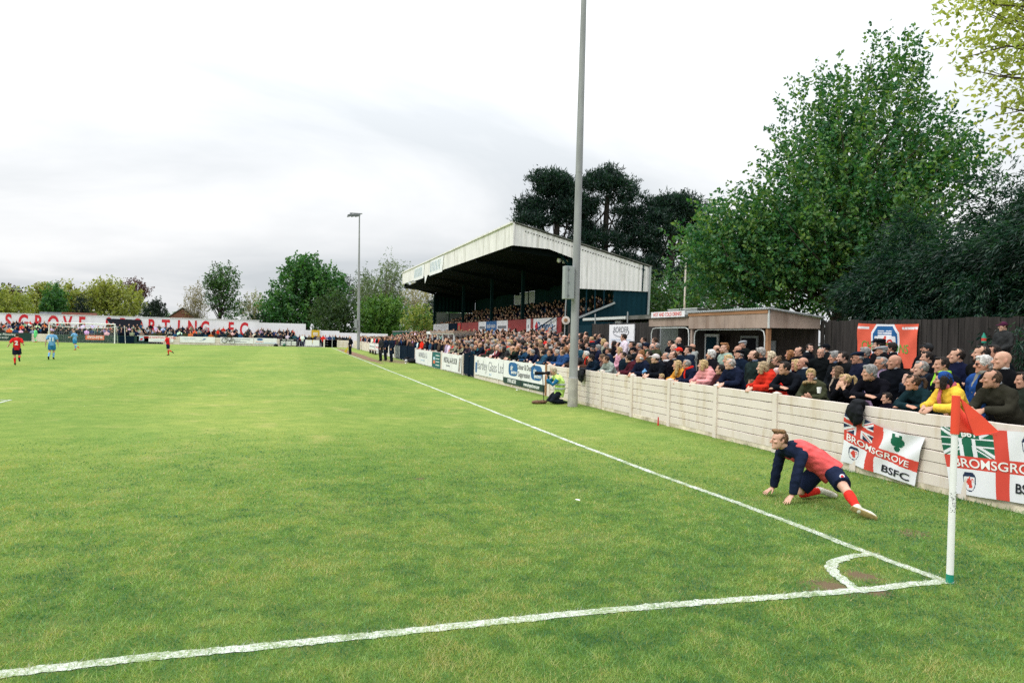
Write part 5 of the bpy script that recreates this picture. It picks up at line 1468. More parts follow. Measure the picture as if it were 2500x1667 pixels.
    for s in (-1, 1):
        V.tube([(s*.034+.022*math.cos(a), .102-.010*abs(math.cos(a)), .004+.016*math.sin(a)) for a in np.linspace(0, 2*math.pi, 13)], .0022, 5)
        V.tube([(s*.056, .094, .006), (s*.078, .01, .006)], .002, 5)
    V.tube([(-.012, .104, .006), (.012, .104, .006)], .002, 5)
    for k, fill in (('glasses', False), ('sunglasses', True)):
        W = MB(); W.V, W.F, W.n = list(V.V), list(V.F), V.n
        if fill:
            for s in (-1, 1):
                W.prism([(s*.034+.022*math.cos(a), .004+.016*math.sin(a)) for a in np.linspace(0, 2*math.pi, 12, endpoint=False)], 'y', .098, .101)
        me = bpy.data.meshes.new(k); me.from_pydata(np.concatenate(W.V).tolist(), [], W.F); me.materials.append(BLACK); S[k] = me
    return S
def nrm_rows(P): return P/(np.linalg.norm(P, axis=1, keepdims=True)+1e-9)
HAIRS = hair_set()
def scarf_mesh(J):
    ra = right_axis(J, 7)[-1]; zz = nrm(J['head']-J['neck']+A3(0, -.03, .1)); xx = nrm(ra-zz*ra.dot(zz)); Rn = np.stack([xx, np.cross(zz, xx), zz], 1)
    P = [ring_tube(J['neck']+zz*.05, Rn, .084, .088, .026, rz=.036)]
    a = J['neck']+Rn@A3(.03, .10, .02); P.append(T([a, a+Rn@A3(.01, .045, -.12), a+Rn@A3(.02, .05, -.24)], [(.03, .016), (.036, .016), (.04, .014)], xx))
    me, co = fuse('scarf', P, .012, (), 1, crumple(.003)); me.materials.append(CLOTH)
    return me
def collar_mesh(J):
    ra = right_axis(J, 7)[-1]; zz = nrm(J['head']-J['neck']+A3(0, -.03, .1)); xx = nrm(ra-zz*ra.dot(zz)); Rn = np.stack([xx, np.cross(zz, xx), zz], 1)
    V, F = ring_tube(J['neck']+zz*.062+Rn@A3(0, .006, 0), Rn, .060, .062, .010, n=22, rz=.026)
    me = bpy.data.meshes.new('shirt_collar'); me.from_pydata(V.tolist(), [], F); me.polygons.foreach_set('use_smooth', np.ones(len(me.polygons), bool)); me.materials.append(CLOTH)
    return me
def padded(amp, seed):
    """quilted coat: rounded horizontal tubes"""
    c = crumple(amp*.5, 1.0, seed)
    def f(P):
        Q = c(P); m = P.mean(0); d = P-m; d[:, 2] *= .1; d /= np.linalg.norm(d, axis=1, keepdims=True)+1e-6
        return Q+d*(np.abs(np.sin(P[:, 2:3]*math.pi/.085+.6*P[:, 0:1]))*.014)
    return f
PROTO = {}
def proto(key, arms, fem=False, lean=0.0, yaw=-0.72, pitch=0.05, collar='stand', loose=.024, hem=.78, child=False, jaw=0.0, amp=.0065, seed=0, voxel=.0215):
    J = stand_pose(arms, yaw, pitch, fem, lean); J['jaw'] = jaw; J['hv'] = seed % 4
    if child:
        J['head'] = J['neck']+(J['head']-J['neck'])*1.05
    d = dict(J=J, body=body_mesh(J, voxel, 2.4, handk=1.6, slim=.82), jacket=jacket_mesh(J, voxel, loose, hem, collar, amp=amp, seed=seed, quilt=(key == 'puffer')), collar=collar_mesh(J), trousers=trousers_mesh(J, .028), scarf=None)
    M4 = Matrix(J['headR'].tolist()).to_4x4(); M4.translation = Vector(J['head'].tolist()); d['H'] = M4; d['hq'] = 1.0
    PROTO[key] = d
proto('lean', 'lean', lean=.55, seed=1, jaw=.25)
proto('fold', 'fold', lean=.62, seed=2, collar='crew', loose=.018)
proto('leanf', 'lean', fem=True, lean=.55, seed=3, collar='hood', loose=.032, yaw=-.6)
proto('pocket', 'pocket', seed=4, jaw=.2)
proto('crossed', 'crossed', seed=5, yaw=-.8, collar='hood')
proto('front', 'front', seed=6, yaw=-.6, pitch=-.05)
proto('pocketf', 'pocket', fem=True, seed=7, yaw=-.7)
proto('mouth', 'mouth', fem=True, lean=.62, seed=8, yaw=-.75, pitch=-.03)
proto('chin', 'chin', lean=.35, seed=9, yaw=-.7)
proto('cup', 'cup', fem=True, lean=.45, seed=10, yaw=.55, loose=.034)
proto('puffer', 'lean', fem=True, lean=.5, seed=11, loose=.044, yaw=-.72, collar='hood', amp=.009)
proto('coat', 'pocket', seed=13, loose=.055, hem=.58, yaw=-.3)
proto('child', 'front', seed=12, child=True, yaw=-.6, pitch=-.1)
for k in ('lean', 'pocket', 'front', 'crossed', 'pocketf', 'leanf'):
    PROTO[k]['scarf'] = scarf_mesh(PROTO[k]['J'])
proto('lean_b', 'lean', lean=.48, seed=14, jaw=.1, yaw=-.95, pitch=.12, loose=.034, collar='hood')
proto('pocket_b', 'pocket', seed=15, yaw=-.45, pitch=.0, collar='hood', loose=.036, jaw=.1)
proto('crossed_b', 'crossed', seed=17, yaw=-.95, pitch=.12, loose=.030)
proto('front_b', 'down', seed=18, yaw=-.7, pitch=.16, loose=.02, collar='crew', jaw=.3)
proto('pocketf_b', 'front', fem=True, seed=19, yaw=-.5, pitch=-.05, loose=.034, collar='hood')
proto('foldf', 'fold', fem=True, lean=.60, seed=20, collar='crew', loose=.020)
for k in ('lean_b', 'pocket_b', 'front_b', 'crossed_b', 'pocketf_b'):
    PROTO[k]['scarf'] = scarf_mesh(PROTO[k]['J'])
SKINS = [(.52, .30, .21), (.58, .35, .25), (.47, .26, .18), (.60, .38, .29), (.54, .29, .20)]
def child_of(root, name, me, color=None, m4=None):
    o = bpy.data.objects.new(name, me); link(o); o.parent = root
    if m4 is not None: o.matrix_local = m4
    if color is not None: o.color = (*color, 1)
    return o
def spawn(pk, loc, rz, s, label, group, skin=None, top=(.02, .025, .04), legs=(.02, .022, .03), hair='short', hcol=(.05, .035, .025), hat=None, hatcol=(.02, .02, .03), extra=(), scarf=None, beard=None, rx=0.0, collar=None):
    """one spectator: the person, with jacket, trousers, hair or hat and what they wear as children"""
    d = PROTO[pk]
    o = bpy.data.objects.new('person', d['body']); link(o)
    o.location = loc; o.rotation_euler = (rx, 0, rz); o.scale = (s, s, s); o.color = (*(skin or SKINS[random.randrange(5)]), 1)
    setprops(o, label, 'person', group)
    child_of(o, 'jacket', d['jacket'], top); child_of(o, 'trousers', d['trousers'], legs)
    if hair: child_of(o, 'hair', HAIRS[hair], hcol, d['H'])
    if hat: child_of(o, HAIRS[hat].name.split('.')[0], HAIRS[hat], hatcol, d['H'])
    if beard: child_of(o, 'beard', HAIRS['beard'], beard, d['H'])
    for e in extra: child_of(o, e, HAIRS[e], (.34, .23, .12) if e == 'fur_hood' else None, d['H'])
    if collar is not None and d['collar'] is not None: child_of(o, 'shirt_collar', d['collar'], collar)
    if scarf is not None and d['scarf'] is not None: child_of(o, 'scarf', d['scarf'], scarf)
    return o

# ------------------------------------------------------------------ the near spectators, one by one
CL = dict(navy=(.008, .014, .029), black=(.006, .007, .010), white=(.62, .62, .64), brown=(.060, .040, .028), beige=(.36, .29, .22), blue=(.020, .060, .130), palepink=(.55, .40, .38), navyred=(.015, .020, .045),
          olive=(.040, .042, .026), rust=(.22, .07, .03), greyhood=(.34, .34, .34), tan=(.30, .21, .14), grey=(.26, .27, .28), maroon=(.060, .014, .020), mustard=(.62, .33, .045), pink=(.66, .36, .35), darkgreen=(.018, .034, .024),
          red=(.62, .028, .018), khaki=(.050, .048, .030), navywhite=(.020, .028, .050), varsity=(.030, .032, .036), royal=(.015, .065, .26), darkteal=(.010, .030, .032), yellow=(.74, .50, .08), darkbrown=(.040, .026, .020),
          charcoal=(.030, .031, .034), tweed=(.12, .085, .055), redwhite=(.55, .50, .50), skyblue=(.15, .34, .58), plum=(.075, .018, .045), lime=(.30, .62, .05), camo=(.22, .22, .20), pinkpat=(.52, .12, .16), teal=(.015, .075, .085), cream=(.50, .46, .38), orange=(.60, .14, .04), stone=(.22, .19, .15))
HC = dict(dark=(.018, .013, .011), brown=(.055, .032, .019), ltbrown=(.14, .085, .048), grey=(.24, .235, .23), ltgrey=(.34, .32, .30), white=(.56, .55, .53), blond=(.44, .31, .15), platinum=(.56, .47, .33), ginger=(.26, .115, .045), streaky=(.34, .25, .15))
NEAR = [
    (5.90, 18.68, 2.09, 'front', 'white', 'short', 'dark', None, None, '', None, None, 'young man in a white sweatshirt looking down in front of the BORDER sign', 0),
    (7.00, 19.30, 2.02, 'pocket', 'black', 'short', 'dark', None, None, '', None, None, 'dark haired man at the back beside the hut opening', 0),
    (7.00, 18.45, 2.00, 'pocket', 'brown', 'short', 'brown', None, None, '', None, None, 'brown haired man at the back in the middle of the hut opening', 0),
    (7.00, 16.78, 2.02, 'crossed', 'black', None, None, None, None, '', None, None, 'tall bald man in black standing at the back before the hut window', 0),
    (7.00, 17.30, 1.93, 'pocket', 'black', 'short', 'dark', None, None, 'sunglasses', None, None, 'dark haired man in sunglasses at the back left of the tall bald man', 0),
    (7.00, 24.54, 2.02, 'pocket', 'black', 'short', 'dark', None, None, '', None, None, 'dark haired man at the back beside the green door', 0),
    (7.00, 23.90, 2.04, 'crossed', 'navy', 'short', 'dark', None, None, '', None, None, 'dark haired man in navy at the back in front of the green door', 0),
    (5.90, 20.44, 1.91, 'pocketf', 'beige', 'bob', 'blond', None, None, '', None, None, 'fair haired woman in beige left of the BORDER sign', 0),
    (5.90, 20.14, 1.80, 'pocket', 'black', 'fringe', 'grey', None, None, '', None, None, 'balding man with a grey fringe of hair left of the BORDER sign', 0),
    (5.90, 22.69, 1.90, 'pocket', 'black', 'short', 'dark', None, None, '', None, None, 'dark haired man at the back just behind the mast', 0),
    (5.00, 20.56, 1.70, 'front', 'blue', 'short', 'dark', None, None, '', None, None, 'dark haired man in a blue jacket beside the mast', 0),
    (5.90, 21.95, 1.75, 'pocket', 'navy', 'quiff', 'dark', None, None, '', None, None, 'man in navy with a dark quiff two places from the mast', 0),
    (5.00, 19.33, 1.67, 'crossed', 'black', 'fringe', 'grey', 'flat_cap', 'charcoal', '', None, None, 'man in a charcoal flat cap near the mast, middle row', 0),
    (5.00, 18.84, 1.70, 'pocketf', 'navy', 'fluffy', 'grey', None, None, '', None, None, 'grey haired woman in navy behind the boy in the grey hoodie', 0),
    (5.90, 19.49, 1.85, 'pocketf', 'black', 'long', 'dark', None, None, '', None, None, 'woman with long dark hair below the BORDER sign', 0),
    (5.90, 19.09, 1.81, 'pocket', 'black', 'crop', 'dark', None, None, '', None, None, 'man with cropped dark hair just left of the white sweatshirt', 0),
    (5.00, 17.11, 1.66, 'pocketf', 'palepink', 'long', 'blond', None, None, '', None, None, 'blonde woman in a pale pink coat below the white sweatshirt', 0),
    (5.00, 17.97, 1.61, 'front', 'navyred', 'fringe', 'brown', 'flat_cap', 'tweed', '', None, None, 'man in a brown tweed cap and navy jacket behind the boy in grey', 0),
    (5.90, 18.02, 1.83, 'pocket', 'black', 'quiff', 'dark', None, None, '', None, None, 'man with a flat dark brush of hair right of the BORDER sign', 0),
    (5.90, 17.48, 1.80, 'crossed', 'brown', 'crop', 'grey', None, None, '', None, None, 'man with a cropped grey head in brown before the hut', 0),
    (5.90, 16.94, 1.80, 'pocket', 'olive', 'fringe', 'dark', 'beanie', 'navy', '', None, None, 'man in a navy beanie and olive coat before the hut', 0),
    (5.90, 16.53, 1.79, 'pocket', 'olive', 'fringe', 'grey', None, None, 'glasses', None, None, 'balding man in glasses right of the navy beanie', 0),
    (5.90, 16.21, 1.82, 'crossed', 'olive', 'receding', 'grey', None, None, '', None, None, 'grey haired man in an olive jacket in front of the hut', 0),
    (5.00, 16.07, 1.67, 'front', 'black', 'fringe', 'dark', 'cap', 'black', '', None, None, 'man in a black cap with a white badge, middle row before the hut', 0),
    (5.00, 15.53, 1.60, 'pocketf', 'rust', 'bob', 'ginger', None, None, '', None, None, 'ginger haired woman in a rust top behind the white haired man in navy', 0),
    (5.00, 15.01, 1.59, 'pocket', 'olive', 'short', 'dark', None, None, '', None, None, 'dark haired man in olive behind the red and white cap', 0),
    (5.90, 15.13, 1.80, 'pocket', 'black', 'fringe', 'white', None, None, '', None, None, 'pale bald man with white side hair left of the red cap', 0),
    (5.00, 13.25, 1.71, 'crossed', 'navy', 'fringe', 'dark', 'cap', 'red', 'sunglasses', None, None, 'man in a red cap and sunglasses beside the hut tube frame', 0),
    (5.00, 12.75, 1.74, 'pocket', 'navy', 'quiff', 'dark', None, None, '', None, None, 'tall young man in navy with swept dark hair left of the shelter post', 0),
    (5.90, 14.06, 1.82, 'crossed', 'greyhood', 'fringe', 'brown', None, None, '', None, None, 'balding man in a pale grey hoodie by the shelter post', 0),
    (4.25, 18.17, 1.38, 'leanf', 'black', 'long', 'dark', None, None, '', None, None, 'dark haired woman in black leaning just right of the mast, second row', 0),
    (3.50, 15.93, 1.42, 'lean', 'navy', 'fluffy', 'dark', None, None, '', None, None, 'man in a navy coat leaning on the fence nearest the mast', 0),
    (4.25, 16.79, 1.38, 'leanf', 'tan', 'fluffy', 'ltbrown', None, None, '', None, None, 'light brown haired woman in a tan coat beside the boy in grey', 0),
    (3.50, 14.82, 1.39, 'lean', 'grey', 'short', 'brown', None, None, '', None, None, 'boy in a light grey hoodie leaning on the fence', 0),
    (4.25, 15.23, 1.53, 'pocket', 'navy', 'short', 'dark', None, None, '', None, None, 'dark haired teenager in navy behind the maroon jacket', 0),
    (3.50, 13.32, 1.49, 'lean', 'maroon', 'short', 'dark', None, None, '', None, None, 'dark haired man in a maroon jacket leaning on the fence', 0),
    (3.50, 12.66, 1.52, 'lean', 'navy', 'fringe', 'white', None, None, '', None, None, 'white haired balding man in a navy padded coat at the fence', 0),
    (3.50, 11.79, 1.54, 'lean', 'black', 'fringe', 'dark', 'cap', 'redwhite', '', None, None, 'man in a pale cap with red brim and black coat at the fence', 0),
    (4.25, 12.61, 1.58, 'crossed', 'black', 'receding', 'grey', None, None, '', 'white', None, 'grey haired man with a white collar scarf, second row', 0),
    (4.25, 12.24, 1.62, 'pocket', 'black', 'receding', 'brown', None, None, '', None, None, 'brown haired man in black behind the yellow coat, second row', 0),
    (3.50, 13.11, 1.13, 'child', 'navy', 'short', 'brown', None, None, '', None, None, 'small brown haired boy peering over the fence below the maroon jacket', 0),
    (3.50, 12.37, 1.13, 'child', 'navy', None, None, 'bobble', 'skyblue', '', None, None, 'small child in a sky blue bobble hat behind the fence', 0),
    (3.50, 11.44, 1.10, 'child', 'navy', 'short', 'blond', None, None, '', None, None, 'small fair haired boy just visible over the fence left of the yellow coat', 0),
    (3.50, 10.69, 1.43, 'leanf', 'mustard', 'long', 'blond', None, None, '', None, None, 'woman with long blonde hair in a mustard yellow coat at the fence', 0),
    (3.50, 10.26, 1.46, 'lean', 'navy', 'crop', 'grey', None, None, '', 'red', None, 'grey haired man in navy with a red scarf between yellow and pink coats', 0),
    (3.50, 9.55, 1.48, 'puffer', 'pink', 'bob', 'blond', None, None, '', None, None, 'blonde woman in a pink padded jacket leaning on the fence', 0),
    (4.25, 10.43, 1.69, 'crossed', 'black', 'fluffy', 'white', None, None, '', None, None, 'white haired man in a dark fleece behind the pink jacket', 0),
    (5.90, 12.78, 1.80, 'pocket', 'black', 'fringe', 'brown', None, None, '', None, None, 'balding man at the back inside the shelter opening, nearest the mast', 0),
    (5.00, 11.01, 1.84, 'pocket', 'greyhood', 'quiff', 'ginger', None, None, '', None, 'ginger', 'man with sandy quiff and beard in a grey hoodie below the shelter', 0),
    (4.25, 9.72, 1.60, 'pocketf', 'black', 'bob', 'blond', None, None, '', None, None, 'blonde woman half hidden behind the grey haired man in navy', 0),
    (3.50, 8.50, 1.54, 'lean', 'navy', 'crop', 'ltgrey', None, None, '', None, None, 'lean grey haired man in a navy coat leaning on the fence by the red rail', 0),
    (3.50, 8.86, 1.35, 'lean', 'maroon', 'short', 'dark', None, None, '', None, None, 'dark haired boy in maroon at the fence right of the pink jacket', 0),
    (5.90, 11.78, 1.80, 'pocket', 'black', None, None, None, None, '', None, None, 'bald man in the middle of the shelter opening, third row', 0),
    (5.00, 10.38, 1.71, 'crossed', 'navy', 'fringe', 'grey', 'flat_cap', 'black', '', None, None, 'man in a flat black cap left of the bearded man in dark green', 0),
    (7.00, 13.16, 1.95, 'pocket', 'black', 'fringe', 'grey', 'flat_cap', 'grey', '', None, None, 'man in a pale grey flat cap at the back inside the shelter', 0),
    (4.25, 8.76, 1.72, 'front', 'darkgreen', 'receding', 'brown', None, None, '', None, 'brown', 'bearded man in a dark green jacket with clasped hands, second row', 0),
    (5.00, 9.56, 1.77, 'pocketf', 'black', 'fluffy', 'ltgrey', None, None, '', None, None, 'grey haired woman behind the bearded man in dark green', 0),
    (3.50, 7.39, 1.52, 'puffer', 'red', 'bob', 'streaky', None, None, '', None, None, 'woman with a streaked bob in a bright red padded coat at the fence', 0),
    (5.00, 9.18, 1.71, 'pocketf', 'brown', 'long', 'platinum', None, None, '', None, None, 'woman with long platinum hair below the shelter corner', 0),
    (5.00, 8.96, 1.61, 'pocketf', 'black', 'bun', 'ltbrown', None, None, 'glasses', None, None, 'woman in glasses with her hair in a bun behind the red coat', 0),
    (3.50, 7.74, 1.18, 'child', 'navy', 'short', 'ltbrown', None, None, '', None, None, 'little brown haired boy low at the fence left of the red coat', 0),
    (4.25, 7.96, 1.39, 'child', 'red', None, None, 'beanie', 'palepink', '', None, None, 'child in a pale pink woolly hat beside the red coat', 0),
    (3.50, 6.73, 1.54, 'fold', 'black', 'short', 'dark', None, None, '', None, None, 'young man with short dark hair in a plain black top right of the red coat', 0),
    (4.25, 7.37, 1.58, 'pocketf', 'black', 'bob', 'blond', None, None, 'glasses', None, None, 'fair haired woman in glasses behind the young man in black', 0),
    (4.25, 7.16, 1.62, 'pocket', 'navy', 'fringe', 'dark', None, None, '', None, None, 'bald man with dark side hair in a navy jacket, second row', 0),
    (5.90, 9.68, 1.74, 'pocketf', 'black', 'bob', 'ginger', None, None, '', None, None, 'person with reddish bobbed hair beside the tall man in glasses, third row', 0),
    (5.90, 9.37, 1.82, 'pocket', 'black', 'receding', 'dark', None, None, 'glasses', None, None, 'tall man in glasses with receding dark hair before the timber fence', 0),
    (7.00, 10.36, 1.90, 'pocket', 'black', 'short', 'dark', None, None, '', None, 'dark', 'smiling dark haired man turned towards the camera at the back', 95),
    (5.90, 8.64, 1.81, 'pocket', 'black', 'receding', 'ltgrey', None, None, 'glasses', None, None, 'smiling heavy man in glasses turned towards the camera, third row', 80),
    (7.00, 9.79, 1.91, 'crossed', 'black', 'fringe', 'dark', 'cap', 'black', '', None, None, 'man in a black cap right behind the smiling man in glasses', 0),
    (5.00, 7.16, 1.75, 'pocketf', 'black', 'fluffy', 'grey', None, None, '', None, None, 'grey haired woman left of the man with a dark full beard', 0),
    (5.00, 6.94, 1.75, 'pocket', 'black', 'short', 'dark', None, None, '', None, 'dark', 'young man with dark hair and a full beard in a black shirt', 0),
    (5.00, 6.55, 1.76, 'pocket', 'navy', 'fringe', 'grey', 'flat_cap', 'navy', 'sunglasses', None, None, 'man in a navy flat cap and sunglasses in front of the banner edge', 0),
    (3.50, 6.01, 1.43, 'cup', 'khaki', 'fluffy', 'blond', None, None, 'fur_hood', None, None, 'fair haired woman in a khaki fur hooded parka facing the camera with a white cup', 0),
    (4.25, 6.22, 1.50, 'pocketf', 'black', 'bob', 'ltbrown', None, None, '', 'beige', None, 'woman with a brown bob and a beige scarf behind the ponytail', 0),
    (3.50, 5.17, 1.39, 'mouth', 'black', 'ponytail', 'blond', None, None, '', None, None, 'woman with a blonde ponytail holding her hands to her mouth at the fence', 0),
    (3.50, 4.64, 1.57, 'fold', 'black', 'fluffy', 'grey', None, None, '', None, None, 'grey haired man in a black jacket at the fence beside the hanging coat', 0),
    (5.90, 6.98, 2.01, 'pocket', 'black', 'short', 'dark', 'flat_cap', 'black', '', None, 'dark', 'bearded man in a black flat cap in front of the red banner', 0),
    (5.90, 6.91, 1.88, 'crossed', 'black', 'fringe', 'grey', 'flat_cap', 'grey', '', None, None, 'man in a long grey flat cap in front of the red banner', 0),
    (5.90, 7.35, 1.84, 'pocket', 'navy', 'fluffy', 'grey', None, None, '', None, None, 'grey haired man at the left edge of the red banner', 0),
    (7.00, 7.77, 1.96, 'pocket', 'black', 'fluffy', 'dark', None, None, '', None, None, 'dark haired person at the back in front of the middle of the red banner', 0),
    (4.25, 5.19, 1.69, 'pocket', 'grey', 'crop', 'grey', None, None, 'glasses', None, None, 'man in glasses and a grey jacket left of the bald man in black, second row', 0),
    (4.25, 4.90, 1.73, 'pocket', 'black', None, None, None, None, '', None, None, 'clean shaven bald man in black in front of the red banner, second row', 0),
    (7.00, 6.86, 1.96, 'crossed', 'black', 'short', 'dark', 'cap', 'charcoal', '', None, None, 'man in a dark cap at the back right of the red banner', 0),
    (5.90, 5.82, 1.80, 'pocket', 'black', 'short', 'dark', None, None, '', None, 'dark', 'dark bearded man right of the red banner, third row', 0),
    (4.25, 4.37, 1.69, 'chin', 'navywhite', 'crop', 'grey', None, None, '', None, None, 'grey haired man in navy resting his chin on his hand, second row', 0),
    (4.25, 3.99, 1.72, 'pocket', 'black', 'short', 'dark', None, None, '', 'lime', None, 'dark haired man with a lime collar in the second row', 0),
    (5.00, 4.39, 1.86, 'crossed', 'navy', 'crop', 'dark', None, None, '', None, None, 'young man with cropped hair in a navy zipped jacket, third row', 0),
    (5.00, 3.95, 1.91, 'pocket', 'black', 'crop', 'dark', None, None, '', None, 'brown', 'smiling balding man with a brown beard by the boy on the wall', 0),
    (5.90, 4.49, 1.93, 'pocket', 'black', 'short', 'dark', None, None, '', None, None, 'dark haired man just below the raised boy', 0),
    (5.90, 4.40, 2.31, 'child', 'varsity', 'short', 'brown', 'cap', 'plum', '', None, None, 'boy in a plum cap and dark top raised above the crowd with a green bottle', 0),
    (4.25, 3.28, 1.76, 'pocket', 'royal', 'fluffy', 'white', None, None, 'sunglasses', 'camo', None, 'white haired man in sunglasses and a royal blue top, second row', 0),
    (4.25, 2.99, 1.83, 'crossed', 'black', None, None, None, None, '', None, None, 'heavy bald man in a black jumper at the right, second row', 0),
    (3.50, 3.79, 1.46, 'foldf', 'darkteal', 'ponytail', 'brown', None, None, '', None, None, 'girl with tied brown hair in a dark teal sweatshirt with folded arms at the fence', 0),
    (3.50, 4.27, 1.19, 'child', 'black', 'short', 'dark', None, None, '', None, None, 'dark haired boy with his chin on the fence right of the hanging coat', 0),
    (3.50, 3.27, 1.53, 'leanf', 'yellow', 'bob', 'dark', 'headscarf', 'royal', '', 'pinkpat', None, 'woman in a royal blue headscarf and yellow raincoat at the fence', 0),
    (3.50, 2.52, 1.62, 'lean', 'darkbrown', 'receding', 'brown', None, None, '', None, None, 'smiling man in a dark brown jacket behind the corner flag', 0),
    (4.25, 2.67, 1.57, 'front', 'darkgreen', 'short', 'dark', None, None, '', None, None, 'person in dark green holding a cup at the right edge of the photo', 0),
]
def place(pk, hx, hy, hz, rz, child=False):
    """foot position and size that put this posture's head at (hx, hy, hz)"""
    hp = PROTO[pk]['J']['head']
    g = terrace_z(hx, hy)
    leaning = pk in ('lean', 'lean_b', 'foldf', 'leanf', 'fold', 'mouth', 'chin', 'cup', 'puffer')
    s = (hz-g)/hp[2]
    if pk == 'child': s = min(max(s, .60), .78)
    elif leaning: s = min(max(s, .95), 1.05)
    else: s = min(max(s, .88), 1.12)
    dz = hz-s*hp[2]-g
    if leaning: dz *= .35
    c, sn = math.cos(rz), math.sin(rz)
    return (hx-s*(c*hp[0]-sn*hp[1]), hy-s*(sn*hp[0]+c*hp[1]), g+max(-.1, min(.22, dz))), s
used_labels = set()
for X, Y, Z, pk, top, hr, hc, hat, hatc, ex, sc, bd, lab, ro in NEAR:
    rz = math.pi/2+math.radians(ro+random.uniform(-13, 13)*(1.6 if pk in ('pocket', 'front', 'crossed', 'pocketf') else 1))
    if pk+'_b' in PROTO and random.random() < .5: pk += '_b'
    loc, s = place(pk, X, Y, Z, rz)
    if 'raised above' in lab:
        loc, s = (9.0, 6.84, 1.16), .80
    tcol = CL[top]
    tcol = tuple(max(0.003, c*random.uniform(.7, 1.1)) for c in tcol)
    spawn(pk, loc, rz, s, lab, 'spectators packed along the near fence', top=tcol, legs=random.choice([(.012, .016, .03), (.02, .02, .022), (.03, .035, .06), (.05, .045, .04)]), hair=hr,
          hcol=HC[hc] if hc else (.03, .02, .015), hat=hat, hatcol=CL.get(hatc, (.02, .02, .02)), extra=[e for e in ex.split() if e], scarf=CL.get(sc) if sc else None, beard=HC[bd] if bd else None,
          collar=random.choice([None, None, (.55, .55, .56), (.10, .14, .22), (.30, .30, .32)]) if not sc else None)
    used_labels.add(lab)
pl = empty('wooden_platform', (9.2, 6.8, 0.36), 'rough wooden platform by the timber fence under the raised boy', 'platform')
MB().box(8.75, 9.6, 6.4, 7.3, 1.08, 1.15).build('deck', DARKWOOD, pl)
for x, y in ((8.8, 6.45), (9.55, 6.45), (8.8, 7.25), (9.55, 7.25)): MB().box(x-.04, x+.04, y-.04, y+.04, .36, 1.08).build('leg', DARKWOOD, pl)
bt = empty('bottle', (8.62, 6.75, 2.05), 'bright green plastic drink bottle held up by the raised boy', 'bottle')
MB().tube([(8.62, 6.97, 2.12), (8.62, 6.97, 2.25), (8.62, 6.97, 2.30), (8.62, 6.97, 2.33)], [.045, .045, .02, .018], 12).build('body', GREENBASE, bt, True)
MB().tube([(8.62, 6.97, 2.16), (8.62, 6.97, 2.22)], .047, 12).build('wrapper', REDFLAG2, bt, True)
for lab, c in (('white paper cup held by the woman in the khaki parka', (3.36, 5.62, 1.16)), ('white paper cup held at the right edge of the photo', (3.66, 2.55, 1.18))):
    cu = empty('paper_cup', c, lab, 'cup', 'paper cups')
    MB().tube([c, (c[0], c[1], c[2]+.10)], [.030, .040], 14).build('cup', WHITE, cu, True)
# coat hung over the fence post above the first flag
def draped(name, y0, y1, ztop, zlow, lab, seed, mat):
    r = random.Random(seed); P = []
    yc = (y0+y1)/2; w = (y1-y0)/2
    P.append(E((3.12, yc, ztop-.02), (.085, w*.95, .06)))
    P.append(E((3.075, yc+.02, (ztop+zlow)/2+.02), (.075, w*1.05, (ztop-zlow)*.42)))
    P.append(E((3.075, yc-.05, zlow+.10), (.06, w*.8, .12)))
    P.append(T([(3.07, y1-.02, ztop-.1), (3.06, y1, (ztop+zlow)/2), (3.07, y1-.08, zlow+.02)], [.05, .055, .03]))
    P.append(T([(3.07, y0+.03, ztop-.1), (3.055, y0+.02, (ztop+zlow)/2), (3.07, y0+.12, zlow-.02)], [.05, .06, .03]))
    P.append(E((3.21, yc, ztop-.09), (.06, w*.9, .12)))
    me, co = fuse(name, P, .014, (), 2, crumple(.0045, 1.0, seed))
    me.materials.append(mat)
    return put(name, me, None, None, label=lab, cat='coat')
draped('coat', 4.33, 4.58, 1.13, .78, 'black coat bundled over the fence top at the first flag', 3, BLACK)
draped('coat', 15.52, 15.86, 1.10, .72, 'black jacket hanging down over the fence just right of the mast', 5, BLACK)

# ------------------------------------------------------------------ the next spectators back along the terrace, still one by one
HUES = ['black', 'black', 'black', 'black', 'black', 'navy', 'navy', 'navy', 'navy', 'navy', 'charcoal', 'charcoal', 'charcoal', 'olive', 'darkgreen', 'brown', 'grey', 'stone', 'red', 'maroon', 'blue', 'teal', 'beige', 'white', 'darkbrown', 'red']
CNAME = dict(black='black', navy='navy', charcoal='charcoal', olive='olive', darkgreen='dark green', brown='brown', grey='grey', stone='stone coloured', red='bright red', maroon='maroon', blue='blue', teal='teal', beige='beige', white='white', darkbrown='dark brown',
             orange='orange', cream='cream', greyhood='pale grey')
HNAME = dict(dark='dark', brown='brown', ltbrown='light brown', grey='grey', ltgrey='pale grey', white='white', blond='blond', ginger='ginger')
def where(Y):
    if Y < 18.6: return 'just left of the mast'
    if Y < 21.5: return 'behind the dust board, mast end'
    if Y < 24.4: return 'behind the dust board, far end'
    if Y < 27: return 'behind the glass board, near half'
    if Y < 29.4: return 'behind the glass board, far half'
    if Y < 32: return 'behind the narrow navy gate'
    if Y < 34.8: return 'behind the floor board, near half'
    return 'behind the floor board, far half'
ROWS = [3.52, 4.15, 4.75, 5.38, 6.02, 6.68, 7.32, 7.95, 8.6]
RNAME = ['at the rail', 'second row', 'third row', 'fourth row', 'fifth row', 'sixth row', 'seventh row', 'eighth row', 'back row']
crowd_rest = []          # farther spectators: built together below
cands = []
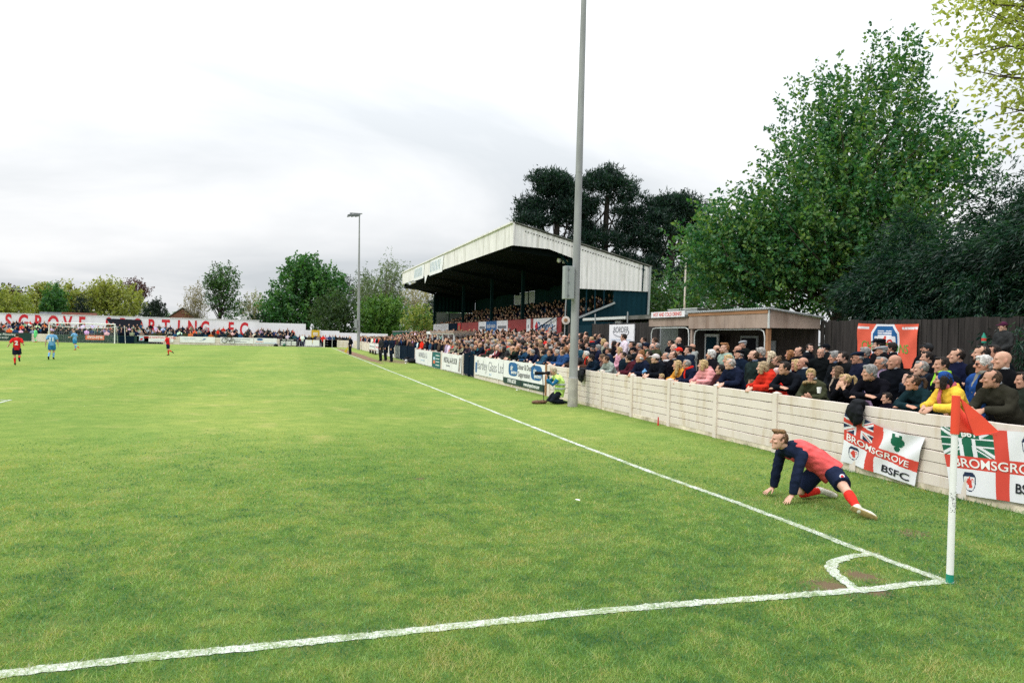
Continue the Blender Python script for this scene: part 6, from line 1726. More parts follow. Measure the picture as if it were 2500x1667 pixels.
for r, X in enumerate(ROWS):
    y = 16.3+random.uniform(0, .4) if r < 1 else {1: 19.2, 2: 21.4, 3: 22.2, 4: 22.6, 5: 23.2, 6: 24.0, 7: 32, 8: 33}[r]
    while y < 57.5:
        if not (45.0 < y < 53.2 and 4.6 < X < 6.4) and not (47.3 < y and r < 1):
            cands.append((y, X+random.uniform(-.12, .12), r))
        y += random.uniform(.46, .66) if r else random.uniform(.50, .72)
cands.sort(key=lambda c: (c[0]+4.8)+(c[1]-3.5)*.4)
NIND = 186
COMBO = 0
for i, (y, X, r) in enumerate(cands):
    if i >= NIND:
        crowd_rest.append((X, y, terrace_z(X, y), math.pi/2+random.uniform(-.5, .2), 1.0)); continue
    for tr in range(60):
        fem = random.random() < .24
        topk = random.choice(HUES)
        kind = random.random()
        hat = None; hatc = None
        hck = random.choices(['dark', 'brown', 'ltbrown', 'grey', 'ltgrey', 'white', 'blond', 'ginger'], [34, 24, 7, 15, 6, 4, 7, 3])[0]
        if fem: hair = random.choice(['long', 'bob', 'fluffy', 'ponytail'])
        else: hair = random.choice(['short', 'short', 'short', 'crop', 'crop', 'receding', 'fringe', 'quiff', 'fluffy', 'fluffy', None])
        if kind < .16 and not fem:
            hat = random.choice(['flat_cap', 'cap', 'beanie']); hair = 'fringe'; hatc = random.choice(['black', 'navy', 'charcoal', 'red', 'grey', 'tweed'])
        h_ = HNAME[hck]
        who = {'long': f'long {h_} haired', 'bob': f'{h_} bobbed', 'fluffy': f'thick {h_} haired', 'ponytail': f'{h_} ponytailed', 'short': f'short {h_} haired', 'crop': f'cropped {h_} haired', 'receding': f'receding {h_} haired',
               'fringe': f'balding {h_} haired', 'quiff': f'{h_} quiffed', None: 'fully bald'}[hair]
        if hat: who = {'black': 'black', 'navy': 'navy', 'charcoal': 'charcoal', 'red': 'red', 'grey': 'grey', 'tweed': 'brown'}[hatc]+' '+{'flat_cap': 'flat-capped', 'cap': 'peak-capped', 'beanie': 'woolly-hatted'}[hat]
        lab = f"{who} person in {CNAME[topk]}, {RNAME[r]} {where(y)}"
        if lab not in used_labels and len(lab.split()) <= 16: break
    used_labels.add(lab)
    if r == 0: pk = random.choice(['leanf', 'puffer'] if fem else ['lean', 'lean_b', 'fold', 'chin'])
    else: pk = random.choice(['pocketf', 'pocketf_b'] if fem else ['pocket', 'crossed', 'front', 'pocket_b', 'crossed_b', 'front_b'])
    rz = math.pi/2+random.uniform(-.35, .2)
    s = random.uniform(.94, 1.06)*(.95 if fem else 1)
    if r == 0: s = random.uniform(.96, 1.03)
    hp = PROTO[pk]['J']['head']
    g = terrace_z(X, y)
    loc = (X+s*hp[1] if r == 0 else X, y, g)
    spawn(pk, loc, rz, s, lab, 'spectators on the terrace before the stand', top=tuple(c*random.uniform(.8, 1.25) for c in CL[topk]), legs=random.choice([(.012, .016, .03), (.02, .02, .022)]), hair=hair,
          hcol=HC[hck], hat=hat, hatcol=CL.get(hatc, (.02,)*3), scarf=CL['red'] if random.random() < .06 else None, collar=random.choice([None, None, None, (.5, .5, .52), (.08, .12, .2)]))

# ------------------------------------------------------------------ the mass of the crowd beyond, one object per block
def simple_person(seated=False):
    """small spectator: head, hair, coat with arms, legs; returns verts, faces and per-vertex part (0 skin 1 hair 2 coat 3 legs)"""
    P = [(E((0, .03, 1.62), (.072, .092, .115), None, 7, 5), 0), (E((0, .012, 1.655), (.079, .094, .09), None, 7, 4), 1), (T([(0, 0, 1.42), (0, .02, 1.54)], [.055, .05], None, 4, False), 0),
         (T([(0, 0, .82), (0, 0, 1.1), (0, 0, 1.34), (0, -.01, 1.47)], [(.19, .13), (.185, .13), (.215, .14), (.10, .09)], A3(1, 0, 0), 8), 2)]
    for s in (-1, 1):
        P.append((T([(s*.20, -.01, 1.40), (s*.275, -.02, 1.14), (s*.17, .15, 1.03)], [.075, .066, .052], None, 5, False), 2))
        P.append((E((s*.13, .18, 1.02), (.04, .05, .04), None, 4, 3), 0))
        P.append((T([(s*.10, 0, .85), (s*.11, .02, .45), (s*.12, -.02, .05)], [.105, .085, .07], None, 5, False), 3))
    V = []; F3 = []; pid = []; n = 0
    for (v, f), k in P:
        V.append(v); pid += [k]*len(v)
        for q in f:
            for j in range(1, len(q)-1): F3.append((q[0]+n, q[j]+n, q[j+1]+n))
        n += len(v)
    return np.concatenate(V), np.array(F3), np.array(pid)
SPV, SPF, SPP = simple_person()
def crowd(name, people, label, bright=1.0, redness=.07, pale=True):
    n = len(people); k = len(SPV)
    V = np.empty((n*k, 3)); C = np.empty((n*k, 3)); F = np.empty((n*len(SPF), 3), np.int32)
    for i, (x, y, z, rz, s) in enumerate(people):
        s = s*random.uniform(.92, 1.05); c, sn = math.cos(rz), math.sin(rz)
        W = SPV.copy(); hy = random.uniform(-.7, .3)
        top = W[:, 2] > 1.5; ch, sh = math.cos(hy), math.sin(hy)
        hx, hyv = W[top, 0].copy(), W[top, 1].copy(); W[top, 0] = hx*ch-hyv*sh; W[top, 1] = hx*sh+hyv*ch
        W[:, 0] *= random.uniform(.9, 1.12); W *= s
        V[i*k:(i+1)*k] = np.stack([x+c*W[:, 0]-sn*W[:, 1], y+sn*W[:, 0]+c*W[:, 1], z+W[:, 2]], 1)
        F[i*len(SPF):(i+1)*len(SPF)] = SPF+i*k
        coat = random.choice([CL['black'], CL['navy'], CL['black'], CL['navy'], CL['charcoal'], CL['olive'], CL['black'], CL['navy'], CL['brown'], CL['white'], CL['blue'], CL['stone'], CL['black'], CL['charcoal'], CL['grey']])
        if random.random() < redness: coat = random.choice([CL['red'], CL['maroon'], CL['orange'], CL['red']])
        if not pale and random.random() < .8: coat = random.choice([CL['black'], CL['navy'], CL['charcoal'], CL['darkbrown']])
        hc_ = random.choice([HC['dark'], HC['brown'], HC['dark'], HC['grey']]) if not pale else random.choice([HC['dark'], HC['brown'], HC['grey'], HC['dark'], HC['brown'], HC['blond'], HC['dark'], HC['ltbrown'], SKINS[0]])
        cols = np.array([random.choice(SKINS), hc_, tuple(c2*random.uniform(.7, 1.4) for c2 in coat), random.choice([(.012, .016, .03), (.02, .02, .022), (.06, .07, .10)])])*bright
        C[i*k:(i+1)*k] = cols[SPP]
    me = mesh_np(name, V, F, True); point_colors(me, np.clip(C, 0, .9))
    return put(name, me, ATTR, None, label=label, cat='crowd', kind='stuff')
crowd('crowd', crowd_rest, 'standing spectators packed on the terrace far along the stand')
ppl = []
for X in np.arange(3.5, 8.6, .62):                       # beyond the stand, thinning to the corner
    y = 57.8
    while y < (97 if X < 6.3 else 82):
        if not (X < 4.0 and y < 58): ppl.append((X+random.uniform(-.15, .15), y, terrace_z(X, y) if y < 78 else 0.01, math.pi/2+random.uniform(-.5, .3), 1.0))
        y += random.uniform(.5, .85)
crowd('crowd', ppl, 'distant spectators behind the white boards beyond the stand', 1.0, .16)
ppl = []
for k, X in enumerate((10.3, 11.05, 11.85, 12.6, 13.35)):
    y = YA+1.6
    while y < YB-1:
        if random.random() < .88: ppl.append((X+random.uniform(-.08, .08), y, 2.18+.33*max(0, k)-.34, math.pi/2+random.uniform(-.4, .3), .98))
        y += random.uniform(.5, .72)
y = YA+2
while y < YB-1:
    ppl.append((9.62+random.uniform(-.05, .05), y, 2.18-.42, math.pi/2+random.uniform(-.4, .3), .98)); y += random.uniform(.5, .75)
crowd('crowd', ppl, 'spectators in the shade of the covered stand', 1.0, .08, False)  # darker coats and hair stand in for deeper shade under the roof
ppl = []
for k, Y in enumerate((103.2, 104.5, 105.6, 106.7, 107.8, 109.0)):
    x = -62
    while x < -4.9:
        dens = .97 if k < 3 else (.90 if x < -34 else (.62 if x < -19 else .55))
        if k == 5: dens *= .6
        if random.random() < dens: ppl.append((x, Y+random.uniform(-.15, .15), .01+.2*k, math.pi+random.uniform(-.4, .4), 1.0))
        x += random.uniform(.45, .72)
crowd('crowd', ppl, 'home supporters crammed on the terrace behind the distant goal', 1.0, .07)
ppl = [(x, 103.3+random.uniform(0, 2.5), .01, math.pi+random.uniform(-.4, .4), 1.0) for x in np.linspace(-4.6, 2.6, 26)+rng.uniform(-.2, .2, 26)]
crowd('crowd', ppl, 'scattered spectators by the yellow board at the far corner', 1.1, .12)

# ================================================================== the figures on the grass
def figure(name, label, J, loc, rz=0.0, s=1.0, skin=(.54, .31, .22), voxel=.012, hk=2.3, boots=False):
    """single figure from explicit joints; J is local to loc"""
    me = body_mesh(J, voxel, hk, slim=.84, foot=boots)
    o = bpy.data.objects.new('person', me); link(o)
    o.location = loc; o.rotation_euler = (0, 0, rz); o.scale = (s, s, s); o.color = (*skin, 1)
    setprops(o, label, 'person')
    H = Matrix(J['headR'].tolist()).to_4x4(); H.translation = Vector(J['head'].tolist())
    return o, H
def basis(fwd, up=(0, 0, 1)):
    f = nrm(fwd); r = nrm(np.cross(f, up)); u = np.cross(r, f)
    return np.stack([r, f, u], 1)
# ---- substitute stretching beside the touch line
B = A3(1.0, 2.8, 0.0)
J = dict(fem=False, upright=False, rt=A3(0, 1, 0))
for k, v in dict(head=(.615, 3.03, .765), neck=(.725, 3.045, .645), chest=(.945, 2.97, .600), pelvis=(1.155, 2.815, .435),
                 shL=(.815, 2.845, .600), shR=(.800, 3.235, .575), elL=(.700, 2.80, .355), elR=(.775, 3.29, .325), wrL=(.665, 2.815, .115), wrR=(.745, 3.305, .105),
                 hipL=(1.165, 2.715, .410), hipR=(1.135, 2.915, .405), knL=(1.045, 2.345, .265), anL=(.955, 2.040, .105), toL=(1.075, 1.945, .040),
                 knR=(.885, 3.03, .075), anR=(1.300, 3.085, .085), toR=(1.440, 2.990, .040)).items():
    J[k] = A3(*v)-B
J['headR'] = basis((-.96, .25, .06), (.16, 0.0, 1))
J['hdL'], J['hnL'], J['cuL'] = A3(-.50, -.10, -.42), A3(.4, 0, -1), .12
J['hdR'], J['hnR'], J['cuR'] = A3(-.62, .05, -.36), A3(.4, 0, -1), .12
J['spread'] = .34
hero, HH = figure('person', 'footballer in a pink-red training bib stretching on the grass beside the touch line', J, tuple(B), skin=(.60, .37, .27), voxel=.0105, hk=2.0)
child_of(hero, 'jacket', jacket_mesh(J, .011, .022, collar='stand', amp=.005, seed=21), (.012, .018, .040))
bib = jacket_mesh(J, .011, .038, collar=None, sleeve=None, amp=.009, seed=22, name='bib')
child_of(hero, 'bib', bib, (.73, .110, .110))
child_of(hero, 'shorts', trousers_mesh(J, .011, 'short', .022, 'shorts', seed=5), (.012, .018, .042))
for k_ in 'LR': child_of(hero, 'sock', socks_mesh(J, .010, 'sock', hi=.80, sides=k_), (.66, .035, .025))
for k_ in 'LR': child_of(hero, 'boot', shoes_mesh(J, .0085, 'boot', k_), (.66, .64, .54))
child_of(hero, 'hair', HAIRS['quiff'], (.20, .115, .055), HH)
child_of(hero, 'hair', HAIRS['crop'], (.11, .062, .032), HH)
def patch(root, name, c, n, r, mat, sides=16, k=1.0, up=(0, 0, 1)):
    n = nrm(n); x = nrm(np.cross(up, n)); y = np.cross(n, x)
    V = [tuple(A3(*c)-B+n*.004+r*(math.cos(a)*x+k*math.sin(a)*y)) for a in np.linspace(0, 2*math.pi, sides, endpoint=False)]
    V += [tuple(A3(*v)-n*.012) for v in V]
    m = bpy.data.meshes.new(name); m.from_pydata(V, [], [tuple(range(sides)), tuple(range(sides, 2*sides))[::-1]]+[(i, (i+1) % sides, sides+(i+1) % sides, sides+i) for i in range(sides)])
    m.materials.append(mat); return child_of(root, name, m)
_n = nrm(A3(-.35, -.80, .45))
patch(hero, 'badge', A3(1.09, 2.50, .36)+_n*.100, _n, .030, FLAGCLOTH)
patch(hero, 'badge', A3(1.09, 2.50, .36)+_n*.104, _n, .017, REDPAINT)
v_ = MB()
for k_ in 'LR':
    an, to = J['an'+k_]+B, J['to'+k_]+B; up = nrm(J['kn'+k_]-J['an'+k_]); d_ = nrm(to-an)
    sd_ = nrm(np.cross(up, d_)); dn_ = np.cross(d_, sd_); dn_ = dn_ if dn_.dot(up) < 0 else -dn_
    mm = MB(); mm.add(*T([an-d_*.075+dn_*.052-B, an*.5+to*.5+dn_*.040-B, to+d_*.045+dn_*.018-B], [(.034, .010), (.040, .010), (.028, .009)], sd_, 12))
    m_ = bpy.data.meshes.new('sole'); m_.from_pydata(mm.V[0].tolist(), [], mm.F); m_.materials.append(M('gold_sole', (.34, .25, .10), .5, .3, 30, spec=.4)); child_of(hero, 'sole', m_)
# ---- photographer kneeling by the mast
B = A3(2.40, 16.1, 0.0)
J = dict(fem=False, upright=False, rt=A3(0, 1, 0))
for k, v in dict(head=(2.335, 16.10, .985), neck=(2.445, 16.10, .835), chest=(2.555, 16.10, .60), pelvis=(2.545, 16.10, .345), shL=(2.43, 15.92, .775), shR=(2.43, 16.28, .775), elL=(2.235, 15.86, .565), elR=(2.235, 16.32, .60),
                 wrL=(2.095, 15.99, .760), wrR=(2.20, 16.21, .855), hipL=(2.54, 16.01, .33), hipR=(2.54, 16.19, .33), knL=(2.185, 15.96, .085), knR=(2.20, 16.26, .085), anL=(2.62, 15.97, .075), anR=(2.63, 16.24, .075),
                 toL=(2.755, 15.97, .05), toR=(2.76, 16.24, .05)).items():
    J[k] = A3(*v)-B
J['headR'] = basis((-.96, .26, -.06)); J['jaw'] = .3
J['hdL'], J['hnL'], J['cuL'] = A3(-.15, .25, 1), A3(-.6, .6, .3), .7
J['hdR'], J['hnR'], J['cuR'] = A3(-.5, -.5, .5), A3(-.4, -.6, 0), .8
ph, HP = figure('person', 'photographer in a hi-vis vest kneeling beside the mast with a long lens camera', J, tuple(B), voxel=.013)
child_of(ph, 'jacket', jacket_mesh(J, .013, .012, collar='stand', seed=31), (.018, .13, .26))
child_of(ph, 'vest', jacket_mesh(J, .013, .040, collar='crew', sleeve=None, amp=.006, seed=32, name='vest'), (.56, .80, .22))
child_of(ph, 'trousers', trousers_mesh(J, .014, 'long', .022, seed=33), (.012, .015, .022))
child_of(ph, 'hair', HAIRS['fluffy'], (.46, .38, .27), HP)
for zz in (.47, .60):
    V_, F_ = ring_tube(spine(J, 7)[0]*0+A3(.150, 0, zz), np.eye(3), .176, .222, .008, n=28, rz=.025)
    m = bpy.data.meshes.new('reflective_band'); m.from_pydata(V_.tolist(), [], F_); m.materials.append(SILVERTAPE); child_of(ph, 'reflective_band', m)
cmx = empty('camera', (2.17, 16.12, .88), 'black camera with a long telephoto lens held up by the kneeling photographer', 'camera')
bevel(MB().box(2.13, 2.22, 16.04, 16.20, .88, .99).build('body', BLACK, cmx), .012)
MB().tube([(2.14, 16.125, .935), (2.05, 16.14, .93), (2.03, 16.145, .93), (1.86, 16.18, .925), (1.85, 16.182, .925), (1.77, 16.20, .922)], [.036, .038, .046, .048, .058, .060], 16).build('lens', BLACK, cmx, True)
mp = empty('monopod', (2.03, 16.12, 0), 'thin black monopod under the telephoto lens', 'monopod')
MB().tube([(2.00, 16.14, .89), (2.02, 16.10, .45), (2.04, 16.06, 0)], [.014, .013, .011], 8).build('leg', BLACK, mp, True)
bg = [E((1.84, 16.1, .05), (.17, .12, .065)), E((2.02, 16.12, .06), (.15, .11, .06)), E((1.74, 16.08, .05), (.09, .08, .05))]
me, co = fuse('bag', bg, .014, (), 2, crumple(.012, 1.4, 4)); me.materials.append(M('brown_bag', (.15, .085, .05), .9, .35, 12, bump=.6, bscale=60)); put('bag', me, None, None, label='brown fleecy bag lying on the grass before the kneeling photographer', cat='bag')
# ---- players
def run_pose(kind):
    J = stand_pose('down', 0.0, 0.0); J['upright'] = True
    if kind == 'run_away':
        J['elR'], J['wrR'] = A3(.30, -.12, 1.17), A3(.32, .10, 1.10); J['elL'], J['wrL'] = A3(-.33, -.10, 1.17), A3(-.40, .06, 1.02)
        J['hdR'], J['hdL'] = A3(0, 1, .2), A3(-.5, .8, 0)
        J['knR'], J['anR'], J['toR'] = A3(.12, .12, .53), A3(.15, -.26, .40), A3(.18, -.28, .26)
        J['knL'], J['anL'], J['toL'] = A3(-.09, .03, .50), A3(-.06, -.03, .09), A3(-.07, .12, .04)
    elif kind == 'walk':
        J['elR'], J['wrR'] = A3(.30, -.06, 1.14), A3(.33, .0, .90); J['elL'], J['wrL'] = A3(-.30, -.06, 1.14), A3(-.33, .0, .90)
        J['knR'], J['anR'], J['toR'] = A3(.09, .10, .50), A3(.09, .02, .10), A3(.11, .16, .05)
        J['knL'], J['anL'], J['toL'] = A3(-.10, .02, .50), A3(-.12, -.26, .16), A3(-.12, -.16, .04)
    elif kind == 'run_side':
        J['neck'] = A3(0, .08, 1.47); J['head'] = A3(0, .13, 1.63); J['chest'] = A3(0, .04, 1.25)
        for s, k in ((1, 'R'), (-1, 'L')): J['sh'+k] = A3(s*.19, .06, 1.41)
        J['elR'], J['wrR'] = A3(.25, -.06, 1.16), A3(.24, .18, 1.12); J['elL'], J['wrL'] = A3(-.25, .16, 1.15), A3(-.20, .40, 1.12)
        J['hdR'], J['hdL'] = A3(0, 1, 0), A3(.2, 1, .1)
        J['knR'], J['anR'], J['toR'] = A3(.10, .04, .49), A3(.09, -.02, .09), A3(.1, .13, .04)
        J['knL'], J['anL'], J['toL'] = A3(-.10, -.06, .50), A3(-.12, -.44, .32), A3(-.12, -.54, .22)
    return J
def player(kind, loc, rz, s, label, shirt, shorts, socks, boots, number, numcol, hair='crop', hcol=(.03, .02, .015), skin=(.52, .32, .23), headyaw=0.0, long=False):
    J = run_pose(kind); J['headR'] = rot_zx(headyaw, 0.0)
    o, H = figure('person', label, J, loc, rz, s, skin, .017)
    child_of(o, 'shirt', jacket_mesh(J, .017, .022, .84, 'crew', 'long' if long else 'short', .004, 'shirt', 41), shirt)
    child_of(o, 'shorts', trousers_mesh(J, .018, 'short', .026, 'shorts'), shorts)
    for k_ in 'LR': child_of(o, 'sock', socks_mesh(J, .015, 'sock', hi=.88, sides=k_), socks)
    for k_ in 'LR': child_of(o, 'boot', shoes_mesh(J, .013, 'boot', k_), boots)
    child_of(o, 'hair', HAIRS[hair], hcol, H)
    if number:
        m4 = Matrix(((1, 0, 0), (0, 0, -1), (0, 1, 0))).to_4x4(); m4.translation = Vector((0, -.178+J['chest'][1], 1.22))
        n = text_mesh(number, .30, .012, .004).copy(); n.materials.append(numcol); c = child_of(o, 'number', n, None, m4)
    return o
RED, BLUE = (.62, .020, .022), (.16, .36, .60)
player('run_away', (-18.57, 37.3, 0), math.radians(10), .92, 'footballer number 2 in red shirt and navy shorts running away at far left', RED, (.012, .016, .035), RED, BLACK and (.02, .02, .02), '2', WHITE)
player('walk', (-19.19, 45.1, 0), math.radians(6), 1.0, 'footballer number 11 in pale blue shirt walking away from the camera', BLUE, (.03, .17, .36), BLUE, (.02, .02, .02), '11', WHITE, 'crop', (.10, .05, .03))
player('run_side', (-23.34, 66.3, 0), math.radians(62), .98, 'footballer in pale blue with red boots jogging towards the distant goal', BLUE, (.03, .20, .40), BLUE, (.55, .05, .04), None, None, 'fringe', (.35, .25, .15))
player('run_side', (-14.39, 55.8, 0), math.radians(72), .90, 'footballer in red shirt and navy shorts running left on the distant pitch', RED, (.012, .016, .035), RED, (.02, .02, .02), '7', WHITE)
player('walk', (-35.65, 97.9, 0), math.radians(80), 1.0, 'goalkeeper in bright green kit by the left post of the distant goal', (.16, .68, .26), (.14, .62, .24), (.16, .66, .26), (.50, .12, .05), None, None, long=True)
# ---- officials and staff along the touch line
spawn('pocket', (-0.02, 66.0, 0), math.pi/2+.5, 1.0, 'linesman in black with a yellow flag running the distant touch line', None, top=CL['black'], legs=(.012, .012, .014), hair='fringe', hcol=HC['grey'])
e = empty('linesman_flag', (-.35, 65.8, .2), 'bright yellow linesman flag hanging at knee height', 'flag')
MB().tube([(-.22, 65.85, .95), (-.32, 65.8, .35)], .012, 6).build('stick', BLACK, e)
MB().add([(-.24, 65.82, .80), (-.62, 65.7, .30), (-.40, 65.75, .12), (-.30, 65.8, .38), (-.24, 65.85, .80), (-.62, 65.73, .30), (-.40, 65.78, .12), (-.30, 65.83, .38)], [(0, 1, 2, 3), (7, 6, 5, 4), (0, 4, 5, 1), (1, 5, 6, 2), (2, 6, 7, 3), (3, 7, 4, 0)]).build('cloth', ORANGELEAF, e)
for i, (x, y, pk, lab, hr, hc, top) in enumerate(((1.00, 49.9, 'coat', 'leftmost of the three men in dark coats on the touch line, with a white paper', 'short', 'dark', 'charcoal'), (1.50, 51.0, 'coat', 'middle man of the three in dark coats on the distant touch line', 'short', 'brown', 'navy'),
                                                  (1.62, 48.5, 'coat', 'rightmost man of the three in dark coats, with a pale arm badge', 'crop', 'grey', 'navy'))):
    o = spawn(pk, (x, y, 0), math.pi/2+random.uniform(-.3, .5), 1.04, lab, 'men in dark coats at the technical area', top=CL[top], legs=(.010, .012, .02), hair=hr, hcol=HC[hc], scarf=None)
e = empty('paper_sheet', (.6, 49.75, .7), 'white paper held low by the man on the left of the trio', 'paper')
MB().box(.66, .68, 49.66, 49.84, .62, .90).build('sheet', WHITE, e)
# ---- small things on the grass
def ball(c, r, label):
    v, f = E(c, (r, r, r), None, 20, 14)
    e = empty('football', c, label, 'ball')
    MB().add(v, f).build('shell', WHITE, e, True)
    pm = MB()
    for d in ((0, -1, .3), (-.9, -.3, .3), (.7, -.6, .4), (-.3, -.5, .8), (-.4, -.85, -.35)):
        d = nrm(d); x = nrm(np.cross(d, A3(.3, .2, 1))); y = np.cross(d, x)
        pm.add([tuple(A3(*c)+nrm(d*.94+.33*(math.cos(a)*x+math.sin(a)*y))*(r+.002)) for a in np.linspace(0, 2*math.pi, 5, endpoint=False)], [(0, 1, 2, 3, 4)])
    pm.build('patches', BLACK, e)
ball((2.72, 48.6, .11), .115, 'white football lying by the kit bags at the navy gates')
def bag_thing(c, w, label, mat=BLACK, seed=1):
    me, co = fuse('kit_bag', [E(c, (w*.6, w, .17)), E((c[0], c[1]-w*.4, c[2]+.05), (w*.5, w*.5, .15)), E((c[0], c[1]+w*.5, c[2]), (w*.45, w*.45, .16))], .03, (), 2, crumple(.02, .8, seed)); me.materials.append(mat)
    return put('kit_bag', me, None, None, label=label, cat='bag')
bag_thing((2.95, 47.3, .16), .55, 'black kit bag on the grass against the fence end', seed=2)
bag_thing((2.9, 49.4, .20), .35, 'smaller black bag behind the white football', seed=3)
bag_thing((-7.5, 102.2, .16), .5, 'black bags at the foot of the far fence', seed=5)
bag_thing((-6.4, 102.2, .20), .3, 'bright green bag at the foot of the black and white board', GREENPRINT, 6)
def scrap(c, s, label):
    r = random.Random(int(c[1]*100)); V = []
    for i in range(4):
        for j in range(4): V.append((c[0]+s*(i-1.5)*.5+r.uniform(-.1, .1)*s, c[1]+s*(j-1.5)*.45+r.uniform(-.1, .1)*s, .03+r.uniform(0, .6)*s))
    F = [(i*4+j, (i+1)*4+j, (i+1)*4+j+1, i*4+j+1) for i in range(3) for j in range(3)]
    m = bpy.data.meshes.new('paper_scrap'); m.from_pydata(V, [], F); m.materials.append(WHITE)
    return put('paper_scrap', m, None, None, label=label, cat='litter', group='paper scraps on the grass')
scrap((2.72, 20.9), .09, 'crumpled white paper scrap on the grass before the dark green strip board')
scrap((-1.99, 3.36), .035, 'tiny white scrap lying on the pitch inside the touch line')
setprops(MB().tube([(2.98, 10.6, 0), (2.98, 10.6, .20)], [.02, .014], 8).build('red_peg', REDPAINT), 'small red peg standing in the grass at the foot of the cream fence', 'peg')
scrap((2.3, 45.9), .08, 'white paper scrap on the grass near the kit bags')
bn = empty('bench', (2.6, 70.5, 0), 'low brown bench against the white boards beyond the trio', 'bench')
MB().box(2.45, 2.75, 67.5, 73.5, .38, .44).build('seat', PLY, bn)
for y in (67.9, 70.5, 73.1): MB().box(2.5, 2.7, y-.05, y+.05, 0, .38).build('leg', DARKWOOD, bn)
bk = empty('bicycle', (-14.2, 102.3, 0), 'dark bicycle hung on the far fence between two white boards', 'bicycle')
MB().tube([(-14.25+.34*math.cos(a), 102.32, .72+.34*math.sin(a)) for a in np.linspace(0, 2*math.pi, 25)], .035, 6).build('wheel', BLACK, bk)
MB().tube([(-13.25+.34*math.cos(a), 102.32, .55+.34*math.sin(a)) for a in np.linspace(0, 2*math.pi, 25)], .02, 6).build('wheel', BLACK, bk)
for a, b_ in (((-14.25, .72), (-13.9, 1.25)), ((-13.9, 1.15), (-13.3, 1.1)), ((-13.3, 1.1), (-13.25, .55)), ((-13.9, 1.15), (-13.65, .6)), ((-13.65, .6), (-13.3, 1.1)), ((-13.65, .6), (-13.25, .55))):
    MB().bar((a[0], 102.32, a[1]), (b_[0], 102.32, b_[1]), .04).build('frame_tube', BLACK, bk)
MB().box(-13.42, -13.18, 102.27, 102.37, 1.16, 1.22).build('saddle', BLACK, bk)
MB().bar((-14.0, 102.1, 1.3), (-13.85, 102.5, 1.3), .03).build('handlebar', BLACK, bk)

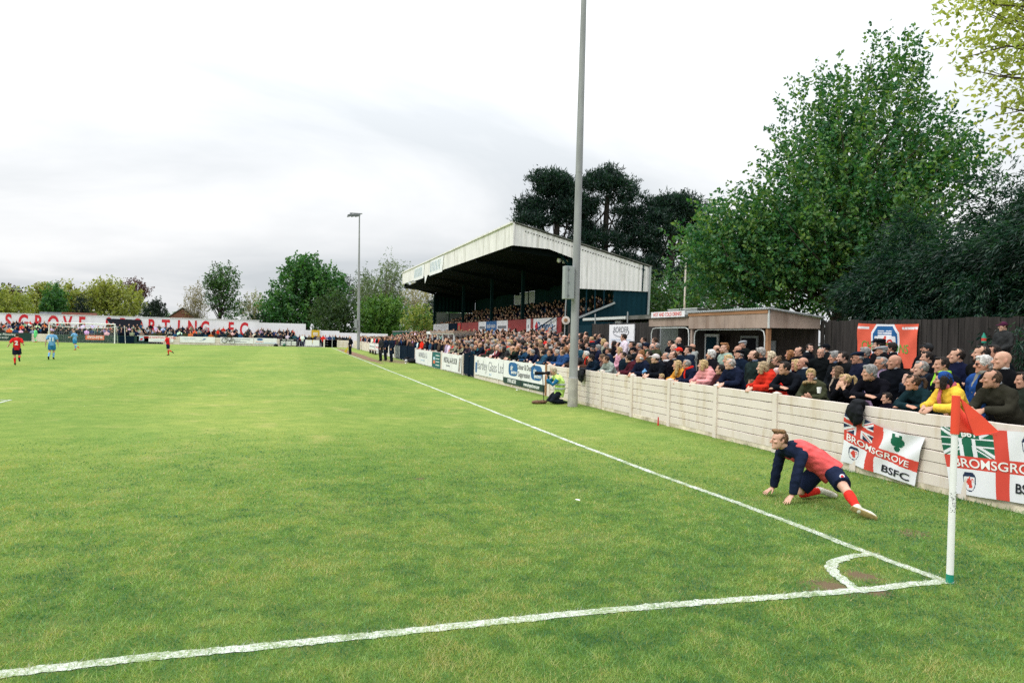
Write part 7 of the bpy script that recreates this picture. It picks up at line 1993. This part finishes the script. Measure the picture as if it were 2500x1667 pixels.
# ================================================================== trees
def leaf_cloud(P, D, L, W, C, rr):
    """one rhombus leaf per row: P base, D direction, L length, W width"""
    n = len(P)
    D = nrm_rows(D); R_ = rr.normal(size=(n, 3)); S = nrm_rows(np.cross(D, R_)); B_ = np.cross(D, S)
    V = np.empty((n, 4, 3))
    V[:, 0] = P; V[:, 2] = P+D*L[:, None]
    mid = P+D*(L*.45)[:, None]+B_*(L*.10)[:, None]
    V[:, 1] = mid+S*(W/2)[:, None]; V[:, 3] = mid-S*(W/2)[:, None]
    F = np.arange(n*4).reshape(n, 4)
    return V.reshape(-1, 3), F, np.repeat(C, 4, axis=0)
def tree(name, label, base, trunk, ells, shoots, per, slen, leafL, leafW, pal, mode='up', bark=BARK, group='trees round the ground', limbs=26, cat='tree', seed=1, rad=2.4, spread=.35, fork=None, droop=0.0):
    """trunk (height, radius); ells: crown lobes (dx, dy, z, rx, ry, rz, weight)"""
    r = np.random.default_rng(seed)
    e = empty(name, base, label, cat, group)
    b = np.array(base, float); H, R0 = trunk
    el = np.array([q[:6] for q in ells], float); w = np.array([q[6] for q in ells], float); w /= w.sum()
    k = r.choice(len(el), shoots, p=w)
    u = nrm_rows(r.normal(size=(shoots, 3))); rr_ = r.random(shoots)**(1/rad)
    rr_ *= .86+.30*r.random(shoots)
    Pc = el[k, :3]+u*rr_[:, None]*el[k, 3:]
    Pc = Pc[Pc[:, 2] > .25]; u = u[:len(Pc)]; k = k[:len(Pc)]
    n = len(Pc)
    out = nrm_rows(Pc-np.stack([el[:, 0].mean()*np.ones(n), el[:, 1].mean()*np.ones(n), np.full(n, H*.8)], 1))
    rn = r.normal(size=(n, 3))
    if mode == 'up': D = out*.6+A3(0, 0, .75)+rn*.30
    elif mode == 'out': D = out*1.0+A3(0, 0, .1)+rn*.35
    elif mode == 'droop': D = out*.55+A3(0, 0, -.75)+rn*.22
    elif mode == 'spray': D = out*A3(1, 1, .25)+A3(0, 0, -.12)+rn*.22
    elif mode == 'pad': D = out*A3(.8, .8, .15)+A3(0, 0, .65)+rn*.25
    else: D = rn
    D = nrm_rows(D)
    t = r.random((n, per)); ln = slen*(.6+.8*r.random((n, 1)))
    Q = Pc[:, None, :]+D[:, None, :]*(t*ln)[:, :, None]+r.normal(size=(n, per, 3))*spread*slen*.35*(1.1-.6*t[:, :, None])
    Q[:, :, 2] -= droop*(t*ln)**2
    LD = D[:, None, :]*.6+r.normal(size=(n, per, 3))*.75
    if mode in ('droop',): LD = LD*.5+A3(0, 0, -.9)
    elif mode == 'spray': LD = D[:, None, :]*1.0+r.normal(size=(n, per, 3))*.38+A3(0, 0, -.30)
    elif mode == 'pad': LD = D[:, None, :]*.5+r.normal(size=(n, per, 3))*.8+A3(0, 0, .35)
    else: LD = LD+A3(0, 0, -.25)
    Q = Q.reshape(-1, 3); LD = LD.reshape(-1, 3); m = len(Q)
    pal = np.array(pal); ci = r.random((n, 1))*.75+r.random((n, per))*.45-.1
    ci = np.clip(ci, 0, .999).ravel()*(len(pal)-1); i0 = ci.astype(int); fr = (ci-i0)[:, None]
    C = pal[i0]*(1-fr)+pal[np.minimum(i0+1, len(pal)-1)]*fr
    C = C*(.78+.44*r.random((m, 1)))
    L = leafL*(.65+.7*r.random(m)); W = leafW*(.7+.6*r.random(m))
    V, F, CC = leaf_cloud(Q, LD, L, W, C, r)
    me = mesh_np('crown', V, F); point_colors(me, CC); me.materials.append(LEAF)
    put('crown', me, None, e)
    mb = MB()
    top = np.array([el[:, 0].mean()*.5, el[:, 1].mean()*.5, H])
    wob = lambda a: A3(*(r.normal(size=2)*a), 0)
    mb.tube([(0, 0, -.1), tuple(top*.35+wob(R0*.6)), tuple(top*.7+wob(R0*.8)), tuple(top)], [R0*1.25, R0, R0*.8, R0*.55], 9)
    sel = r.permutation(n)[:limbs]
    for j in sel:
        q = Pc[j]; a = top*(.45+.55*r.random()) if q[2] > H*.6 else top*(.2+.4*r.random())
        md = a*.45+q*.55+A3(0, 0, -.06*np.linalg.norm(q-a))+r.normal(size=3)*.05*np.linalg.norm(q-a)
        mb.tube([tuple(a), tuple(a*.75+md*.25+r.normal(size=3)*.03), tuple(md), tuple(q), tuple(q+D[j]*slen*.8)], [R0*.30, R0*.22, R0*.14, R0*.06, R0*.02], 5)
    mb.build('trunk', bark, None, True)
    t_ = bpy.data.objects[-1] if False else COL.objects[-1]
    t_.parent = e
    return e
PALE = [(.15, .20, .040), (.24, .275, .060), (.32, .33, .085)]
FRESH = [(.040, .115, .022), (.075, .175, .030), (.145, .240, .045)]
MIDG = [(.022, .095, .030), (.046, .150, .040), (.095, .205, .050)]
DEEP = [(.010, .034, .016), (.018, .050, .022), (.030, .070, .026)]
DARK = [(.006, .016, .013), (.010, .025, .018), (.018, .036, .022)]
COPPER = [(.060, .022, .026), (.085, .032, .035), (.11, .05, .045)]
BEIGE = [(.20, .165, .105), (.28, .23, .15), (.17, .16, .06)]
OLIVE = [(.018, .048, .016), (.036, .075, .022), (.065, .110, .028)]
BIRCH = [(.070, .125, .045), (.11, .165, .065), (.16, .20, .085)]
FARG = 'trees beyond the far end of the ground'
tree('willow_tree', 'pale yellow green tree at the left edge beyond the far wall', (-49, 128, 0), (3, .3), [(0, 0, 4.4, 3.6, 3, 2.9, 1)], 420, 12, 1.3, .34, .24, PALE, 'out', group=FARG, seed=3)
tree('beech_tree', 'dark green and copper crown rising behind the leftmost pale tree', (-56, 150, 0), (4, .4), [(0, 0, 6, 3.4, 3, 2.8, 1)], 300, 12, 1.3, .42, .3, DEEP+COPPER, 'out', group=FARG, seed=4)
tree('lime_tree', 'broad pale green tree above the red lettering, second from the left', (-45.4, 142, 0), (4, .4), [(-2.2, 0, 6, 2.6, 2.5, 3.2, 1), (1.5, 0, 6.2, 3.2, 2.5, 3.1, 1.2)], 620, 12, 1.3, .40, .28, PALE+[(.15, .15, .05)], 'out', group=FARG, seed=5)
tree('sycamore_tree', 'rounded dark green tree in front of the broad pale tree', (-43.0, 132, 0), (3, .3), [(0, 0, 5.4, 1.8, 1.6, 3.1, 1)], 320, 12, .9, .34, .26, MIDG, 'out', group=FARG, seed=6)
tree('fir_tree', 'narrow dark conifer between the two large pale green trees', (-39.3, 133, 0), (5, .25), [(0, 0, 3.2, 1.5, 1.5, 2.2, 1.4), (0, 0, 5.5, .8, .8, 1.8, .8)], 260, 12, .8, .32, .14, DARK, 'spray', BARKDARK, group=FARG, seed=7)
tree('lime_tree', 'largest round pale green tree behind the middle of the lettering', (-36.8, 145, 0), (4, .45), [(0, 0, 5.6, 4.6, 3.6, 4.4, 2), (-2, 0, 7.2, 2.6, 2.4, 2.8, 1)], 900, 12, 1.4, .40, .28, PALE+[(.17, .19, .05)], 'out', group=FARG, seed=8)
tree('copper_beech', 'purple leaved tree peeping over the largest pale tree', (-35.6, 153, 0), (6, .4), [(.6, 0, 8.6, 2.6, 2, 2.3, 1)], 200, 10, 1.3, .36, .25, COPPER, 'up', BARKDARK, group=FARG, seed=9)
tree('holly_tree', 'low pointed dark evergreen right of the largest pale tree', (-28.1, 132, 0), (3, .2), [(0, 0, 4.3, 2.1, 1.8, 1.7, 1), (.3, 0, 5.6, .9, .8, 1.2, .5)], 300, 12, .8, .30, .16, DARK, 'up', BARKDARK, group=FARG, seed=10)
tree('hawthorn_tree', 'beige flowering tree leaning left of the tall open tree', (-23.2, 150, 0), (4, .3), [(-.4, 0, 6, 2.2, 2, 4.2, 1)], 260, 9, 1.6, .30, .16, BEIGE, 'up', BARKPALE, group=FARG, limbs=60, seed=11)
tree('ash_tree', 'tall open crowned green tree above the red brick gable', (-19, 150, 0), (7, .4), [(.4, 0, 11.5, 2.9, 2.6, 2.9, 1.2), (-.6, 0, 8.5, 2.2, 2, 2.2, .6), (1.4, 0, 6.5, 2.6, 2, 2.6, .8), (-1.5, 0, 10.8, 1.6, 1.4, 1.2, .3)], 520, 10, 1.3, .38, .26, MIDG+OLIVE, 'out', BARKDARK, group=FARG, limbs=50, seed=12)
tree('apple_tree', 'thin half bare pale tree between the tall open tree and the big round tree', (-13, 154, 0), (4, .25), [(0, 0, 6.2, 2.6, 2.2, 3.2, 1)], 240, 8, 1.4, .30, .18, BEIGE+PALE, 'up', BARKPALE, group=FARG, limbs=60, seed=13)
tree('laurel_bush', 'dark green bush behind the wall left of the big round tree', (-10.4, 132, 0), (2, .15), [(0, 0, 2.9, 2.9, 2, 2.1, 1)], 260, 12, .8, .3, .22, DEEP, 'out', group=FARG, cat='bush', seed=14)
tree('chestnut_tree', 'big round dark green tree left of the distant mast', (-2.6, 132, 0), (5, .55), [(0, 0, 7.4, 6.9, 5, 6.6, 2), (-1.0, 0, 11.6, 3.6, 3, 3.8, 1), (-4.6, 0, 5.2, 3.4, 3, 4, .8), (3, 0, 9.4, 3.6, 3, 3.6, .8)], 1500, 13, 1.4, .46, .36, MIDG, 'up', BARKDARK, group=FARG, limbs=60, seed=15)
tree('spruce_tree', 'dark pointed conifer just left of the distant mast top', (5.0, 148, 0), (9, .3), [(0, 0, 9.6, 2.3, 2, 4.6, 1)], 320, 12, 1.0, .34, .14, DARK, 'spray', BARKDARK, group=FARG, seed=16)
tree('elder_bush', 'dark olive domed bush at the foot of the distant mast', (1.6, 121, 0), (2.5, .25), [(0, 0, 4.2, 3.9, 3, 4.6, 1)], 700, 12, 1.0, .34, .22, OLIVE, 'out', group=FARG, cat='bush', seed=17)
tree('birch_tree', 'grey green weeping birch left of the stand roof end', (10.2, 126, 0), (9, .28), [(1.2, 0, 12.2, 2.6, 2, 3.8, 1), (-1.5, 0, 9.6, 3, 2.2, 3.2, 1), (1.5, 0, 8.2, 3.2, 2.2, 3, 1)], 640, 16, 2.0, .26, .15, BIRCH, 'droop', BARKPALE, group=FARG, limbs=60, seed=18, spread=.22)
tree('rowan_tree', 'half bare brownish tree right beside the distant mast', (8.2, 141, 0), (7, .25), [(0, 0, 9.4, 2.6, 2, 5, 1)], 320, 9, 1.5, .30, .18, OLIVE+BIRCH, 'up', BARKPALE, group=FARG, limbs=80, seed=19)
tree('field_maple', 'bright fresh green domed bush right of the distant mast', (9.6, 118, 0), (2.5, .3), [(0, 0, 4.5, 4.4, 3, 3.8, 1), (-1.6, 0, 3.6, 3, 2.4, 3.2, .6)], 1300, 14, 1.0, .34, .24, FRESH, 'up', group=FARG, cat='bush', seed=20)
tree('cherry_tree', 'pale blossoming tree seen under the end of the stand roof', (15.6, 122, 0), (5, .3), [(0, 0, 7.2, 3, 2.4, 4, 1)], 300, 9, 1.4, .28, .18, [(.42, .36, .28), (.34, .30, .20), (.18, .18, .07)], 'up', BARKPALE, group=FARG, limbs=60, seed=21)
tree('dogwood_bush', 'yellow green bush low beside the far end of the stand', (12.4, 101, 0), (2, .2), [(0, 0, 3.4, 2.2, 2, 2.9, 1)], 360, 11, .9, .28, .2, PALE+FRESH, 'up', group=FARG, cat='bush', seed=22)
tree('yew_tree', 'very dark evergreen beside the far stand column', (15.3, 104, 0), (3, .3), [(0, 0, 4.6, 1.7, 1.6, 3.4, 1)], 300, 12, .9, .3, .13, DARK, 'up', BARKDARK, group=FARG, seed=23)
for k, (x, y, rx, h, pal, lab) in enumerate(((22, 128, 5, 4.5, MIDG, 'green trees hidden mostly behind the covered stand'), (-66, 140, 6, 4, DEEP, 'dark trees beyond the left edge of the far wall'), (-30, 165, 7, 3.2, MIDG, 'low green tree line behind the red brick gable'))):
    tree('hedgerow_tree', lab, (x, y, 0), (3, .3), [(0, 0, h*.7, rx, 3, h*.8, 1)], 420, 11, 1.2, .42, .3, pal, 'out', group=FARG, seed=40+k)
# houses beyond the wall
hs = empty('house', (-26, 150, 0), 'red brick gabled house roof beyond the far wall', 'house')
MB().prism([(-28.9, 0), (-23.2, 0), (-23.2, 4.0), (-26.0, 6.1), (-28.9, 4.0)], 'y', 150, 158).build('wall', BRICKRED, hs)
MB().prism([(-29.2, 3.9), (-26.0, 6.25), (-22.9, 3.9), (-22.9, 4.05), (-26.0, 6.42), (-29.2, 4.05)], 'y', 149.8, 158.2).build('roof', ROOFGREY, hs)
h2 = empty('house', (-52, 170, 0), 'pale gabled house with small windows behind the leftmost trees', 'house')
MB().prism([(-57, 0), (-48, 0), (-48, 7.0), (-52.5, 9.6), (-57, 7.0)], 'y', 170, 178).build('wall', CREAM, h2)
for k in range(3):
    w_ = MB().box(-55.3+k*2.2, -54.2+k*2.2, 169.9, 169.98, 5.3, 6.7).build('window', GLASSDARK, h2)
MB().prism([(-57.4, 6.9), (-52.5, 9.7), (-47.6, 6.9), (-47.6, 7.1), (-52.5, 9.95), (-57.4, 7.1)], 'y', 169.7, 178.2).build('roof', ROOFGREY, h2)
lp = empty('lamp_post', (-27.6, 140, 0), 'slim dark street lamp post beside the red brick gable', 'lamp')
MB().tube([(-27.6, 140, 0), (-27.6, 140, 6.9)], .08, 6).build('mast', BLACK, lp); MB().box(-27.85, -27.4, 139.9, 140.1, 6.4, 6.75).build('head', BLACK, lp)
# black pine behind the stand
PINEP = [(.004, .018, .017), (.008, .032, .026), (.018, .052, .034)]
PG = 'pines behind the stand'
def pads(H, W, seed, lean=0.0, n=13, low=6.0):
    """flat foliage pads stepped up a pine, widest two thirds of the way up"""
    q = np.random.default_rng(seed); L = []
    for k in range(n):
        f = k/(n-1); z = low+(H-low)*f**.9; prof = math.sin(math.pi*(.20+.68*f))
        side = (1 if k % 2 else -1)*(.35+.65*q.random())
        r = 1.1+1.0*q.random()
        L.append((lean*f+side*W*prof, q.uniform(-.6, .6), z+q.uniform(-.3, .3), r*1.25, r, .42+.22*q.random(), r*r))
    L.append((lean, 0, H+.2, 1.5, 1.3, .8, 1.6)); L.append((lean+.9, 0, H-.9, 1.3, 1.2, .6, 1.2)); L.append((lean-1.0, 0, H-.8, 1.3, 1.2, .6, 1.2))
    return L
for nm, bs, H_, W_, sd, lab, le in (('left', (20.6, 65, 0), 17.6, 2.7, 151, 'left pine of the dark clump behind the stand, crossed by the tall mast', -.6), ('mid', (25.2, 63.5, 0), 18.6, 3.2, 152, 'middle and tallest pine of the dark clump behind the stand', -.2), ('right', (31.4, 61.5, 0), 15.8, 3.6, 153, 'right spreading pine of the dark clump behind the stand', .4)):
    tree('pine_tree', lab, bs, (H_*.9, .42), pads(H_, W_, sd, le, 22 if nm != 'left' else 17, 5.5 if nm != 'left' else 8.5), 1700, 20, .75, .42, .10, PINEP, 'pad', BARKDARK, group=PG, limbs=34, seed=sd, spread=.75, rad=2.2)
tree('scrub_tree', 'low mixed green scrub between the pines and the big cherry tree', (17.5, 35, 0), (3, .2), [(0, 0, 3.4, 3.2, 2.5, 2.8, 1), (2.6, 0, 4.0, 2.8, 2, 3.0, .9), (-1.6, 0, 2.8, 2, 2, 2.2, .6)], 1100, 12, .9, .2, .13, OLIVE+MIDG, 'out', group='trees behind the timber fence', seed=54)
# big bright green cherry
CH = [(.012, .075, .034), (.030, .125, .042), (.072, .180, .046), (.17, .26, .055)]
tree('cherry_tree', 'big bright green tree with spiky upright shoots behind the shelter', (14.2, 17.6, 0), (8.5, .28),
     [(-.1, .4, 5.3, 4.3, 3.2, 2.5, 1.7), (.3, 0, 7.4, 3.7, 3.0, 2.3, .80), (1.3, 0, 9.6, 2.7, 2.3, 2.2, .34), (2.1, 0, 11.8, 1.2, 1.1, 1.9, .10), (-.7, .2, 9.4, 1.7, 1.6, 2.5, .14), (-3.3, 1.0, 5.0, 2.2, 2.2, 2.0, .75), (3.3, -.8, 8.4, 2.1, 1.8, 1.7, .26)],
     4300, 18, 1.25, .155, .105, CH, 'up', BARK, group='trees behind the timber fence', limbs=110, seed=55, rad=2.0, spread=.13, droop=.10)
# dark conifer screen at the right
CON = [(.003, .018, .014), (.006, .034, .023), (.014, .058, .031), (.036, .098, .040)]
CG = 'conifers behind the timber fence'
for k, (x, y, h, rx, lab) in enumerate(((12.7, 12.8, 6.0, 2.0, 'dark conifer nearest the big cherry tree, first of the evergreen screen'), (13.2, 10.1, 7.0, 2.3, 'tallest dark conifer in the middle of the evergreen screen'), (13.0, 7.2, 7.6, 2.7, 'dark conifer at the right edge with a feathery top shoot'),
                                        (12.8, 4.3, 7.4, 2.7, 'dark conifer mostly beyond the right edge of the photo'))):
    lob = [(0, 0, h*.36, rx*.8, rx*.8, h*.36, 1.0), (0, 0, h*.66, rx*.6, rx*.6, h*.28, .6), (-.2, 0, h*.88, rx*.30, rx*.30, h*.13, .10)]
    q_ = np.random.default_rng(80+k)
    for a_ in range(9):
        an = a_*2.4+q_.random(); zz = h*(.22+.60*a_/9); ro = rx*(.82-.45*a_/9)
        lob.append((ro*math.cos(an), ro*math.sin(an), zz, rx*.46, rx*.46, h*.10, .32))
    tree('cypress_tree', lab, (x, y, 0), (h*.8, .22), lob, 3400, 18, .64, .160, .040, CON, 'spray', BARKDARK, group=CG, limbs=50, seed=60+k, rad=3.2, spread=.30, droop=.35)
# overhanging spray of fresh leaves at the top right
FL = [(.26, .32, .05), (.38, .42, .085), (.50, .52, .16)]
tree('magnolia_tree', 'yellow green leafy branch hanging into the top right corner', (8.9, -2.6, 0), (6.5, .18), [(-3.95, 4.85, 6.45, 2.15, .95, 1.65, 1), (-1.6, 3.0, 7.4, 1.6, 1.6, 1.6, .3)], 1500, 11, .55, .088, .046, FL, 'out', BARK, group='trees behind the timber fence', limbs=120, seed=70, rad=2.6, spread=.42)

# ================================================================== grass blades near the camera (real geometry, fading into the textured sheet)
def inside_line(x, y):
    m = np.zeros(len(x), bool)
    for P, w in LINES[:3]:
        for a, b_ in zip(P[:-1], P[1:]):
            if min(a[0], b_[0])-1 > 3 or max(a[0], b_[0]) < -16 or min(a[1], b_[1]) > 26: continue
            d = b_-a; L2 = (d**2).sum()+1e-9
            t = np.clip(((x-a[0])*d[0]+(y-a[1])*d[1])/L2, 0, 1)
            m |= np.hypot(x-a[0]-t*d[0], y-a[1]-t*d[1]) < w/2*(.90+.2*rng.random(len(x)))
    return m
def blades(N, d0, d1, hgt, wid, seed):
    r = np.random.default_rng(seed)
    d = d0*(d1/d0)**r.random(N)
    a = math.radians(16.85)+np.radians(r.uniform(-37.5, 37.5, N))
    x, y = CAM.x+d*np.sin(a), CAM.y+d*np.cos(a)
    k = (x < 3.16) & (y > -4.5) & (r.random(N) < np.clip((d1-d)/(d1-d1*.55), 0, 1))
    x, y, d = x[k], y[k], d[k]; n = len(x)
    bare = np.zeros(n, bool)
    for cx, cy, rr in ((-1.04, .12, .17), (-.58, .30, .14), (-.78, -.06, .08)):
        bare |= np.hypot((x-cx), (y-cy)*1.3) < rr*(.6+.8*r.random(n))
    x, y, d = x[~bare], y[~bare], d[~bare]; n = len(x)
    big, mid, sm = vnoise(x*.45, y*.45, 3), vnoise(x*2.3, y*2.3, 5), vnoise(x*9, y*9, 8)
    tall = np.clip((x-2.75)/.45, 0, 1)*(y > -1)
    h = hgt*(.55+.9*r.random(n))*(.7+.6*sm)*(1+1.6*tall)
    w = wid*(.7+.6*r.random(n))*np.clip(d/5, .8, 3.2)
    th = r.random(n)*2*np.pi; ux, uy = np.cos(th), np.sin(th)
    lx, ly = r.normal(size=n)*.75*h, r.normal(size=n)*.75*h
    V = np.empty((n, 3, 3)); z0 = np.full(n, -.002)
    V[:, 0] = np.stack([x-ux*w/2, y-uy*w/2, z0], 1); V[:, 1] = np.stack([x+ux*w/2, y+uy*w/2, z0], 1); V[:, 2] = np.stack([x+lx, y+ly, h], 1)
    pal = np.array([(.020, .110, .050), (.080, .215, .066), (.175, .320, .080), (.285, .400, .110), (.380, .370, .140)])
    c = np.clip(.28*big+.50*mid+.75*sm+.50*r.random(n)-.55, 0, .999)
    c = np.clip(c*(1-.35*tall), 0, .999)*(len(pal)-1); i = c.astype(int); f = (c-i)[:, None]
    C = 1.10*pal[i]*(1-f)+1.10*pal[np.minimum(i+1, len(pal)-1)]*f
    straw = (r.random(n) < .05+.16*np.clip((mid-.55)*3, 0, 1)); C[straw] = np.array([.46, .40, .16])
    wl = inside_line(x, y) & (r.random(n) < .40+.7*vnoise(x*9, y*9, 9))
    C[wl] = np.array([.50, .52, .495])*(.75+.3*r.random((int(wl.sum()), 1)))
    V[wl, 2, 2] *= .85
    me = mesh_np('grass', V.reshape(-1, 3), np.arange(n*3).reshape(n, 3)); point_colors(me, np.repeat(C, 3, axis=0)); me.materials.append(BLADE)
    return put('grass', me, None, None, label='short mown pitch grass with white painted blades along the lines', cat='grass', kind='stuff')
blades(430000, 3.3, 16.0, .023, .0040, 5)
bpy.data.scenes.remove(_tmp)
